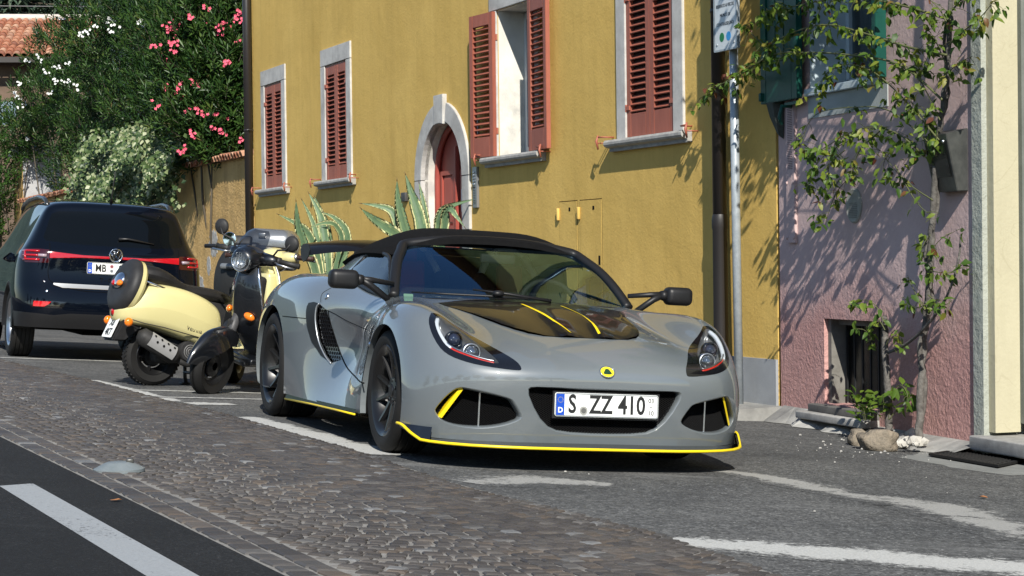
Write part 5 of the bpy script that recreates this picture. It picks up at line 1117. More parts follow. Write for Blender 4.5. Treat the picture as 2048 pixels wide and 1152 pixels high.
def cut_project(bm, poly, axes, keep):
    # knife the outline (2D polygon in the given axes) into the faces accepted by keep()
    i, j = axes; n = len(poly); k = 3-i-j
    for a in range(n):
        p, q = Vector(poly[a]), Vector(poly[(a+1) % n]); d = q-p
        if d.length < 1e-5: continue
        lo = (min(p.x, q.x)-.002, min(p.y, q.y)-.002); hi = (max(p.x, q.x)+.002, max(p.y, q.y)+.002)
        fs = []
        for f in bm.faces:
            if not keep(f): continue
            us = [v.co[i] for v in f.verts]
            if max(us) < lo[0] or min(us) > hi[0]: continue
            ws = [v.co[j] for v in f.verts]
            if max(ws) < lo[1] or min(ws) > hi[1]: continue
            fs.append(f)
        if not fs: continue
        no = Vector((0, 0, 0)); no[i] = -d.y; no[j] = d.x
        co = Vector((0, 0, 0)); co[i] = p.x; co[j] = p.y
        es = {e for f in fs for e in f.edges}; vs = {v for f in fs for v in f.verts}
        bmesh.ops.bisect_plane(bm, geom=fs+list(es)+list(vs), dist=1e-5, plane_co=co, plane_no=no)
    return [f for f in bm.faces if keep(f) and in_poly((f.calc_center_median()[i], f.calc_center_median()[j]), poly)]

def smoothpoly(pts, n): return [tuple(p) for p in interp(list(pts)+[pts[0]], n*len(pts)+1)[:-1]]

class Skin:
    """half skin of a car body with labelled regions; sides mirrored on output, normals kept from the uncut surface"""
    def __init__(s, S):
        n, m, _ = S.shape; s.S = S
        s.bm = bmesh.new(); vs = [s.bm.verts.new(p) for p in S.reshape(-1, 3)]
        for i in range(n-1):
            for j in range(m-1): s.bm.faces.new((vs[i*m+j], vs[i*m+j+1], vs[(i+1)*m+j+1], vs[(i+1)*m+j]))
        bmesh.ops.recalc_face_normals(s.bm, faces=s.bm.faces[:])
        c = max(s.bm.faces, key=lambda f: f.calc_center_median().z)
        if c.normal.z < 0: bmesh.ops.reverse_faces(s.bm, faces=s.bm.faces[:])
        s.bm.normal_update(); s.ref = s.bm.copy(); s.bvh = BVHTree.FromBMesh(s.ref)
        s.ref.faces.ensure_lookup_table(); s.lab = s.bm.faces.layers.int.new('lab')
        for v in s.ref.verts:
            if abs(v.co.x) < 1e-6: v.normal.x = 0; v.normal.normalize()
    def normal(s, co):
        p, no, i, d = s.bvh.find_nearest(Vector((abs(co.x), co.y, co.z)))
        f = s.ref.faces[i]; w = [1/((v.co-p).length+1e-5) for v in f.verts]
        r = sum((v.normal*q for v, q in zip(f.verts, w)), Vector())
        # bilinear-like: inverse distance is good enough on small quads
        r.normalize()
        if co.x < 0: r.x = -r.x
        return r
    def region(s, lab, poly, axes, keep):
        fs = cut_project(s.bm, poly, axes, keep)
        for f in fs: f[s.lab] = lab
    def faces(s, lab): return [f for f in s.bm.faces if f[s.lab] == lab]
    def hit(s, o, d):
        o = Vector(o); d = Vector(d); h = s.bvh.ray_cast(o, d.normalized()); return h[0]
    def emit(s, name, lab, m, parent, sides=(1, -1), push=0.0, plain=False, split=False):
        fs = s.faces(lab); idx = {}; V = []; F = []
        for f in fs:
            for v in f.verts:
                if v not in idx: idx[v] = len(V); V.append(v.co.copy())
            F.append([idx[v] for v in f.verts])
        NN = [s.normal(v) for v in V]
        if push: V = [v+n*push for v, n in zip(V, NN)]
        outs = []
        groups = [[q] for q in sides] if split else [list(sides)]
        for g in groups:
            VV, FF, NO = [], [], []
            for sd in g:
                o = len(VV)
                VV += [Vector((v.x*sd, v.y, v.z)) for v in V]; NO += [Vector((n.x*sd, n.y, n.z)) for n in NN]
                FF += [[o+i for i in (f if sd > 0 else f[::-1])] for f in F]
            me = bpy.data.meshes.new(name); me.from_pydata(VV, [], FF)
            me.polygons.foreach_set('use_smooth', [True]*len(FF)); me.update()
            if not plain: me.normals_split_custom_set_from_vertices(NO)
            outs.append(link(name, me, m, parent))
        return outs
    def rim(s, lab):
        # ordered boundary loop(s) of a region
        fs = set(s.faces(lab)); es = [e for f in fs for e in f.edges if sum(1 for g in e.link_faces if g in fs) == 1]
        adj = {}
        for e in es:
            a, b = e.verts; adj.setdefault(a, []).append(b); adj.setdefault(b, []).append(a)
        loops = []; seen = set()
        for v0 in adj:
            if v0 in seen: continue
            L = [v0]; seen.add(v0); cur = v0
            while True:
                nx = [w for w in adj[cur] if w not in seen]
                if not nx: break
                cur = nx[0]; seen.add(cur); L.append(cur)
            loops.append([v.co.copy() for v in L])
        loops.sort(key=len, reverse=True); return loops

def mirror_pts(p, sd): return [Vector((q[0]*sd, q[1], q[2])) for q in p]
def loop_wall(mb, loop, steps, closed=True, sd=1):
    # rows of offsets (each a function co -> co) swept along a boundary loop
    rows = [[f(c) for c in loop] for f in steps]
    if closed: rows = [r+[r[0]] for r in rows]
    rows = [mirror_pts(r, sd) for r in rows]
    mb.grid(rows)

def wheel(parent, loc, side, rad, wid, rim_r, spokes, rimmat, name='wheel', tread=True, hub=.03, caliper=None, disc=True, face=.02, yaw=0.0, style='ten'):
    """wheel standing on its own axle: axle along local x, outer face towards +x"""
    w = bpy.data.objects.new(name, None); COL.objects.link(w); w.parent = parent; w.location = loc
    w.rotation_euler = (rnd.uniform(0, 6), 0, yaw if side > 0 else math.pi+yaw)
    h = wid/2; t = MB(); sb = rim_r+.008
    prof = [(sb, -h+.012), (rad*.86, -h), (rad-.03, -h+.004), (rad-.008, -h+.018), (rad, -h+.035)]
    g = 4
    for k in range(g):
        x = lerp(-h+.05, h-.05, k/(g-1)); prof += [(rad, x-.006), (rad-.007, x-.004), (rad-.007, x+.004), (rad, x+.006)]
    prof += [(rad, h-.035), (rad-.008, h-.018), (rad-.03, h-.004), (rad*.86, h), (sb, h-.012)]
    t.lathe(prof, axis=(1, 0, 0), n=48)
    if tread:
        for k in range(44):
            for sg in (-1, 1):
                a = 2*math.pi*(k+(.5 if sg > 0 else 0))/44; c = Vector((sg*(h-.045), math.cos(a)*(rad-.001), math.sin(a)*(rad-.001)))
                M3 = Matrix.Rotation(a, 3, 'X') @ Matrix.Rotation(sg*.35, 3, 'Y')
                t.box(c, (.055, .006, .0135), Matrix.Rotation(a, 3, 'X') @ Matrix.Rotation(sg*.5, 3, 'Y'))
    t.build('tyre', RUBBER, w, sharp=R(40))
    m = MB()
    m.lathe([(rim_r+.008, -h+.012), (rim_r-.006, -h+.02), (rim_r-.03, -h+.05), (rim_r-.045, 0), (rim_r-.03, h-.04), (rim_r-.012, h-.016), (rim_r+.004, h-.010), (rim_r+.009, h-.014), (rim_r+.009, h-.02)], axis=(1, 0, 0), n=48)
    fx = h-face
    def spoke(a, w0, w1, r0, r1, x0, x1, th=.018):
        ca, sa = math.cos(a), math.sin(a); er = Vector((0, ca, sa)); et = Vector((0, -sa, ca)); ex = Vector((1, 0, 0)); vs = []
        for r_, w_, x_ in ((r0, w0, x0), (lerp(r0, r1, .55), lerp(w0, w1, .4), lerp(x0, x1, .35)+.004), (r1, w1, x1)):
            for sx, st in ((-1, -1), (-1, 1), (.55, .62), (.55, -.62)):
                vs.append(er*r_+et*(st*w_/2)+ex*(x_+sx*th/2 if sx < 0 else x_+th*.5))
        f = [(i*4+j, i*4+(j+1) % 4, (i+1)*4+(j+1) % 4, (i+1)*4+j) for i in range(2) for j in range(4)]+[(3, 2, 1, 0), (8, 9, 10, 11)]
        m.add(vs, f, False)
    for k in range(spokes):
        a = 2*math.pi*k/spokes
        if style == 'ten':
            spoke(a, .03, .02, .045, rim_r-.012, fx-hub, fx-.012)
        else:
            for dd in (-.16, .16): spoke(a+dd*.4, .03, .03, .05, rim_r-.02, fx-hub+.01, fx-.01)
            a2 = a+dd
    m.lathe([(0, fx-hub+.022), (.03, fx-hub+.022), (.034, fx-hub+.016), (.07, fx-hub+.012), (.078, fx-hub-.004), (.078, fx-hub-.03), (.03, fx-hub-.04)], axis=(1, 0, 0), n=20)
    for k in range(5):
        a = 2*math.pi*(k+.5)/5; m.lathe([(.011, fx-hub+.003), (.011, fx-hub+.016), (0, fx-hub+.018)], c=(0, math.cos(a)*.053, math.sin(a)*.053), axis=(1, 0, 0), n=8)
    m.build('rim', rimmat, w, sharp=R(35))
    if disc:
        d = MB(); d.lathe([(.06, -.005), (rim_r-.055, -.005), (rim_r-.055, .012), (.06, .012)], axis=(1, 0, 0), n=32); d.build('brake_disc', ALU if caliper else DARK, w, sharp=R(40))
    if caliper:
        c = MB(); a0 = -w.rotation_euler.x
        rows = []
        for k in range(7):
            a = R(20+k*9)*(1)+a0; er = Vector((0, math.cos(a), math.sin(a)))
            rows.append([er*(rim_r-.105)+Vector((.045, 0, 0)), er*(rim_r-.105)+Vector((.055, 0, 0)), er*(rim_r-.045)+Vector((.055, 0, 0)), er*(rim_r-.045)+Vector((-.02, 0, 0))])
        c.grid(rows); c.build('brake_caliper', caliper, w, fixn=False)
    return w

def eu_plate(parent, M4, w, h, groups, m_white=WHITE, small=None, seals=(), name='number_plate', band=True, ch=None):
    """plate lying in local xy of M4, facing +z; groups: (text, centre x, size, squeeze)"""
    p = MB(); p.prism(rrect(w, h, .012), (0, 0, 0), (1, 0, 0), (0, 1, 0), (0, 0, 1), -.008, 0)
    o = p.build(name, m_white, parent, bevel=.001); o.matrix_local = M4
    rim = MB(); a = rrect(w-.004, h-.004, .010); b = rrect(w-.012, h-.012, .007); n = len(a)
    rim.add([(x, y, .0012) for x, y in a]+[(x, y, .0012) for x, y in b], [(i, (i+1) % n, n+(i+1) % n, n+i) for i in range(n)], False)
    rim.build('plate_border', INK if ch is None else ch, o, fixn=False)
    if band:
        bb = MB(); bb.prism(rectpts(-w/2+.006, -h/2+.006, -w/2+.046, h/2-.006), (0, 0, 0), (1, 0, 0), (0, 1, 0), (0, 0, 1), .0, .0022)
        bo = bb.build('country_band', BLUE, o)
        put_text(bo, 'D', .034, (-w/2+.026, -h*.24, .0026), (1, 0, 0), (0, 1, 0), WHITE, extrude=.0005, bold=.001)
        st = MB()
        for k in range(12):
            q = 2*math.pi*k/12; st.prism([(-w/2+.026+math.cos(q)*.0125+.0022*math.cos(q2), h*.2+math.sin(q)*.0125+.0022*math.sin(q2)) for q2 in [2*math.pi*z/5 for z in range(5)]], (0, 0, 0), (1, 0, 0), (0, 1, 0), (0, 0, 1), .002, .0028)
        st.build('star_ring', mat('star_yellow', (.30, .27, .12), .5), bo)
    for t, cx, sz, sq in groups:
        put_text(o, t, sz, (cx, 0, .0016), (1, 0, 0), (0, 1, 0), INK, extrude=.0012, sx=sq, bold=.0022)
    for t, cx, cy, sz in (small or []):
        put_text(o, t, sz, (cx, cy, .0016), (1, 0, 0), (0, 1, 0), INK, extrude=.0008)
    for cx, cy, r_, c in seals:
        d = MB(); d.prism(ellipse(r_, r_, 20, cx, cy), (0, 0, 0), (1, 0, 0), (0, 1, 0), (0, 0, 1), 0, .0016); q = d.build('seal', mat('seal', c, .4), o)
        d = MB(); d.prism(ellipse(r_*.62, r_*.62, 14, cx, cy), (0, 0, 0), (1, 0, 0), (0, 1, 0), (0, 0, 1), .0016, .0024); d.build('seal_mark', mat('seal_mark', tuple(z*.35 for z in c), .5), q)
    return o

def mesh_panel(name, poly, M4, cell, wire, m, parent, depth=.004, hexa=False):
    """expanded-metal grid clipped to a polygon: diagonal strands in both directions"""
    xs = [p[0] for p in poly]; ys = [p[1] for p in poly]; mb = MB(); x0, x1, y0, y1 = min(xs), max(xs), min(ys), max(ys)
    sl = .62
    for sg in (1, -1):
        k0 = int(math.floor((x0-(y1-y0)/sl)/cell))-1; k1 = int(math.ceil((x1+(y1-y0)/sl)/cell))+1
        for k in range(k0, k1):
            pts = []; n = int((y1-y0)/(cell*.25))+2; run = []
            for q in range(n+1):
                y = lerp(y0, y1, q/n); x = k*cell+sg*(y-y0)/sl
                if in_poly((x, y), poly): run.append((x, y))
                elif run: pts.append(run); run = []
            if run: pts.append(run)
            for r_ in pts:
                if len(r_) < 2: continue
                a, b = r_[0], r_[-1]; d = Vector((b[0]-a[0], b[1]-a[1])).normalized(); nx = Vector((-d.y, d.x))*wire/2
                z = depth*(.5 if sg > 0 else 0)
                mb.add([(a[0]-nx.x, a[1]-nx.y, z), (a[0]+nx.x, a[1]+nx.y, z), (b[0]+nx.x, b[1]+nx.y, z), (b[0]-nx.x, b[1]-nx.y, z),
                        (a[0], a[1], z+wire*.8), (b[0], b[1], z+wire*.8)], [(0, 3, 5, 4), (2, 1, 4, 5), (0, 4, 1), (3, 2, 5)], False)
    o = mb.build(name, m, parent, fixn=False)
    o.matrix_local = M4; return o

def build_sports_car():
    car = thing('sports_car', 'grey two-seat sports car with black soft top and yellow pinstripes, parked before the yellow house', 'car', matrix=CAR_M)
    sk = Skin(spline_surface(car_net(), 6, 6))
    fx = lambda f: f.calc_center_median()
    # ---- knife the regions
    HLo = [(.729, .705), (.748, .685), (.76, .656), (.762, .618), (.757, .587), (.744, .548), (.718, .519), (.678, .50), (.625, .485), (.556, .475), (.484, .468), (.435, .466), (.418, .472), (.425, .497), (.450, .522), (.485, .549), (.532, .584), (.588, .622), (.635, .655), (.674, .685), (.70, .703)]
    HLi = [(.715, .692), (.733, .67), (.738, .632), (.733, .595), (.72, .562), (.695, .539), (.656, .523), (.608, .507), (.557, .496), (.518, .4915), (.515, .503), (.53, .53), (.555, .563), (.59, .60), (.63, .637), (.665, .668), (.692, .689)]
    GR = [(-.01, .396), (.1, .396), (.211, .396), (.345, .3955), (.378, .3925), (.388, .383), (.385, .355), (.356, .298), (.319, .245), (.276, .206), (.23, .187), (.154, .177), (.054, .174), (-.01, .174)]
    VE = [(.671, .377), (.695, .371), (.722, .344), (.746, .309), (.765, .272), (.767, .252), (.751, .227), (.729, .209), (.689, .195), (.632, .187), (.567, .188), (.509, .198), (.456, .214), (.415, .233), (.400, .250), (.412, .278), (.435, .312), (.455, .333), (.499, .347), (.555, .36), (.614, .37)]
    front = lambda f: fx(f).y > .25 and fx(f).x >= 0
    sk.region(1, smoothpoly(HLo, 2), (0, 2), lambda f: fx(f).y > .3 and fx(f).z > .44 and f[sk.lab] == 0)
    sk.region(2, smoothpoly(HLi, 2), (0, 2), lambda f: f[sk.lab] == 1)
    sk.region(3, GR, (0, 2), lambda f: fx(f).y > .7 and fx(f).z < .45)
    sk.region(4, smoothpoly(VE, 2), (0, 2), lambda f: fx(f).y > .5 and fx(f).z < .45 and f[sk.lab] == 0)
    HD = [(-.01, .63), (.13, .63), (.22, .615), (.28, .575), (.325, .505), (.36, .41), (.39, .28), (.425, .12), (.46, 0), (.495, -.09), (.51, -.16), (.3, -.20), (-.01, -.20)]
    sk.region(6, [p for p in HD], (0, 1), lambda f: fx(f).z > .55 and f.normal.z > .3 and f[sk.lab] == 0)
    def strip(c, w): return [(x+w/2, y) for x, y in c]+[(x-w/2, y) for x, y in c[::-1]]
    sc = [(.108, -.02), (.108, .15), (.106, .30), (.100, .44), (.088, .52), (.075, .60)]
    sk.region(7, strip(sc, .012), (0, 1), lambda f: f[sk.lab] == 6)
    circ = lambda cy, cz, r_, a=1.0: [(cy+r_*math.cos(2*math.pi*k/56)*a, cz+r_*math.sin(2*math.pi*k/56)) for k in range(56)]
    FA = [(y, z) for y, z in circ(.075, .285, .352, 1.2)]
    RA = [(y, z) for y, z in circ(-2.33, .315, .365, 1.22)]
    sk.region(8, FA, (1, 2), lambda f: fx(f).x > .60 and f[sk.lab] == 0)
    sk.region(8, RA, (1, 2), lambda f: fx(f).x > .60 and f[sk.lab] == 0)
    TR = [(-1.511, .582), (-1.532, .645), (-1.534, .685), (-1.518, .708), (-1.448, .716), (-1.37, .708), (-1.395, .682), (-1.395, .603), (-1.355, .495), (-1.275, .421), (-1.19, .38), (-1.327, .417), (-1.442, .49)]
    ME = [(-1.37, .706), (-1.27, .676), (-1.22, .579), (-1.157, .481), (-1.085, .407), (-1.19, .384), (-1.272, .423), (-1.352, .497), (-1.392, .604), (-1.392, .681)]
    side = lambda f: fx(f).x > .6 and f[sk.lab] == 0
    sk.region(9, TR, (1, 2), side); sk.region(10, ME, (1, 2), side)
    # ---- body
    sk.emit('body', 0, PAINT, car)
    def ridge(me, up=0.0):
        for v in me.vertices:
            x, y = abs(v.co.x), v.co.y
            k = min(1, max(0, (y+.05)/.35)); e = min(1, max(0, (.66-y)/.05)); ed = min(1, max(0, (.53-x-y*.28)/.08))
            v.co.z += (.016*math.exp(-((x-.095)/.035)**2)+.010*(1-math.exp(-((x-.14)/.10)**2) if x > .14 else 0))*k*e*ed + up
        me.update()
    def smooth_own(o):
        nv = [None]*0
        me = o.data
        bm = bmesh.new(); bm.from_mesh(me); bmesh.ops.remove_doubles(bm, verts=bm.verts[:], dist=1e-5); bm.to_mesh(me); bm.free()
        me.polygons.foreach_set('use_smooth', [True]*len(me.polygons)); me.update()
    for o in sk.emit('bonnet_panel', 6, CARBON, car, plain=True): ridge(o.data, .002); smooth_own(o)
    for o in sk.emit('bonnet_stripe', 7, YEL, car, split=True, plain=True): ridge(o.data, .0035); smooth_own(o)
    for o in sk.emit('intake_trim', 9, SATIN, car, split=True, push=.004): pass
    # ---- openings: rolled-in lips and what lies behind
    well = MB()
    def openwall(lab, cen, back, mb, sds=(1, -1), shrink=.012, closed=True):
        for lp in sk.rim(lab)[:1]:
            c = Vector(cen)
            def st(a, b):
                def f(co):
                    d = Vector((c.x-co.x, 0, c.z-co.z)); L = d.length
                    return co+(d/L*min(a, L*.5) if L > 1e-6 else d)+Vector((0, -b, 0))
                return f
            for sd in sds:
                mb = MB(); loop_wall(mb, lp, [st(0, 0), st(.0035, .002), st(.007, .007), st(.010, .016), st(.012, .035), st(.012, back)], closed, sd); mb.build('opening_lip', PAINT, car, fixn=False)
    # main grille: boundary without the mirror-plane edge
    lp = sk.rim(3)[0]; k0 = [i for i, c in enumerate(lp) if c.x < .003]
    lp = [c for c in lp if c.x >= .003] if not k0 else lp
    pts = [c for c in lp if c.x > .0005]
    # order from top centre to bottom centre
    top0 = min(range(len(pts)), key=lambda i: abs(pts[i].x)+(0 if pts[i].z > .3 else 9)); pts = pts[top0:]+pts[:top0]
    if pts[1].x < pts[0].x or pts[1].z < .2: pts = [pts[0]]+pts[1:][::-1]
    pts = [Vector((0, pts[0].y, pts[0].z))]+pts+[Vector((0, pts[-1].y, pts[-1].z))]
    gc = Vector((.0, 0, .30))
    def gst(a, b):
        def f(co):
            d = Vector((min(gc.x, 0)+.12-co.x if co.x > .12 else 0, 0, gc.z-co.z)); L = d.length
            return co+(d/L*a if L > 1e-6 else d)+Vector((0, -b, 0))
        return f
    lip = MB()
    for sd in (1, -1): loop_wall(lip, pts, [gst(0, 0), gst(.004, .002), gst(.009, .009), gst(.012, .02), gst(.014, .05)], False, sd)
    lip.build('opening_lip', PAINT, car, fixn=False)
    openwall(4, (.60, 0, .275), .05, None)
    for lab, cy, cz in ((8, .075, .285),): pass
    for lp in sk.rim(8):
        pp = [c for c in lp if c.z > .17]
        i0 = min(range(len(lp)), key=lambda i: lp[i].z); lq = lp[i0:]+lp[:i0]
        lq = [c for c in lq if c.z > .168]
        for sd in (1, -1):
            lip = MB(); loop_wall(lip, lq, [lambda c: c, lambda c: c+Vector((-.004, 0, 0)), lambda c: c+Vector((-.012, 0, 0)), lambda c: c+Vector((-.03, 0, 0))], False, sd); lip.build('arch_lip', PAINT, car, fixn=False)
            loop_wall(well, lq, [lambda c: c+Vector((-.03, 0, 0)), lambda c: Vector((.42, c.y, c.z))], False, sd)
            n = len(lq); well.add([Vector((.42*sd, c.y, c.z)) for c in lq], [tuple(range(n))], False)
    # wheel arch liners and the floor
    well.box((0, -.9, .15), (1.05, 3.2, .03)); well.box((0, .50, .15), (1.0, .40, .02)); well.box((0, -2.9, .2), (1.2, .4, .05))
    well.build('wheel_arch_liner', DARK, car, fixn=False)
    # ---- grille meshes
    back = MB(); back.box((0, .70, .29), (.95, .01, .34)); back.box((.60, .55, .28), (.45, .01, .26)); back.box((-.60, .55, .28), (.45, .01, .26)); back.build('radiator_shroud', DARK, car)
    fr = lambda x, y: basis((x, y, 0), (-1, 0, 0), (0, 0, 1), (0, 1, 0))
    full = [(-x, z) for x, z in GR if x >= 0]; full = [(-a, b) for a, b in full]+[(a, b) for a, b in full[::-1]]
    GRILLE = mat('grille_mesh', (.02, .02, .021), .35, .6)
    mesh_panel('grille', full, fr(0, .858), .016, .0045, GRILLE, car)
    for sd in (1, -1):
        vm = basis((.6*sd, .74, .28), Vector((-1, .48*sd, 0)).normalized(), (0, 0, 1), Vector((.48*sd, 1, 0)).normalized())
        vp = [((.6-x)*sd*1.1, z-.28) for x, z in VE]
        mesh_panel('side_grille', vp, vm, .013, .0042, GRILLE, car)
        b = MB(); b.prism([(-.0035, -.10), (.0035, -.10), (.0035, .085), (-.0035, .085)], (.575*sd, .76, .28), (1, 0, 0), (0, 0, 1), (0, 1, 0), 0, .008); b.build('grille_bar', ALU, car)
        bl = MB()
        p0, p1 = Vector((.668*sd, .775, .368)), Vector((.742*sd, .703, .228)); dd = (p1-p0)
        blade = [p0+dd*t for t in (0, .25, .5, .75, 1)]
        bl.grid([[p+Vector((.013*sd, -.012, .006))*s_+Vector((0, 0, 0)) for p in blade] for s_ in (-.5, .5)]); bl.grid([[p+Vector((.0065*sd, -.006, .003))+Vector((-.0, -.05, 0))*s_ for p in blade] for s_ in (0, 1)])
        bl.build('canard_blade', YEL, car, fixn=False)
        bk = MB(); q0 = [p+Vector((.0*sd, -.02, 0)) for p in blade]; bk.grid([q0, [p+Vector((-.03*sd, -.12, 0)) for p in q0]]); bk.build('vent_cheek', BLACKG, car, fixn=False)
    # ---- headlights
    bez = sk.emit('headlight', 1, BLACKG, car, split=True, push=.0015)
    lens = sk.emit('lens', 2, LENS, bez[0], sides=(1,), push=.003)+sk.emit('lens', 2, LENS, bez[1], sides=(-1,), push=.003)
    LAMPD = mat('lamp_housing', (.13, .135, .145), .3, .3)
    LED = mat('led_strip', (.75, .78, .82), .2, .3); REDS = mat('red_strip', (.55, .03, .02), .25)
    for o, sd in ((bez[0], 1), (bez[1], -1)):
        rim = sk.rim(2)[0]; c0 = sum(rim, Vector())/len(rim); nn = sk.normal(c0); mb = MB()
        rows = [rim, [c-nn*.03+(c0-c)*.03 for c in rim], [c-nn*.055+(c0-c)*.12 for c in rim], [c-nn*.065+(c0-c)*.5 for c in rim]]
        rows = [mirror_pts(r_+[r_[0]], sd) for r_ in rows]; mb.grid(rows); mb.add([rows[-1][i] for i in range(len(rim))], [tuple(range(len(rim)))], False)
        mb.build('reflector_bowl', LAMPD, o, fixn=False)
        def onskin(x, z, d):
            h = sk.hit((x, 2, z), (0, -1, 0)); h = h if h else Vector((x, .6, z)); return Vector((h.x*sd, h.y, h.z))+Vector((nn.x*sd, nn.y, nn.z))*d
        ax = Vector((0, 1, .05)).normalized()
        for x, z, r_, mm in ((.663, .613, .033, BLACKG), (.605, .558, .036, CHROME)):
            c = onskin(x, z, -.03); mb = MB()
            mb.lathe([(r_*1.25, -.02), (r_*1.25, .008), (r_*1.12, .014), (r_*1.0, .006), (r_*1.0, -.02)], c=c, axis=ax, n=24); mb.build('projector_ring', ALU if mm is CHROME else BLACKG, o)
            mb = MB(); mb.sphere(c+ax*(-.004), r_*.98, 16)
            if mm is CHROME:
                for k in range(10):
                    a = 2*math.pi*k/10; mb.sphere(c+ax*.012+Vector((math.cos(a)*r_*.62, 0, math.sin(a)*r_*.62)), r_*.28, 8)
            mb.build('projector', mat('projector_glass', (.25, .27, .3), .03, .85) if mm is CHROME else mat('dark_projector', (.03, .035, .06), .03, .3, coat=1.0), o)
        # light strip along the outer and lower edge
        sp = [(.712, .684), (.727, .660), (.729, .628), (.723, .597), (.711, .569), (.688, .549), (.652, .533), (.606, .517), (.557, .505), (.53, .501)]
        P = [onskin(x, z, -.010) for x, z in [tuple(q) for q in interp(sp, 40)]]
        mb = MB(); mb.tube(P[:21], .012, 6); mb.build('led_strip', LED, o)
        mb = MB(); mb.tube(P[19:], .0055, 6); mb.build('red_strip', REDS, o)
        mb = MB(); mb.tube([p+Vector((0, 0, .010)) for p in P[17:]], .0045, 6); mb.build('chrome_strip', ALU, o)
    # ---- side intake grille with its bright edge
    sk.emit('intake_backing', 10, DARK, car, split=True, push=-.03)
    for sd in (1, -1):
        mm = basis((.805*sd, -1.3, .55), (0, -1 if sd < 0 else 1, 0), (0, 0, 1), (sd, 0, 0)) if sd > 0 else basis((-.805, -1.3, .55), (0, -1, 0), (0, 0, 1), (-1, 0, 0))
        h = MB(); n = 0; P = [(y, z) for y, z in ME]
        rowh = .021
        for r_ in range(18):
            for c_ in range(14):
                y = -1.42+c_*.026+(r_ % 2)*.013; z = .375+r_*rowh
                if not in_poly((y, z), P): continue
                hx = [(y+.0125*math.cos(R(90+60*k)), z+.0125*1.15*math.sin(R(90+60*k))) for k in range(6)]
                q3 = []
                for a_, b_ in hx:
                    hh = sk.hit((2, a_, b_), (-1, 0, 0)); q3.append(Vector(((hh.x if hh else .8)-.008, a_, b_)))
                cc = sum(q3, Vector())/6; inn = [v+(cc-v)*.24 for v in q3]; dp = Vector((-.006, 0, 0))
                vs = mirror_pts(q3+inn+[v+dp for v in inn], sd)
                h.add(vs, [(k, (k+1) % 6, 6+(k+1) % 6, 6+k) for k in range(6)]+[(6+k, 6+(k+1) % 6, 12+(k+1) % 6, 12+k) for k in range(6)], False)
        h.build('intake_mesh', BLACKG, car, fixn=False)
        e = MB(); ln = [(-1.37, .708), (-1.394, .683), (-1.396, .603), (-1.356, .495), (-1.275, .421), (-1.19, .382)]
        pp = []
        for a_, b_ in [tuple(q) for q in interp(ln, 30)]:
            hh = sk.hit((2, a_, b_), (-1, 0, 0)); pp.append(Vector(((hh.x+.006)*sd, a_, b_)))
        e.tube(pp, .0045, 6); e.build('intake_edge', mat('silver_edge', (.5, .52, .54), .3, .7), car)
    # ---- panel gaps
    def seam(pts, axis, r_=.0028, sds=(1, -1), n=40):
        pp = []
        for a_, b_ in [tuple(q) for q in interp(pts, n)]:
            if axis == 'x': hh = sk.hit((2, a_, b_), (-1, 0, 0))
            elif axis == 'z': hh = sk.hit((a_, b_, 2), (0, 0, -1))
            else: hh = sk.hit((a_, 2, b_), (0, -1, 0))
            if hh: pp.append(hh)
        for sd in sds: gap = MB(); gap.tube(mirror_pts(pp, sd), r_, 5); gap.build('panel_gap', DARK, car)
    seam([(-1.27, .676), (-1.164, .658), (-.994, .625), (-.80, .603), (-.62, .588)], 'x', .0022)
    seam([(-1.249, .671), (-1.216, .579), (-1.143, .466), (-1.012, .388), (-.80, .346), (-.46, .324), (-.28, .324)], 'x', .004)
    seam([(-2.0, .619), (-1.727, .619), (-1.53, .619)], 'x')
    seam([(-.36, .324), (-.33, .45), (-.30, .56), (-.29, .62)], 'x'); seam([(-1.33, .80), (-1.385, .765), (-1.36, .716)], 'x', .0018)
    seam([(.2, .55), (.47, .10), (.56, -.12)], 'z', .0012) if False else None
    # ---- splitter with yellow edge and side skirts
    plan = [(0, .945), (.2, .945), (.38, .935), (.52, .90), (.64, .845), (.73, .78), (.79, .715), (.822, .672), (.85, .60), (.872, .53), (.882, .47)]
    zz = [.118, .118, .118, .118, .118, .119, .121, .124, .150, .180, .185]
    pr = [Vector((x, y, z)) for (x, y), z in zip(plan, zz)]; line = [p for p in mirror_pts(pr[::-1], -1)[:-1]]+pr
    line = [Vector(p) for p in interp(line[0:4], 12)[:-1]]+line[3:-4]+[Vector(p) for p in interp(line[-4:], 12)]
    s_ = MB(); inner = [Vector((p.x*.86, p.y-.16, p.z+.03)) for p in line]
    s_.grid([line, inner]); s_.grid([[p+Vector((0, 0, -.012)) for p in line], [Vector((p.x*.8, p.y-.3, p.z-.012)) for p in line]])
    s_.grid([line, [p+Vector((0, 0, -.012)) for p in line]])
    for q in ([p for p in line if p.x > .79], [p for p in line if p.x < -.79]): s_.grid([q, [Vector((p.x*.985, p.y-.012, max(p.z, .182))) for p in q]])
    so_ = s_.build('splitter', BLACKG, car, fixn=False)
    y_ = MB(); y_.tube([p+Vector((0, .003, -.004)) for p in line], .0075, 6); y_.build('splitter_edge', YEL, so_)
    for sd in (1, -1):
        k = MB(); pts = [(.865, -.36, .158), (.862, -.8, .152), (.868, -1.3, .146), (.878, -1.91, .134)]
        rows = [mirror_pts(pts, sd), mirror_pts([(x-.015, y, z-.012) for x, y, z in pts], sd), mirror_pts([(x-.2, y, z-.012) for x, y, z in pts], sd)]
        k.grid(rows); k.grid([rows[0], mirror_pts([(x-.006, y, z+.026) for x, y, z in pts], sd)]); q = k.build('side_skirt', BLACKG, car, fixn=False)
        k = MB(); k.tube(mirror_pts(pts, sd), .0055, 6); k.build('skirt_edge', YEL, q)
    # ---- windscreen, pillars, side glass
    rows = []
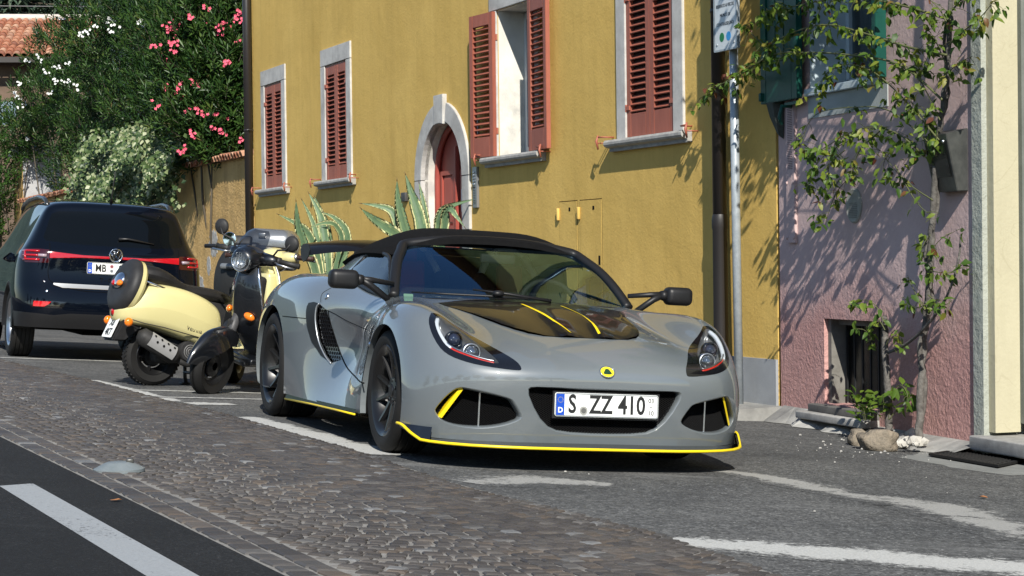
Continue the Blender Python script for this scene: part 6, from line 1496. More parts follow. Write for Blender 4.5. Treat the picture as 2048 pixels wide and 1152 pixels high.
    WS = [((-.175, .768), (.665, -.43, .762)), ((-.42, .898), (.628, -.55, .866)), ((-.64, 1.003), (.58, -.69, .962)), ((-.845, 1.092), (.50, -.85, 1.048))]
    wsr = []
    for t in range(13):
        tt = t/12*3; i = min(int(tt), 2)
        C = interp([w[0] for w in WS], 13)[t]; E = interp([w[1] for w in WS], 13)[t]
        row = []
        for k in range(25):
            u = -1+2*k/24; row.append(Vector((E[0]*u, C[0]+(E[1]-C[0])*abs(u)**2.2, C[1]+(E[2]-C[1])*abs(u)**2.4)))
        wsr.append(row)
    g = MB(); g.grid(wsr); g.build('windscreen', thin_glass('windscreen_glass', (.72, .80, .78), boost=5.0, gloss=(.42, .72, 1.0)), car, fixn=False)  # gloss tinted blue and boosted to imitate the sky's reflection in the glass
    def inset_strip(path, w, th, m, name, par=car):
        k = MB(); k.tube(path, w, 8, flat=th); return k.build(name, m, par)
    right = [r_[-1] for r_ in wsr]; left = [r_[0] for r_ in wsr]; top = wsr[-1]
    frame = MB()
    hdr = [p+Vector((0, -.012, .012)) for p in left]+[p+Vector((0, -.02, .014)) for p in top[1:-1]]+[p+Vector((0, -.012, .012)) for p in right[::-1]]
    hdr = [Vector(p) for p in interp(hdr[::2], 70)]
    frame.tube(hdr, .029, 10, flat=.8); frame.build('windscreen_frame', SATIN, car)
    base = MB(); base.tube([p+Vector((0, .012, -.006)) for p in wsr[0]], .016, 8); base.build('cowl_seal', SATIN, car)
    # ---- soft top
    rs = []
    xs = [0, .2, .33, .455, .535, .59, .615]
    for y, z in ((-.80, (1.112, 1.108, 1.098, 1.076, 1.045, 1.020, 1.0)), (-.87, (1.130, 1.127, 1.118, 1.088, 1.052, 1.022, 1.0)), (-1.0, (1.158, 1.156, 1.146, 1.105, 1.064, 1.026, 1.005)), (-1.2, (1.172, 1.171, 1.162, 1.114, 1.072, 1.03, 1.008)), (-1.4, (1.163, 1.161, 1.152, 1.106, 1.066, 1.025, 1.005)), (-1.6, (1.13, 1.128, 1.12, 1.082, 1.045, 1.005, .985)), (-1.75, (1.085, 1.083, 1.075, 1.045, 1.01, .975, .955))):
        xf = .90 if y > -.85 else .95 if y > -.9 else 1.0
        rs.append([(-x*xf, y-(.06*(x/.6)**2 if y > -.9 else 0), q) for x, q in list(zip(xs, z))[:0:-1]]+[(x*xf, y-(.06*(x/.6)**2 if y > -.9 else 0), q) for x, q in zip(xs, z)])
    S = spline_surface(np.array(rs), 4, 3, .5, mirror0=False)
    rf = MB(); G = [[Vector(p) for p in r_] for r_ in S]; rf.grid(G)
    rf.grid([G[0], [p+Vector((0, .004, -.03)) for p in G[0]]]); rf.grid([[r_[0] for r_ in G], [r_[0]+Vector((.02, 0, -.02)) for r_ in G]]); rf.grid([[r_[-1] for r_ in G], [r_[-1]+Vector((-.02, 0, -.02)) for r_ in G]])
    for xx in (.36, -.36): pass
    rf.build('soft_top', FABRIC, car, fixn=False)
    for sd in (1, -1):
        topc = [(.668, -.50, .792), (.628, -.66, .912), (.592, -.82, .982), (.585, -1.0, 1.005), (.59, -1.2, 1.005), (.60, -1.28, .985)]
        botc = [(.690, -.49, .760), (.692, -.65, .775), (.694, -.85, .798), (.690, -1.05, .822), (.682, -1.25, .842), (.672, -1.42, .86)]
        T = interp(topc, 16); B_ = interp(botc, 16); w = MB(); w.grid([mirror_pts(T, sd), mirror_pts([lerp(a, b, .5)+np.array([.012, 0, 0]) for a, b in zip(T, B_)], sd), mirror_pts(B_, sd)]); w.build('side_window', GLASS, car, fixn=False)
        f_ = MB(); f_.tube(mirror_pts([p+np.array([.002, 0, .004]) for p in B_], sd), .009, 6); f_.tube(mirror_pts(T, sd), .012, 6); f_.tube(mirror_pts([T[-1], B_[-1]], sd), .012, 6); f_.build('window_seal', SATIN, car)
        p_ = MB()
        p_.grid([mirror_pts(q, sd) for q in ([(.605, -1.27, 1.0), (.645, -1.36, .93), (.685, -1.42, .862)], [(.585, -1.45, 1.01), (.63, -1.55, .94), (.68, -1.66, .868)], [(.54, -1.75, .975), (.59, -1.9, .92), (.65, -2.0, .872)], [(.45, -2.1, .92), (.52, -2.25, .90), (.6, -2.4, .875)])])
        p_.build('sail_panel', PAINT, car, fixn=False)
    # ---- mirrors
    for sd in (1, -1):
        m_ = MB(); c = Vector((.945*sd, -.42, .85))
        m_.rbox(c, (.155, .10, .10), .032, seg=4); m_.tube([c+Vector((-.07*sd, .0, .0)), c+Vector((-.105*sd, 0, .002))], [.034, .024], 10)
        o = m_.build('door_mirror', SATIN, car)
        g = MB(); g.prism(rrect(.135, .08, .025), c+Vector((0, -.051, 0)), (1, 0, 0), (0, 0, 1), (0, -1, 0), 0, .002); g.build('mirror_glass', MIRROR, o)
        a_ = MB(); j = c+Vector((-.095*sd, 0, .002)); a_.tube([j, Vector((.79*sd, -.43, .852)), Vector((.665*sd, -.46, .838))], [.02, .015, .012], 8)
        a_.tube([j, Vector((.80*sd, -.42, .825)), Vector((.70*sd, -.42, .755))], [.02, .018, .017], 8); a_.build('mirror_arm', SATIN, o)
    # ---- wipers
    w = MB(); w.tube([(.02, -.165, .795), (.22, -.20, .80), (.44, -.265, .80), (.60, -.345, .80)], [.006, .007, .006, .004], 6); w.tube([(-.1, -.145, .79), (.12, -.19, .815), (.30, -.24, .83)], [.011, .008, .006], 6); w.sphere((.18, -.18, .815), .022, 8, sc=(1.5, 1, .8)); w.build('wiper', SATIN, car)
    # ---- rear wing
    def wingz(x): return 1.118-.052*min(1, abs(x)/.555)**2.2
    r_ = MB(); prof = [(.0, .0), (.05, .016), (.12, .019), (.20, .010), (.24, .0), (.20, -.002), (.12, -.012), (.05, -.012)]
    rows = [[Vector((x, -2.80-a, wingz(x)+.012-.075*(1-a/.24)+b)) for a, b in prof+[prof[0]]] for x in [lerp(-.555, .555, k/22) for k in range(23)]]
    r_.grid(rows); wg = r_.build('rear_wing', CARBON, car, fixn=False)
    for sd in (1, -1):
        e = MB(); e.prism([(-.13, -.008), (-.09, .028), (-.02, .035), (.05, .03), (.12, .02), (.13, -.02), (.10, -.06), (.04, -.085), (-.03, -.075), (-.10, -.045)], (.558*sd, -2.92, 1.045), (0, -1, 0), (0, 0, 1), (sd, 0, 0), 0, .006); e.build('end_plate', SATIN, wg)
        u = MB(); u.prism([(-.03, -.22), (.07, -.22), (.05, .05), (-.02, .05)], (.23*sd, -2.88, 1.03), (0, -1, 0), (0, 0, 1), (1, 0, 0), -.005, .005); u.build('wing_stay', SATIN, wg)
    # ---- cabin
    CAB = mat('cabin_trim', (.012, .012, .012), .7); SUEDE = mat('seat_suede', (.02, .02, .02), .9); SREDM = mat('seat_red', (.35, .03, .02), .7); SWH = mat('seat_white', (.8, .8, .78), .6)
    d = MB(); d.grid([[Vector((x, y-.12*(x/.6)**2, z)) for x in [lerp(-.6, .6, k/12) for k in range(13)]] for y, z in ((-.27, .742), (-.36, .755), (-.48, .75), (-.56, .70), (-.58, .55))]); d.build('dashboard', CAB, car, fixn=False)
    b = MB(); b.box((0, -1.68, .75), (1.1, .04, .55)); b.box((0, -1.1, .32), (1.3, 1.2, .04)); b.box((0, -1.1, .42), (.22, 1.1, .2)); b.build('cabin_floor', CAB, car)
    for sd in (.30, -.30):
        s_ = MB(); s_.rbox((sd, -1.12, .42), (.46, .5, .16), .06); s_.rbox((sd, -1.42, .72), (.40, .12, .52), .055, Matrix.Rotation(R(14), 3, 'X'), 3); s_.rbox((sd, -1.50, .99), (.22, .10, .18), .045, Matrix.Rotation(R(14), 3, 'X'), 3)
        for q in (-1, 1): s_.rbox((sd+q*.20, -1.36, .70), (.09, .16, .46), .04, Matrix.Rotation(R(14), 3, 'X') @ Matrix.Rotation(R(-6*q), 3, 'Y'), 3)
        so2 = s_.build('seat', SUEDE, car)
        st = MB(); st.rbox((sd, -1.345, .76), (.16, .05, .46), .02, Matrix.Rotation(R(14), 3, 'X'), 2); st.rbox((sd, -1.44, .99), (.10, .03, .15), .012, Matrix.Rotation(R(14), 3, 'X'), 2); st.build('seat_panel', SREDM, so2)
        st = MB()
        for q in (-1, 1): st.tube([(sd+q*.185, -1.29, .52), (sd+q*.205, -1.33, .72), (sd+q*.18, -1.40, .90), (sd+q*.11, -1.455, 1.04)], .022, 6)
        st.tube([(sd-.11, -1.455, 1.04), (sd-.05, -1.465, 1.075), (sd+.05, -1.465, 1.075), (sd+.11, -1.455, 1.04)], .016, 6); st.build('seat_piping', SWH, so2)
    w = MB(); cx = -.32; th = R(24)
    ring = [Vector((cx+.175*math.cos(a), -.74-.175*math.sin(a)*math.sin(th)*1.0, .735+.165*math.sin(a))) for a in [2*math.pi*k/36 for k in range(37)]]
    w.tube(ring, .015, 8); w.rbox((cx, -.735, .735), (.12, .04, .09), .015)
    for a in (0, math.pi, -math.pi/2): w.tube([(cx, -.735, .735), (cx+.17*math.cos(a), -.74-.17*math.sin(a)*math.sin(th), .735+.16*math.sin(a))], .012, 6)
    w.build('steering_wheel', CAB, car)
    rb = MB(); rb.tube([(-.5, -1.58, .55), (-.5, -1.58, .95), (-.42, -1.58, 1.05), (.42, -1.58, 1.05), (.5, -1.58, .95), (.5, -1.58, .55)], .025, 8); rb.build('roll_hoop', SATIN, car)
    im = MB(); im.rbox((0, -.74, 1.005), (.2, .025, .05), .01); im.tube([(0, -.74, 1.01), (0, -.78, 1.05)], .008, 6); im.build('rear_view_mirror', CAB, car)
    stk = MB(); stk.prism(rrect(.05, .018, .004), (.60, -.395, .782), Vector((-1, .45, 0)).normalized(), Vector((0, -.35, .75)).normalized(), Vector((.2, 1, .45)).normalized(), 0, .001); so3 = stk.build('windscreen_sticker', mat('sticker_green', (.003, .09, .05), .5), car)
    # ---- badge, plate
    bm_ = MB(); bp = sk.hit((0, 2, .473), (0, -1, 0)); bn = sk.normal(bp); ex = Vector((-1, 0, 0)); ey = bn.cross(ex).normalized()
    if ey.z < 0: ey = -ey
    bm_.prism(ellipse(.036, .030, 28), bp, ex, ey, bn, -.002, .004); bo = bm_.build('badge', mat('badge_yellow', (.75, .60, .02), .25, coat=1.0), car)
    q = MB(); q.prism([(0, .0165), (.008, .014), (.019, -.004), (.021, -.010), (.012, -.014), (-.012, -.014), (-.021, -.010), (-.019, -.004), (-.008, .014)], bp, ex, ey, bn, .004, .0055); q.build('badge_emblem', mat('badge_green', (.01, .045, .02), .3), bo)
    q = MB(); q.tube([bp+ex*(.036*math.cos(a))+ey*(.030*math.sin(a))+bn*.003 for a in [2*math.pi*k/32 for k in range(33)]], .0028, 6, caps=False); q.build('badge_ring', CHROME, bo)
    pm = basis((0, .924, .318), (-1, 0, 0), Vector((0, -.06, 1)).normalized(), Vector((0, 1, .06)).normalized())
    eu_plate(car, pm, .52, .11, [('S', -.175, .118, .76), ('ZZ', -.032, .118, .76), ('410', .124, .118, .78)], small=[('03', .222, .028, .03), ('10', .222, -.030, .03), ('–', .222, 0, .03)], seals=[(-.118, -.026, .0205, (.30, .30, .28))], ch=ALU)
    pb = MB(); pb.box((0, .908, .316), (.535, .014, .125)); pb.build('plate_holder', BLACK, car)
    # repeaters
    for sd in (1, -1):
        hh = sk.hit((2, -1.308, .752), (-1, 0, 0)); n_ = sk.normal(hh); r2 = MB(); r2.lathe([(.019, -.004), (.019, .003), (.014, .007), (0, .008)], c=(hh.x*sd, hh.y, hh.z), axis=(n_.x*sd, n_.y, n_.z), n=16); r2.build('filler_cap', ALU, car)
        hh = sk.hit((2, -.255, .525), (-1, 0, 0)); r2 = MB(); r2.lathe([(.012, -.004), (.012, .003), (0, .006)], c=(hh.x*sd, hh.y, hh.z), axis=(sd, 0, 0), n=12); r2.build('side_repeater', CHROME, car)
    # ---- wheels
    for sd in (1, -1):
        wheel(car, ((.83-.1075)*sd, 0, .305), sd, .305, .215, .222, 10, RIMBLK, caliper=YEL, tread=False, hub=.045, face=.022)
        wheel(car, ((.885-.1425)*sd, -2.36, .318), sd, .318, .285, .236, 10, RIMBLK, caliper=YEL, tread=False, hub=.06, face=.03)
    return car
build_sports_car()
# ---------------------------------------------------------------- dark blue-black SUV seen from behind (x right, y forward from the rear axle, z up)
def suv_net():
    X, Y, Z = [], [], []
    def st(x, y, z):
        f = lambda q: q if isinstance(q, list) else [q]*9
        X.append(f(x)); Y.append(f(y)); Z.append(f(z))
    st([0,.3,.52,.66,.75,.81,.845,.86,.865], [-.72,-.72,-.71,-.68,-.63,-.56,-.49,-.43,-.38], .30)
    st([0,.3,.53,.67,.77,.825,.855,.87,.87], [-.765,-.765,-.755,-.72,-.66,-.58,-.50,-.42,-.35], [.42]*7+[.40,.30])
    st([0,.3,.54,.685,.785,.838,.864,.878,.872], [-.77,-.77,-.76,-.72,-.65,-.56,-.47,-.38,-.31], [.54]*7+[.48,.30])
    st([0,.3,.55,.69,.788,.842,.868,.882,.872], [-.745,-.745,-.735,-.70,-.63,-.54,-.44,-.35,-.27], [.65]*5+[.65,.64,.53,.30])
    st([0,.3,.55,.69,.785,.842,.87,.884,.872], [-.70,-.70,-.69,-.665,-.60,-.51,-.41,-.31,-.23], [.74]*5+[.735,.70,.56,.30])
    st([0,.3,.55,.69,.782,.84,.87,.885,.871], [-.685,-.685,-.675,-.645,-.575,-.48,-.37,-.27,-.19], [.88]*4+[.87,.86,.78,.58,.30])
    st([0,.3,.55,.68,.77,.832,.868,.885,.87], [-.69,-.685,-.67,-.635,-.555,-.45,-.33,-.22,-.15], [1.0]*4+[.99,.97,.86,.60,.30])
    st([0,.3,.53,.65,.735,.805,.865,.884,.87], [-.645,-.64,-.62,-.585,-.51,-.38,-.22,-.12,-.06], [1.085]*4+[1.08,1.04,.90,.62,.30])
    st([0,.3,.52,.62,.695,.79,.863,.882,.868], [-.565,-.56,-.54,-.51,-.43,-.25,-.08,.03,.09], [1.24]*4+[1.23,1.06,.90,.62,.30])
    st([0,.3,.505,.595,.66,.782,.86,.88,.866], [-.49,-.485,-.465,-.44,-.36,-.10,.09,.19,.25], [1.38,1.38,1.375,1.37,1.34,1.06,.90,.62,.30])
    st([0,.3,.495,.575,.645,.778,.86,.88,.865], [-.465,-.46,-.43,-.39,-.28,.05,.25,.33,.38], [1.47,1.468,1.455,1.44,1.38,1.06,.90,.62,.30])
    st([0,.3,.50,.585,.655,.785,.862,.88,.865], [-.25,-.245,-.21,-.16,-.05,.25,.42,.5,.55], [1.505,1.502,1.488,1.46,1.36,1.05,.90,.62,.30])
    st([0,.3,.52,.60,.665,.79,.863,.88,.865], [.3,.3,.32,.36,.42,.6,.72,.78,.8], [1.53,1.526,1.51,1.47,1.36,1.04,.90,.62,.30])
    st([0,.3,.52,.60,.665,.79,.863,.88,.865], [.95,.95,.97,1.0,1.05,1.15,1.2,1.22,1.22], [1.525,1.52,1.50,1.46,1.34,1.02,.89,.61,.30])
    st([0,.3,.52,.60,.67,.79,.863,.88,.865], [1.5,1.5,1.5,1.5,1.55,1.6,1.62,1.62,1.62], [1.47,1.465,1.45,1.40,1.28,1.00,.88,.60,.30])
    st([0,.3,.54,.66,.73,.80,.862,.88,.865], [1.95,1.95,1.92,1.9,1.9,1.95,1.95,1.95,1.95], [1.22,1.215,1.19,1.15,1.08,.98,.87,.60,.30])
    st([0,.3,.56,.70,.78,.83,.865,.88,.865], [2.35,2.35,2.33,2.3,2.3,2.3,2.3,2.3,2.3], [1.0,.998,.99,.98,.96,.92,.84,.58,.30])
    st([0,.3,.56,.70,.78,.83,.86,.875,.86], [2.9,2.9,2.85,2.8,2.78,2.75,2.72,2.7,2.7], [.93,.928,.92,.90,.87,.82,.74,.52,.30])
    st([0,.3,.55,.68,.75,.79,.82,.83,.82], [3.25,3.24,3.18,3.1,3.05,3.0,2.97,2.95,2.95], [.80,.80,.78,.75,.72,.68,.62,.46,.30])
    return np.stack([np.array(X), np.array(Y), np.array(Z)], 2)
def build_suv():
    yw = R(21.5); fw = Vector((-math.sin(yw), math.cos(yw), 0)); fw = (fw-G_N*fw.dot(G_N)).normalized(); rt = fw.cross(G_N).normalized()
    c = ground(11, 711); O = c+rt*.875
    car = thing('suv', 'dark blue black SUV seen from behind with a full-width red light bar and roof rails', 'car', matrix=basis(O, rt, fw, G_N))
    DKB, nt, b = new_mat('midnight_paint'); b.inputs['Base Color'].default_value = (.0025, .004, .008, 1); b.inputs['Roughness'].default_value = .35; b.inputs['Coat Weight'].default_value = 1; b.inputs['Coat Roughness'].default_value = .015; b.inputs['Specular IOR Level'].default_value = .0; b.inputs['Coat IOR'].default_value = 1.36
    sk = Skin(spline_surface(suv_net(), 5, 5)); fc = lambda f: f.calc_center_median(); L = sk.lab
    rear = lambda f: fc(f).y < -.28 and f[L] == 0
    sk.region(1, smoothpoly([(-.01, 1.405), (.30, 1.40), (.52, 1.385), (.575, 1.36), (.60, 1.30), (.625, 1.22), (.655, 1.135), (.63, 1.105), (.40, 1.085), (-.01, 1.08)], 1), (0, 2), lambda f: rear(f) and fc(f).z > 1.02)
    sk.region(2, [(.605, 1.02), (.70, 1.025), (.80, 1.022), (.835, 1.0), (.845, .94), (.80, .895), (.605, .90)], (0, 2), lambda f: rear(f) and .8 < fc(f).z < 1.08)
    sk.region(3, [(-.01, .985), (.30, .985), (.60, 1.005), (.60, .945), (.30, .963), (-.01, .965)], (0, 2), lambda f: rear(f) and .8 < fc(f).z < 1.08)
    sk.region(4, [(-.01, .44), (.40, .44), (.55, .42), (.70, .43), (.9, .44), (.9, .28), (-.01, .28)], (0, 2), lambda f: fc(f).y < -.3 and fc(f).z < .5 and f[L] == 0)
    sk.region(5, [(-.01, .675), (.48, .675), (.56, .70), (.56, .715), (-.01, .712)], (0, 2), lambda f: rear(f) and .6 < fc(f).z < .78)
    sk.region(7, [(.44, .545), (.74, .555), (.80, .53), (.74, .485), (.48, .485)], (0, 2), lambda f: rear(f) and .44 < fc(f).z < .62)
    sk.region(6, [(-.30, 1.10), (-.10, 1.22), (.02, 1.33), (.35, 1.40), (1.0, 1.39), (1.35, 1.32), (1.70, 1.06), (.8, 1.075), (.1, 1.085)], (1, 2), lambda f: fc(f).x > .6 and fc(f).z > 1.0 and f[L] == 0)
    for cy in (0, 2.551):
        sk.region(8, [(cy+.385*math.cos(2*math.pi*k/48), .325+.385*math.sin(2*math.pi*k/48)) for k in range(48)], (1, 2), lambda f: fc(f).x > .62 and f[L] in (0, 4))
    sk.emit('body', 0, DKB, car)
    DG = mat('dark_window', (.003, .004, .005), .03, spec=.25); sk.emit('rear_window', 1, DG, car); sk.emit('side_window', 6, DG, car, split=True)
    sk.emit('lower_bumper', 4, mat('bumper_plastic', (.012, .012, .013), .4), car); sk.emit('chrome_strip', 5, mat('dull_chrome', (.30, .31, .32), .35, .6), car, push=.004)
    tl = sk.emit('tail_light', 2, mat('dark_red_lens', (.035, .002, .004), .08, coat=1.0), car, split=True, push=.004)
    RB = mat('red_bar', (.42, .005, .012), .15, coat=1.0); sk.emit('light_bar', 3, RB, car, push=.006)
    fl = sk.emit('fog_recess', 7, BLACKG, car, split=True, push=.003)
    def on(x, z): h = sk.hit((abs(x), -3, z), (0, 1, 0)); return Vector((x, h.y, z))
    for o, sd in zip(tl, (1, -1)):
        for z in (1.005, .965, .925):
            mb = MB(); mb.tube([on(sd*q, z+(.0 if q < .8 else -.006))+Vector((0, -.008, 0)) for q in (.69, .74, .79, .82)], .011, 6); mb.build('light_element', RB, o)
        mb = MB(); mb.tube([on(sd*.805, z)+Vector((0, -.008, 0)) for z in (1.0, .96, .925)], .012, 6); mb.build('light_element', RB, o)
        mb = MB(); mb.tube([on(sd*q, .965)+Vector((0, -.012, 0)) for q in (.63, .66, .70)], .017, 6); mb.build('reverse_light', mat('smoked_white', (.35, .28, .32), .2, coat=1.0), o)
    for o, sd in zip(fl, (1, -1)):
        mb = MB(); mb.grid([[on(sd*lerp(a, b, k/6), z)+Vector((0, -.012, 0)) for k in range(7)] for a, b, z in ((.58, .73, .543), (.60, .735, .52), (.64, .735, .495))]); mb.build('fog_light', REDL, o)
    for sd in (1, -1):
        for cy in (0, 2.551):
            wheel(car, (sd*(.865-.1075), cy, .325), sd, .325, .215, .222, 5, ALU, tread=False, hub=.03, face=.02, disc=True)
        # arch cladding + liner
        A = [Vector((sd*.888, .0+.395*math.cos(a), .325+.395*math.sin(a))) for a in [math.pi*(-.04+1.08*k/24) for k in range(25)]]
        for cy in (0, 2.551):
            mb = MB(); q = [p+Vector((0, cy, 0)) for p in A]; mb.grid([[p+Vector((-.01*sd, 0, 0)) for p in q], [Vector((p.x, cy+(p.y-cy)*.90, .325+(p.z-.325)*.90)) for p in q], [Vector((p.x-sd*.2, cy+(p.y-cy)*.90, .325+(p.z-.325)*.90)) for p in q]]); mb.build('arch_cladding', BLACK, car, fixn=False)
        mb = MB(); P = [(-.30, 1.43, .58), (-.26, 1.48, .585), (-.12, 1.512, .59), (.2, 1.538, .605), (.9, 1.53, .60), (1.4, 1.49, .59), (1.5, 1.45, .59)]; mb.tube([Vector((sd*x, y+.1, z)) for y, z, x in P], .021, 8); mb.build('roof_rail', mat('rail_grey', (.06, .065, .07), .25, .6), car)
    mb = MB(); mb.box((0, 1.2, .36), (1.45, 3.6, .12)); mb.box((0, -.45, .33), (1.4, .4, .1)); mb.box((0, 1.27, .32), (.3, 2.4, .2)); mb.tube([(.45, -.72, .31), (.45, -.3, .31)], .03, 10); mb.build('underbody', DARK, car)
    pm = basis((0, on(.2, .86).y-.012, .872), (1, 0, 0), Vector((0, .06, 1)).normalized(), Vector((0, -1, .06)).normalized())
    eu_plate(car, pm, .52, .11, [('MB', -.135, .095, .80), ('SR 78', .115, .095, .76)], seals=[(-.033, .022, .017, (.45, .14, .16)), (-.033, -.02, .017, (.32, .34, .36))])
    bp = on(.0, 1.0)+Vector((0, -.012, 0)); mb = MB(); mb.lathe([(.062, 0), (.066, .006), (.058, .012), (.055, .008), (.052, .008)], c=bp, axis=(0, -1, 0), n=32); bo = mb.build('badge', CHROME, car)
    mb = MB(); mb.lathe([(.056, 0), (.056, .006), (0, .007)], c=bp, axis=(0, -1, 0), n=28); mb.build('badge_ground', BLACKG, bo)
    mb = MB(); W = lambda pts: mb.tube([bp+Vector((x, -.010, z)) for x, z in pts], .0055, 5)
    W([(-.020, .044), (-.001, .010), (.001, .010), (.020, .044)]); W([(-.044, .022), (-.018, -.042), (.0, -.004), (.018, -.042), (.044, .022)]); mb.build('badge_letters', CHROME, bo)
    mb = MB(); mb.tube([on(.03, 1.155)+Vector((0, -.02, 0)), on(.12, 1.16)+Vector((0, -.022, 0)), on(.36, 1.125)+Vector((0, -.015, 0))], [.016, .012, .006], 6); mb.build('rear_wiper', BLACK, car)
    mb = MB(); mb.tube([(0, -.28, 1.50), (0, -.30, 1.56), (0, -.42, 1.80)], [.018, .006, .003], 6); mb.build('aerial', BLACK, car)
    t = put_text(car, 'T-CROSS', .05, (0, on(.1, .765).y-.006, .765), (1, 0, 0), (0, 0, 1), mat('dark_chrome', (.05, .05, .055), .2, .8), extrude=.003, space=1.5, name='model_lettering')
    for sd in (1, -1):
        mb = MB(); hh = []
        for x, z in [tuple(q) for q in interp([(.60, 1.085), (.60, 1.0), (.602, .90), (.61, .80), (.56, .715), (.30, .655), (.0, .655)], 30)]:
            h = sk.hit((max(x, .001), -3, z), (0, 1, 0)); hh.append(Vector((x*sd, h.y, z)))
        mb.tube(hh, .0035, 5); mb.build('panel_gap', DARK, car)
        mb = MB(); mb.rbox((sd*.895, .95, .96), (.03, .16, .03), .01); mb.build('door_handle', DKB, car)
        mb = MB(); mb.rbox((sd*.98, 1.55, 1.04), (.20, .12, .14), .04); mb.build('door_mirror', DKB, car)
build_suv()
# ---------------------------------------------------------------- parked scooters (x right, y forward from the rear axle, z up)
def scooter(label, pos, heading, steer, body_col, extras, lean=0.0):
    fw = Vector((math.cos(heading), math.sin(heading), 0)); fw = (fw-G_N*fw.dot(G_N)).normalized(); rt = fw.cross(G_N).normalized(); up = Matrix.Rotation(lean, 3, fw) @ G_N; rt = fw.cross(up).normalized()
    t = thing('scooter', label, 'scooter', matrix=basis(pos, rt, fw, up), group=None)
    BM, nt, b = new_mat('scooter_paint'); b.inputs['Base Color'].default_value = (*body_col, 1); b.inputs['Roughness'].default_value = .35; b.inputs['Coat Weight'].default_value = 1; b.inputs['Coat Roughness'].default_value = .03
    DKP = mottled('scooter_plastic', (.020, .020, .021), (.030, .030, .031), 20, .55, 200, .1, .001)
    SEATM = mottled('seat_vinyl', (.010, .010, .010), (.017, .016, .016), 30, .5, 260, .25, .001)
    def skin(secs, n=20, sharp=.5, lo=None, mu=4):
        # closed loft: sections (y, zc, half width, half height, squareness)
        rows = []
        for y, zc, hw, hh, ex in secs:
            r_ = []
            for k in range(n):
                a = 2*math.pi*k/n; c_, s_ = math.cos(a), math.sin(a); x = math.copysign(abs(c_)**ex, c_)*hw; z = math.copysign(abs(s_)**ex, s_)*hh
                if lo is not None: z = max(z, lo(y)-zc)
                r_.append((x, y, zc+z))
            rows.append(r_+[r_[0]])
        A = np.array(rows); B = _bsp(len(rows), mu); C = A.copy(); B1 = _bsp(len(rows), 1)
        for _ in range(2): C = C+.6*(A-np.einsum('ai,ijk->ajk', B1, C))
        return [[Vector(p) for p in r_] for r_ in np.einsum('ai,ijk->ajk', B, C)]
    # side cowls with the drooping lower edge
    low = lambda y: .455-.30*max(0, y+.1) if y < .5 else .28
    m = MB(); G = skin([(-.27, .55, .03, .04, .9), (-.24, .56, .12, .10, .75), (-.12, .585, .185, .155, .62), (.06, .585, .215, .185, .55), (.25, .54, .22, .20, .55), (.40, .49, .21, .20, .55), (.50, .455, .185, .18, .6), (.555, .44, .14, .15, .7), (.57, .43, .06, .07, .9)], lo=low); m.grid(G); m.build('side_cowl', BM, t)
    m = MB(); P = [(-.21, .50), (-.10, .47), (.05, .445), (.20, .41), (.36, .375), (.45, .355)]
    for sd in (1, -1): m.tube([Vector((sd*(.17+.05*math.sin(k*.62)), y, z)) for k, (y, z) in enumerate(P)], .004, 5)
    m.build('cowl_seam', DKP, t)
    # tail panel, mudguard, plate, tail light, indicators
    m = MB(); m.add([(-.11, -.10, .78), (.11, -.10, .78), (.13, -.20, .55), (-.13, -.20, .55), (.10, -.30, .33), (-.10, -.30, .33), (-.10, -.02, .80), (.10, -.02, .80), (.12, -.02, .5), (-.12, -.02, .5), (.085, -.21, .33), (-.085, -.21, .33)], [(0, 1, 2, 3), (3, 2, 4, 5), (0, 6, 7, 1), (1, 7, 8, 2), (0, 3, 9, 6), (2, 8, 10, 4), (3, 5, 11, 9), (4, 10, 11, 5)], False); m.build('rear_mudguard', DKP, t, bevel=.012)
    m = MB(); m.lathe([(.05, -.03), (.052, .012)], c=(0, -.225, .545), axis=(0, -1, .15), n=20); m.build('tail_light_housing', CHROME, t); m = MB(); m.sphere((0, -.245, .548), .044, 14, sc=(1, .75, 1)); m.build('tail_light', REDL, t)
    for sd in (1, -1):
        m = MB(); m.tube([(sd*.11, -.20, .475), (sd*.17, -.215, .475)], .008, 6); q = m.build('indicator_arm', DKP, t); m = MB(); m.sphere((sd*.19, -.22, .475), .034, 12, sc=(.8, 1, 1)); m.build('rear_indicator', ORANGE, t)
    pm = basis((0, -.292, .40), (1, 0, 0), Vector((0, -.35, 1)).normalized(), -Vector((0, 1, .35)).normalized()) @ Matrix.Identity(4)
    m = MB(); m.prism(rrect(.165, .165, .01), (0, 0, 0), (1, 0, 0), (0, 1, 0), (0, 0, 1), -.004, 0); pl = m.build('number_plate', WHITE, t); pl.matrix_basis = basis((0, -.278, .43), (1, 0, 0), Vector((0, .41, .91)).normalized(), Vector((0, -.91, .41)).normalized())
    for tx, y in extras.get('plate', ()): put_text(pl, tx, .075, (0, y, .001), (1, 0, 0), (0, 1, 0), INK, extrude=.0008, sx=.8, bold=.002)
    # seat in two humps, grab rail
    m = MB(); G = skin([(-.14, .85, .05, .02, 1), (-.10, .84, .115, .055, .8), (.05, .82, .15, .075, .75), (.18, .765, .145, .06, .75), (.26, .725, .135, .055, .75), (.36, .705, .145, .06, .75), (.50, .69, .14, .06, .75), (.62, .67, .11, .05, .8), (.68, .66, .05, .03, 1)]); m.grid(G); m.build('seat', SEATM, t)
    m = MB()
    for sd in (1, -1): m.tube([Vector((sd*x, y, z)) for x, y, z in ((.02, -.17, .82), (.12, -.14, .80), (.165, .0, .755), (.165, .14, .705), (.15, .24, .66))], .009, 8)
    m.build('grab_rail', CHROME, t)
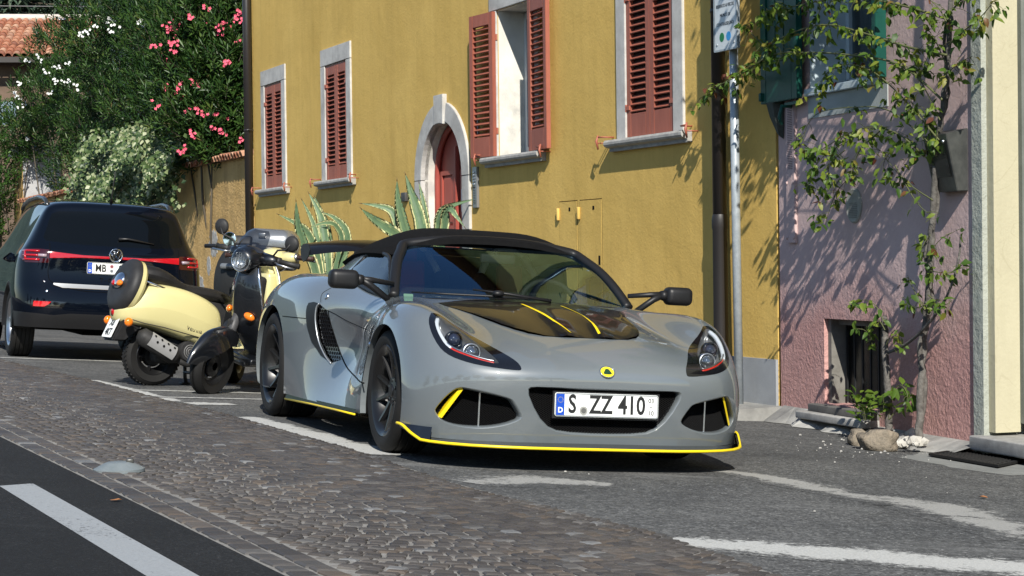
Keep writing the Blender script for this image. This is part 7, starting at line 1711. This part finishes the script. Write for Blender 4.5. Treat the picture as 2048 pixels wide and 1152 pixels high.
    m = MB(); m.add([(-.12, .20, .69), (.12, .20, .69), (.13, .60, .63), (-.13, .60, .63), (-.10, .56, .32), (.10, .56, .32), (.1, .1, .45), (-.1, .1, .45)], [(0, 1, 2, 3), (3, 2, 5, 4), (0, 3, 4, 7), (1, 6, 5, 2)], False); m.build('seat_base', DKP, t)
    # floorboard, leg shield
    m = MB(); m.rbox((0, .76, .27), (.36, .50, .05), .02); m.rbox((0, .76, .24), (.20, .5, .05), .02); m.build('floorboard', BM, t)
    zs = [.96, .86, .73, .59, .46, .35, .26]; yc = [1.05, 1.085, 1.09, 1.065, 1.02, .95, .86]; hw = [.085, .15, .195, .215, .215, .20, .17]; bk = [.03, .055, .075, .085, .085, .07, .05]
    front, rear_ = [], []
    for z, y, w, k in zip(zs, yc, hw, bk):
        rr = []; r2 = []
        for j in range(17):
            u = -1+2*j/16; bul = .035*math.exp(-(u/.28)**2)*(1 if z > .4 else .4); rr.append((u*w, y-k*abs(u)**2.2+bul, z)); r2.append((u*w*.97, y-k*abs(u)**2.2-.03-(.05 if abs(u) < .5 else 0), z))
        front.append(rr); rear_.append(r2)
    S1 = spline_surface(np.array(front), 4, 2, .5, mirror0=False); S2 = spline_surface(np.array(rear_), 4, 2, .5, mirror0=False)
    m = MB(); m.grid([[Vector(p) for p in r_] for r_ in S1]); m.build('leg_shield', BM, t, fixn=False)
    m = MB(); m.grid([[Vector(p) for p in r_] for r_ in S2]); m.grid([[Vector(r_[0]) for r_ in S1], [Vector(r_[0]) for r_ in S2]]); m.grid([[Vector(r_[-1]) for r_ in S1], [Vector(r_[-1]) for r_ in S2]]); m.rbox((0, .985, .72), (.26, .10, .34), .03); m.build('leg_shield_back', BM if extras.get('light') else DKP, t, fixn=False)
    m = MB()
    for e in (0, -1): m.tube([Vector(r_[e])+Vector((0, -.006, 0)) for r_ in S1], .010, 6)
    m.build('shield_trim', CHROME if not extras.get('light') else ALU, t)
    for sd in (1, -1):
        c = Vector((sd*.135, 1.055, .60)); m = MB(); m.sphere(c, .046, 14, Matrix.Rotation(-sd*.5, 3, 'Z') @ Matrix.Rotation(sd*.25, 3, 'Y'), (1.0, .5, .62)); m.build('front_indicator', ORANGE, t)
    m = MB(); m.rbox((0, 1.115, .50), (.05, .015, .10), .006); m.build('horn_grille', DKP, t)
    # engine, exhaust on the right, stand
    m = MB(); m.rbox((-.02, .24, .27), (.20, .42, .20), .05); m.rbox((-.11, .05, .26), (.09, .30, .15), .04); m.build('engine', mottled('engine_grey', (.03, .03, .03), (.05, .05, .05), 12, .6), t)
    m = MB(); m.lathe([(.085, -.02), (.085, .03), (.075, .045), (0, .047)], c=(.115, .30, .27), axis=(1, 0, 0), n=28); fcv = m.build('fan_cover', DKP, t, sharp=R(35)); m = MB()
    m.tube([(.164, .30+(.012+.05*k/60)*math.cos(k*.33), .27+(.012+.05*k/60)*math.sin(k*.33)) for k in range(61)], .004, 5); m.build('fan_spiral', mat('fan_metal', (.16, .16, .16), .5), fcv)
    m = MB(); m.tube([(.155, -.13, .385), (.165, -.10, .375), (.165, .06, .29), (.16, .16, .23), (.15, .20, .205)], [.03, .066, .07, .062, .03], 16); m.tube([(.15, .18, .21), (.13, .28, .17), (.10, .42, .18)], .022, 8); ex = m.build('exhaust', mottled('exhaust_black', (.018, .018, .018), (.032, .031, .030), 20, .6), t)
    m = MB(); rows = []
    for k in range(9):
        u = k/8; p = Vector((.165, lerp(-.06, .145, u), lerp(.355, .245, u))); rows.append([p+Vector((.074*math.cos(a), .074*math.sin(a)*.48, .074*math.sin(a)*.88)) for a in [R(-38+19*j) for j in range(6)]])
    m.grid(rows); hs = m.build('heat_shield', mat('bright_shield', (.42, .42, .42), .35, .4), ex, fixn=False)
    m = MB()
    for k in range(7):
        u = .12+.76*k/6; a = R(6 if k % 2 else 34); p = Vector((.165, lerp(-.06, .145, u), lerp(.355, .245, u)))+Vector((.077*math.cos(a), .077*math.sin(a)*.48, .077*math.sin(a)*.88)); m.lathe([(.010, 0), (0, .001)], c=p, axis=(math.cos(a), math.sin(a)*.48, math.sin(a)*.88), n=8)
    m.build('shield_hole', DARK, hs)
    m = MB(); m.tube([(.10, .38, .20), (.12, .40, .06), (.13, .42, .005)], .014, 6); m.tube([(-.10, .38, .20), (-.12, .40, .06), (-.13, .42, .005)], .014, 6); m.tube([(-.12, .39, .1), (.12, .39, .1)], .012, 6); m.rbox((.14, .41, .012), (.05, .07, .02), .006); m.rbox((-.14, .41, .012), (.05, .07, .02), .006); m.build('centre_stand', mat('stand_black', (.02, .02, .02), .5), t)
    w = wheel(t, (0, .06, .222), 1, .222, .115, .135, 5, RIMBLK, tread=True, hub=.02, face=.02)
    # steered assembly
    st = Matrix.Translation((0, 1.06, 0)) @ Matrix.Rotation(steer, 4, 'Z') @ Matrix.Translation((0, -1.06, 0))
    def S(o): o.matrix_basis = st; return o
    fwl = wheel(t, (0, 1.285, .222), 1, .222, .105, .135, 5, RIMBLK, tread=False, hub=.02, face=.02); M0 = Matrix.Translation((0, 1.285, .222)); fwl.matrix_basis = st @ M0
    m = MB(); G = []
    for k in range(15):
        a = R(8+128*k/14); r_ = .268+.03*max(0, 1-k/4)+.05*max(0, (k-9)/5); c = Vector((0, 1.285+r_*math.cos(a), .222+r_*math.sin(a))); w_ = .105*math.sin(math.pi*(k+.7)/19)**.55
        er = Vector((0, math.cos(a), math.sin(a))); G.append([c+Vector((w_*u, 0, 0))-er*((.15-.03*abs(k-7)/7)*abs(u)**2.4)+er*.01 for u in [-1+2*j/12 for j in range(13)]])
    m.grid(G); S(m.build('front_mudguard', BM, t, fixn=False))
    m = MB(); m.tube([(0, 1.07, .60), (0, 1.10, .48), (.06, 1.15, .40), (.095, 1.22, .33), (.10, 1.27, .24)], [.03, .035, .035, .03, .028], 10); m.lathe([(.0, .03), (.025, .03), (.025, -.05)], c=(.10, 1.285, .222), axis=(1, 0, 0), n=14); m.tube([(.105, 1.25, .34), (.11, 1.19, .24)], .026, 10); m.rbox((.105, 1.22, .28), (.035, .05, .10), .012); S(m.build('fork_link', mottled('fork_grey', (.045, .045, .047), (.08, .08, .083), 18, .45), t))
    m = MB(); m.tube([(.09, 1.20, .30), (.13, 1.17, .18), (.10, 1.12, .13), (.06, 1.08, .25), (.05, 1.06, .42)], .005, 5); S(m.build('brake_hose', DKP, t))
    m = MB(); G = skin([(.90, 1.0, .03, .02, 1), (.93, 1.005, .09, .05, .9), (1.0, 1.015, .115, .075, .9), (1.08, 1.005, .105, .085, .95), (1.135, .995, .085, .075, 1), (1.15, .99, .06, .06, 1)]); m.grid(G)
    for sd in (1, -1): m.tube([(sd*.08, 1.0, 1.01), (sd*.17, .98, 1.015), (sd*.21, .97, 1.02)], [.055, .042, .03], 12)
    S(m.build('headset', BM, t))
    m = MB(); m.lathe([(.082, -.03), (.086, .0), (.078, .014), (.074, .010)], c=(0, 1.13, .99), axis=Vector((0, 1, .12)), n=28); rg = S(m.build('headlight', CHROME, t)); 
    m = MB(); m.lathe([(.076, 0), (.05, -.03), (.02, -.045), (0, -.047)], c=(0, 1.142, .992), axis=Vector((0, 1, .12)), n=24)
    for k in range(7): m.box((-.06+.02*k, 1.128, .99), (.004, .012, .10 if 0 < k < 6 else .06))
    o = m.build('headlight_reflector', mat('lamp_reflector', (.62, .64, .66), .18, .8), rg)
    m = MB(); m.lathe([(.076, 0), (.06, .016), (.03, .025), (0, .027)], c=(0, 1.14, .992), axis=Vector((0, 1, .12)), n=24); o = m.build('headlight_lens', LENS, rg, fixn=False)
    GRIP = mat('grip_rubber', extras.get('grip', (.02, .02, .02)), .6)
    for sd in (1, -1):
        m = MB(); m.tube([(sd*.20, .972, 1.02), (sd*.225, .967, 1.021)], .03, 12); S(m.build('switch_block', ALU if extras.get('light') else DKP, t))
        m = MB(); m.tube([(sd*.225, .967, 1.021), (sd*.36, .935, 1.015)], [.018, .0185], 12); m.tube([(sd*.36, .935, 1.015), (sd*.366, .934, 1.015)], .021, 12); S(m.build('grip', GRIP, t))
        m = MB(); m.tube([(sd*.20, 1.0, 1.01), (sd*.24, 1.02, 1.005), (sd*.36, .99, .995)], [.010, .008, .009], 6); S(m.build('brake_lever', ALU, t))
    for sd in (1, -1):
        if sd in extras.get('mirrors', (1, -1)):
            c = Vector((sd*extras.get('mx', .30), .99, extras.get('mz', 1.21))); big = extras.get('mbig', {}).get(sd, False)
            m = MB(); m.tube([(sd*.16, .985, 1.04), (sd*.20, .99, 1.10), c+Vector((-sd*.03, .02, -.05)), c+Vector((0, .015, 0))], .007 if not big else .010, 8); ms = S(m.build('mirror_stalk', CHROME if extras.get('light') else DKP, t))
            m = MB(); r_ = .058; m.lathe([(0, .022), (r_*.8, .018), (r_, .004), (r_, -.006), (r_*.92, -.008)], c=c, axis=(0, 1, 0), n=24); mh = m.build('mirror_head', CHROME if extras.get('light') else DKP, ms)
            m = MB(); m.lathe([(r_*.92, -.0075), (0, -.0076)], c=c, axis=(0, 1, 0), n=24); mg = m.build('mirror_glass', MIRROR, ms)
    if extras.get('spare'):
        M3 = Matrix.Rotation(R(-20), 3, 'X'); c = Vector((0, -.165, .735)); ax = M3 @ Vector((0, -1, 0)); m = MB()
        m.lathe([(.10, -.055), (.20, -.055), (.215, -.035), (.215, -.005)], c=c, axis=ax, n=40); sw = m.build('spare_wheel_cover', BM, t, sharp=R(35))
        m = MB(); m.lathe([(.213, -.006), (.215, .012), (.205, .04), (.175, .062), (.12, .066), (.10, .062), (.0, .070)], c=c, axis=ax, n=40); m.build('spare_tyre', DKP, sw, sharp=R(50))
        e1, e2 = frame_of(ax); m = MB(); m.sphere(c+ax*.065+Vector((0, 0, .02)), .085, 16, M3, (.95, .35, .75)); m.build('rear_lamp_hood', CHROME, sw)
        for sd in (1, -1): m = MB(); m.sphere(c+ax*.085+Vector((sd*.045, 0, -.005)), .042, 12, M3, (1.0, .5, .62)); m.build('rear_lamp', ORANGE if sd > 0 else REDL, sw)
        m = MB(); m.tube([c+Vector((0, .06, .1)), (0, -.10, .80)], .012, 6); m.tube([c+Vector((0, .06, -.1)), (0, -.12, .62)], .012, 6); m.build('spare_bracket', CHROME, t)
    if extras.get('script'):
        me = text_mesh(extras['script'], .05, .0015, sx=.9); me.transform(Matrix.Shear('XZ', 4, (0, 0)) @ basis((.0, 0, 0), Vector((0, 1, -.24)).normalized(), Vector((0, .24, 1)).normalized(), (1, 0, 0))); o = link('script_badge', me, mat('badge_dark', (.03, .03, .03), .3), t); o.location = (.212, .30, .435); o.rotation_euler = (0, R(-4), R(4))
    if extras.get('screen'):
        m = MB(); m.grid([[Vector((u*w_, y-.05*u*u, z)) for u in [-1+.25*k for k in range(9)]] for w_, y, z in ((.11, 1.10, 1.06), (.12, 1.06, 1.12), (.10, 1.01, 1.18), (.06, .98, 1.21))]); S(m.build('fly_screen', thin_glass('smoked_screen', (.30, .30, .30), boost=2), t, fixn=False))
    return t
def place(pf, hd, steer=None):
    f = Vector((math.cos(hd), math.sin(hd), 0)); r = Vector((f.y, -f.x, 0))
    q = pf-f*.06 if steer is None else pf-r*(-.225*math.sin(steer))-f*(1.06+.225*math.cos(steer))
    q.z = gz(q.x, q.y); return q
CREAMP = (.62, .56, .27)
h1 = R(35); scooter('cream scooter with round spare wheel behind its black seat, exhaust side towards us', place(ground(300, 771), h1), h1, R(40), CREAMP, dict(light=True, spare=True, plate=(('X8', .035), ('4KT', -.04)), grip=(.045, .02, .015), mirrors=(-1,), mx=.36, mz=1.14, script='Vetrina'))
h2 = math.atan2(-.66, -.75); scooter('black scooter with chrome-edged leg shield and oval headlight facing the camera', place(ground(414, 787), h2, R(22)), h2, R(22), (.004, .005, .007), dict(plate=(('X5', .035), ('7RN', -.04)), mx=.31, mz=1.17, screen=True), lean=R(-11))
# third, larger scooter half hidden behind the two
h3 = math.atan2(-.998, -.06); f3 = Vector((math.cos(h3), math.sin(h3), 0)); pr3 = Vector((-2.16, 16.55, 0))+f3*.42; pr3.z = gz(pr3.x, pr3.y)
def maxi(label, pos, heading):
    fw = Vector((math.cos(heading), math.sin(heading), 0)); fw = (fw-G_N*fw.dot(G_N)).normalized(); rt = fw.cross(G_N).normalized(); t = thing('scooter', label, 'scooter', matrix=basis(pos, rt, fw, G_N))
    GP = mottled('grey_plastic', (.014, .0145, .015), (.022, .0225, .023), 9, .45, 120, .1, .001); SIL = mat('silver_box', (.26, .27, .28), .25, .6, coat=.6)
    m = MB(); rows = []
    for z, y, w_, k in ((1.12, .86, .10, .02), (1.02, .93, .17, .06), (.90, .98, .21, .10), (.75, .98, .22, .12), (.60, .95, .20, .10), (.45, .88, .18, .08), (.30, .78, .16, .05)): rows.append([(u*w_, y-k*abs(u)**2, z) for u in [-1+2*j/12 for j in range(13)]])
    S_ = spline_surface(np.array(rows), 4, 2, .5, mirror0=False); m.grid([[Vector(p) for p in r_] for r_ in S_]); m.grid([[Vector(p)+Vector((0, -.12, 0)) for p in r_] for r_ in S_]); m.grid([[Vector(r_[0]) for r_ in S_], [Vector(r_[0])+Vector((0, -.12, 0)) for r_ in S_]]); m.grid([[Vector(r_[-1]) for r_ in S_], [Vector(r_[-1])+Vector((0, -.12, 0)) for r_ in S_]]); m.build('front_fairing', GP, t, fixn=False)
    m = MB(); m.rbox((.09, .975, .93), (.12, .05, .05), .02); m.rbox((-.09, .975, .93), (.12, .05, .05), .02); m.build('headlight', mat('dark_headlight', (.12, .13, .14), .1, coat=1), t)
    m = MB(); m.rbox((0, .80, 1.10), (.26, .16, .07), .03); m.rbox((0, .88, 1.14), (.16, .05, .09), .02, Matrix.Rotation(R(25), 3, 'X')); m.build('dashboard', mat('dash_black', (.014, .014, .015), .5), t)
    for sd in (1, -1):
        m = MB(); m.tube([(sd*.10, .78, 1.10), (sd*.34, .70, 1.09)], [.02, .017], 10); m.build('grip', BLACK, t)
    m = MB(); m.rbox((0, .72, .28), (.34, .5, .1), .03); m.rbox((0, .1, .55), (.34, 1.0, .34), .1); m.rbox((0, -.42, .66), (.22, .3, .16), .05); m.build('body', GP, t)
    m = MB(); m.rbox((0, .22, .78), (.30, .7, .12), .05); m.build('seat', BLACK, t)
    m = MB(); m.rbox((0, -.42, 1.03), (.44, .42, .20), .06); m.build('top_case_base', mat('case_black', (.012, .012, .012), .5), t)
    m = MB(); m.rbox((0, -.42, 1.15), (.46, .44, .27), .11, seg=5); tc = m.build('top_case_lid', SIL, t); m = MB(); m.rbox((.05, -.2, 1.22), (.06, .02, .045), .004); m.build('case_badge', ALU, tc)
    m = MB(); m.tube([(0, -.3, .8), (0, -.4, .93)], .05, 8); m.build('rack', BLACK, t)
    wheel(t, (0, .98, .25), 1, .25, .12, .16, 5, RIMBLK, tread=False, hub=.02, face=.02); wheel(t, (0, -.42, .25), 1, .25, .13, .16, 5, RIMBLK, tread=False, hub=.02, face=.02)
    m = MB(); G = []
    for k in range(11):
        a = R(20+140*k/10); c = Vector((0, .98+.28*math.cos(a), .25+.28*math.sin(a))); G.append([c+Vector((.07*u, 0, -.03*abs(u)**2)) for u in (-1, -.5, 0, .5, 1)])
    m.grid(G); m.build('front_mudguard', GP, t, fixn=False); m = MB(); m.tube([(.08, .82, .6), (.09, .98, .25)], .02, 8); m.tube([(-.08, .82, .6), (-.09, .98, .25)], .02, 8); m.build('fork', BLACK, t)
    return t
maxi('dark grey scooter with silver top case, half hidden behind the cream and black ones', pr3, h3)
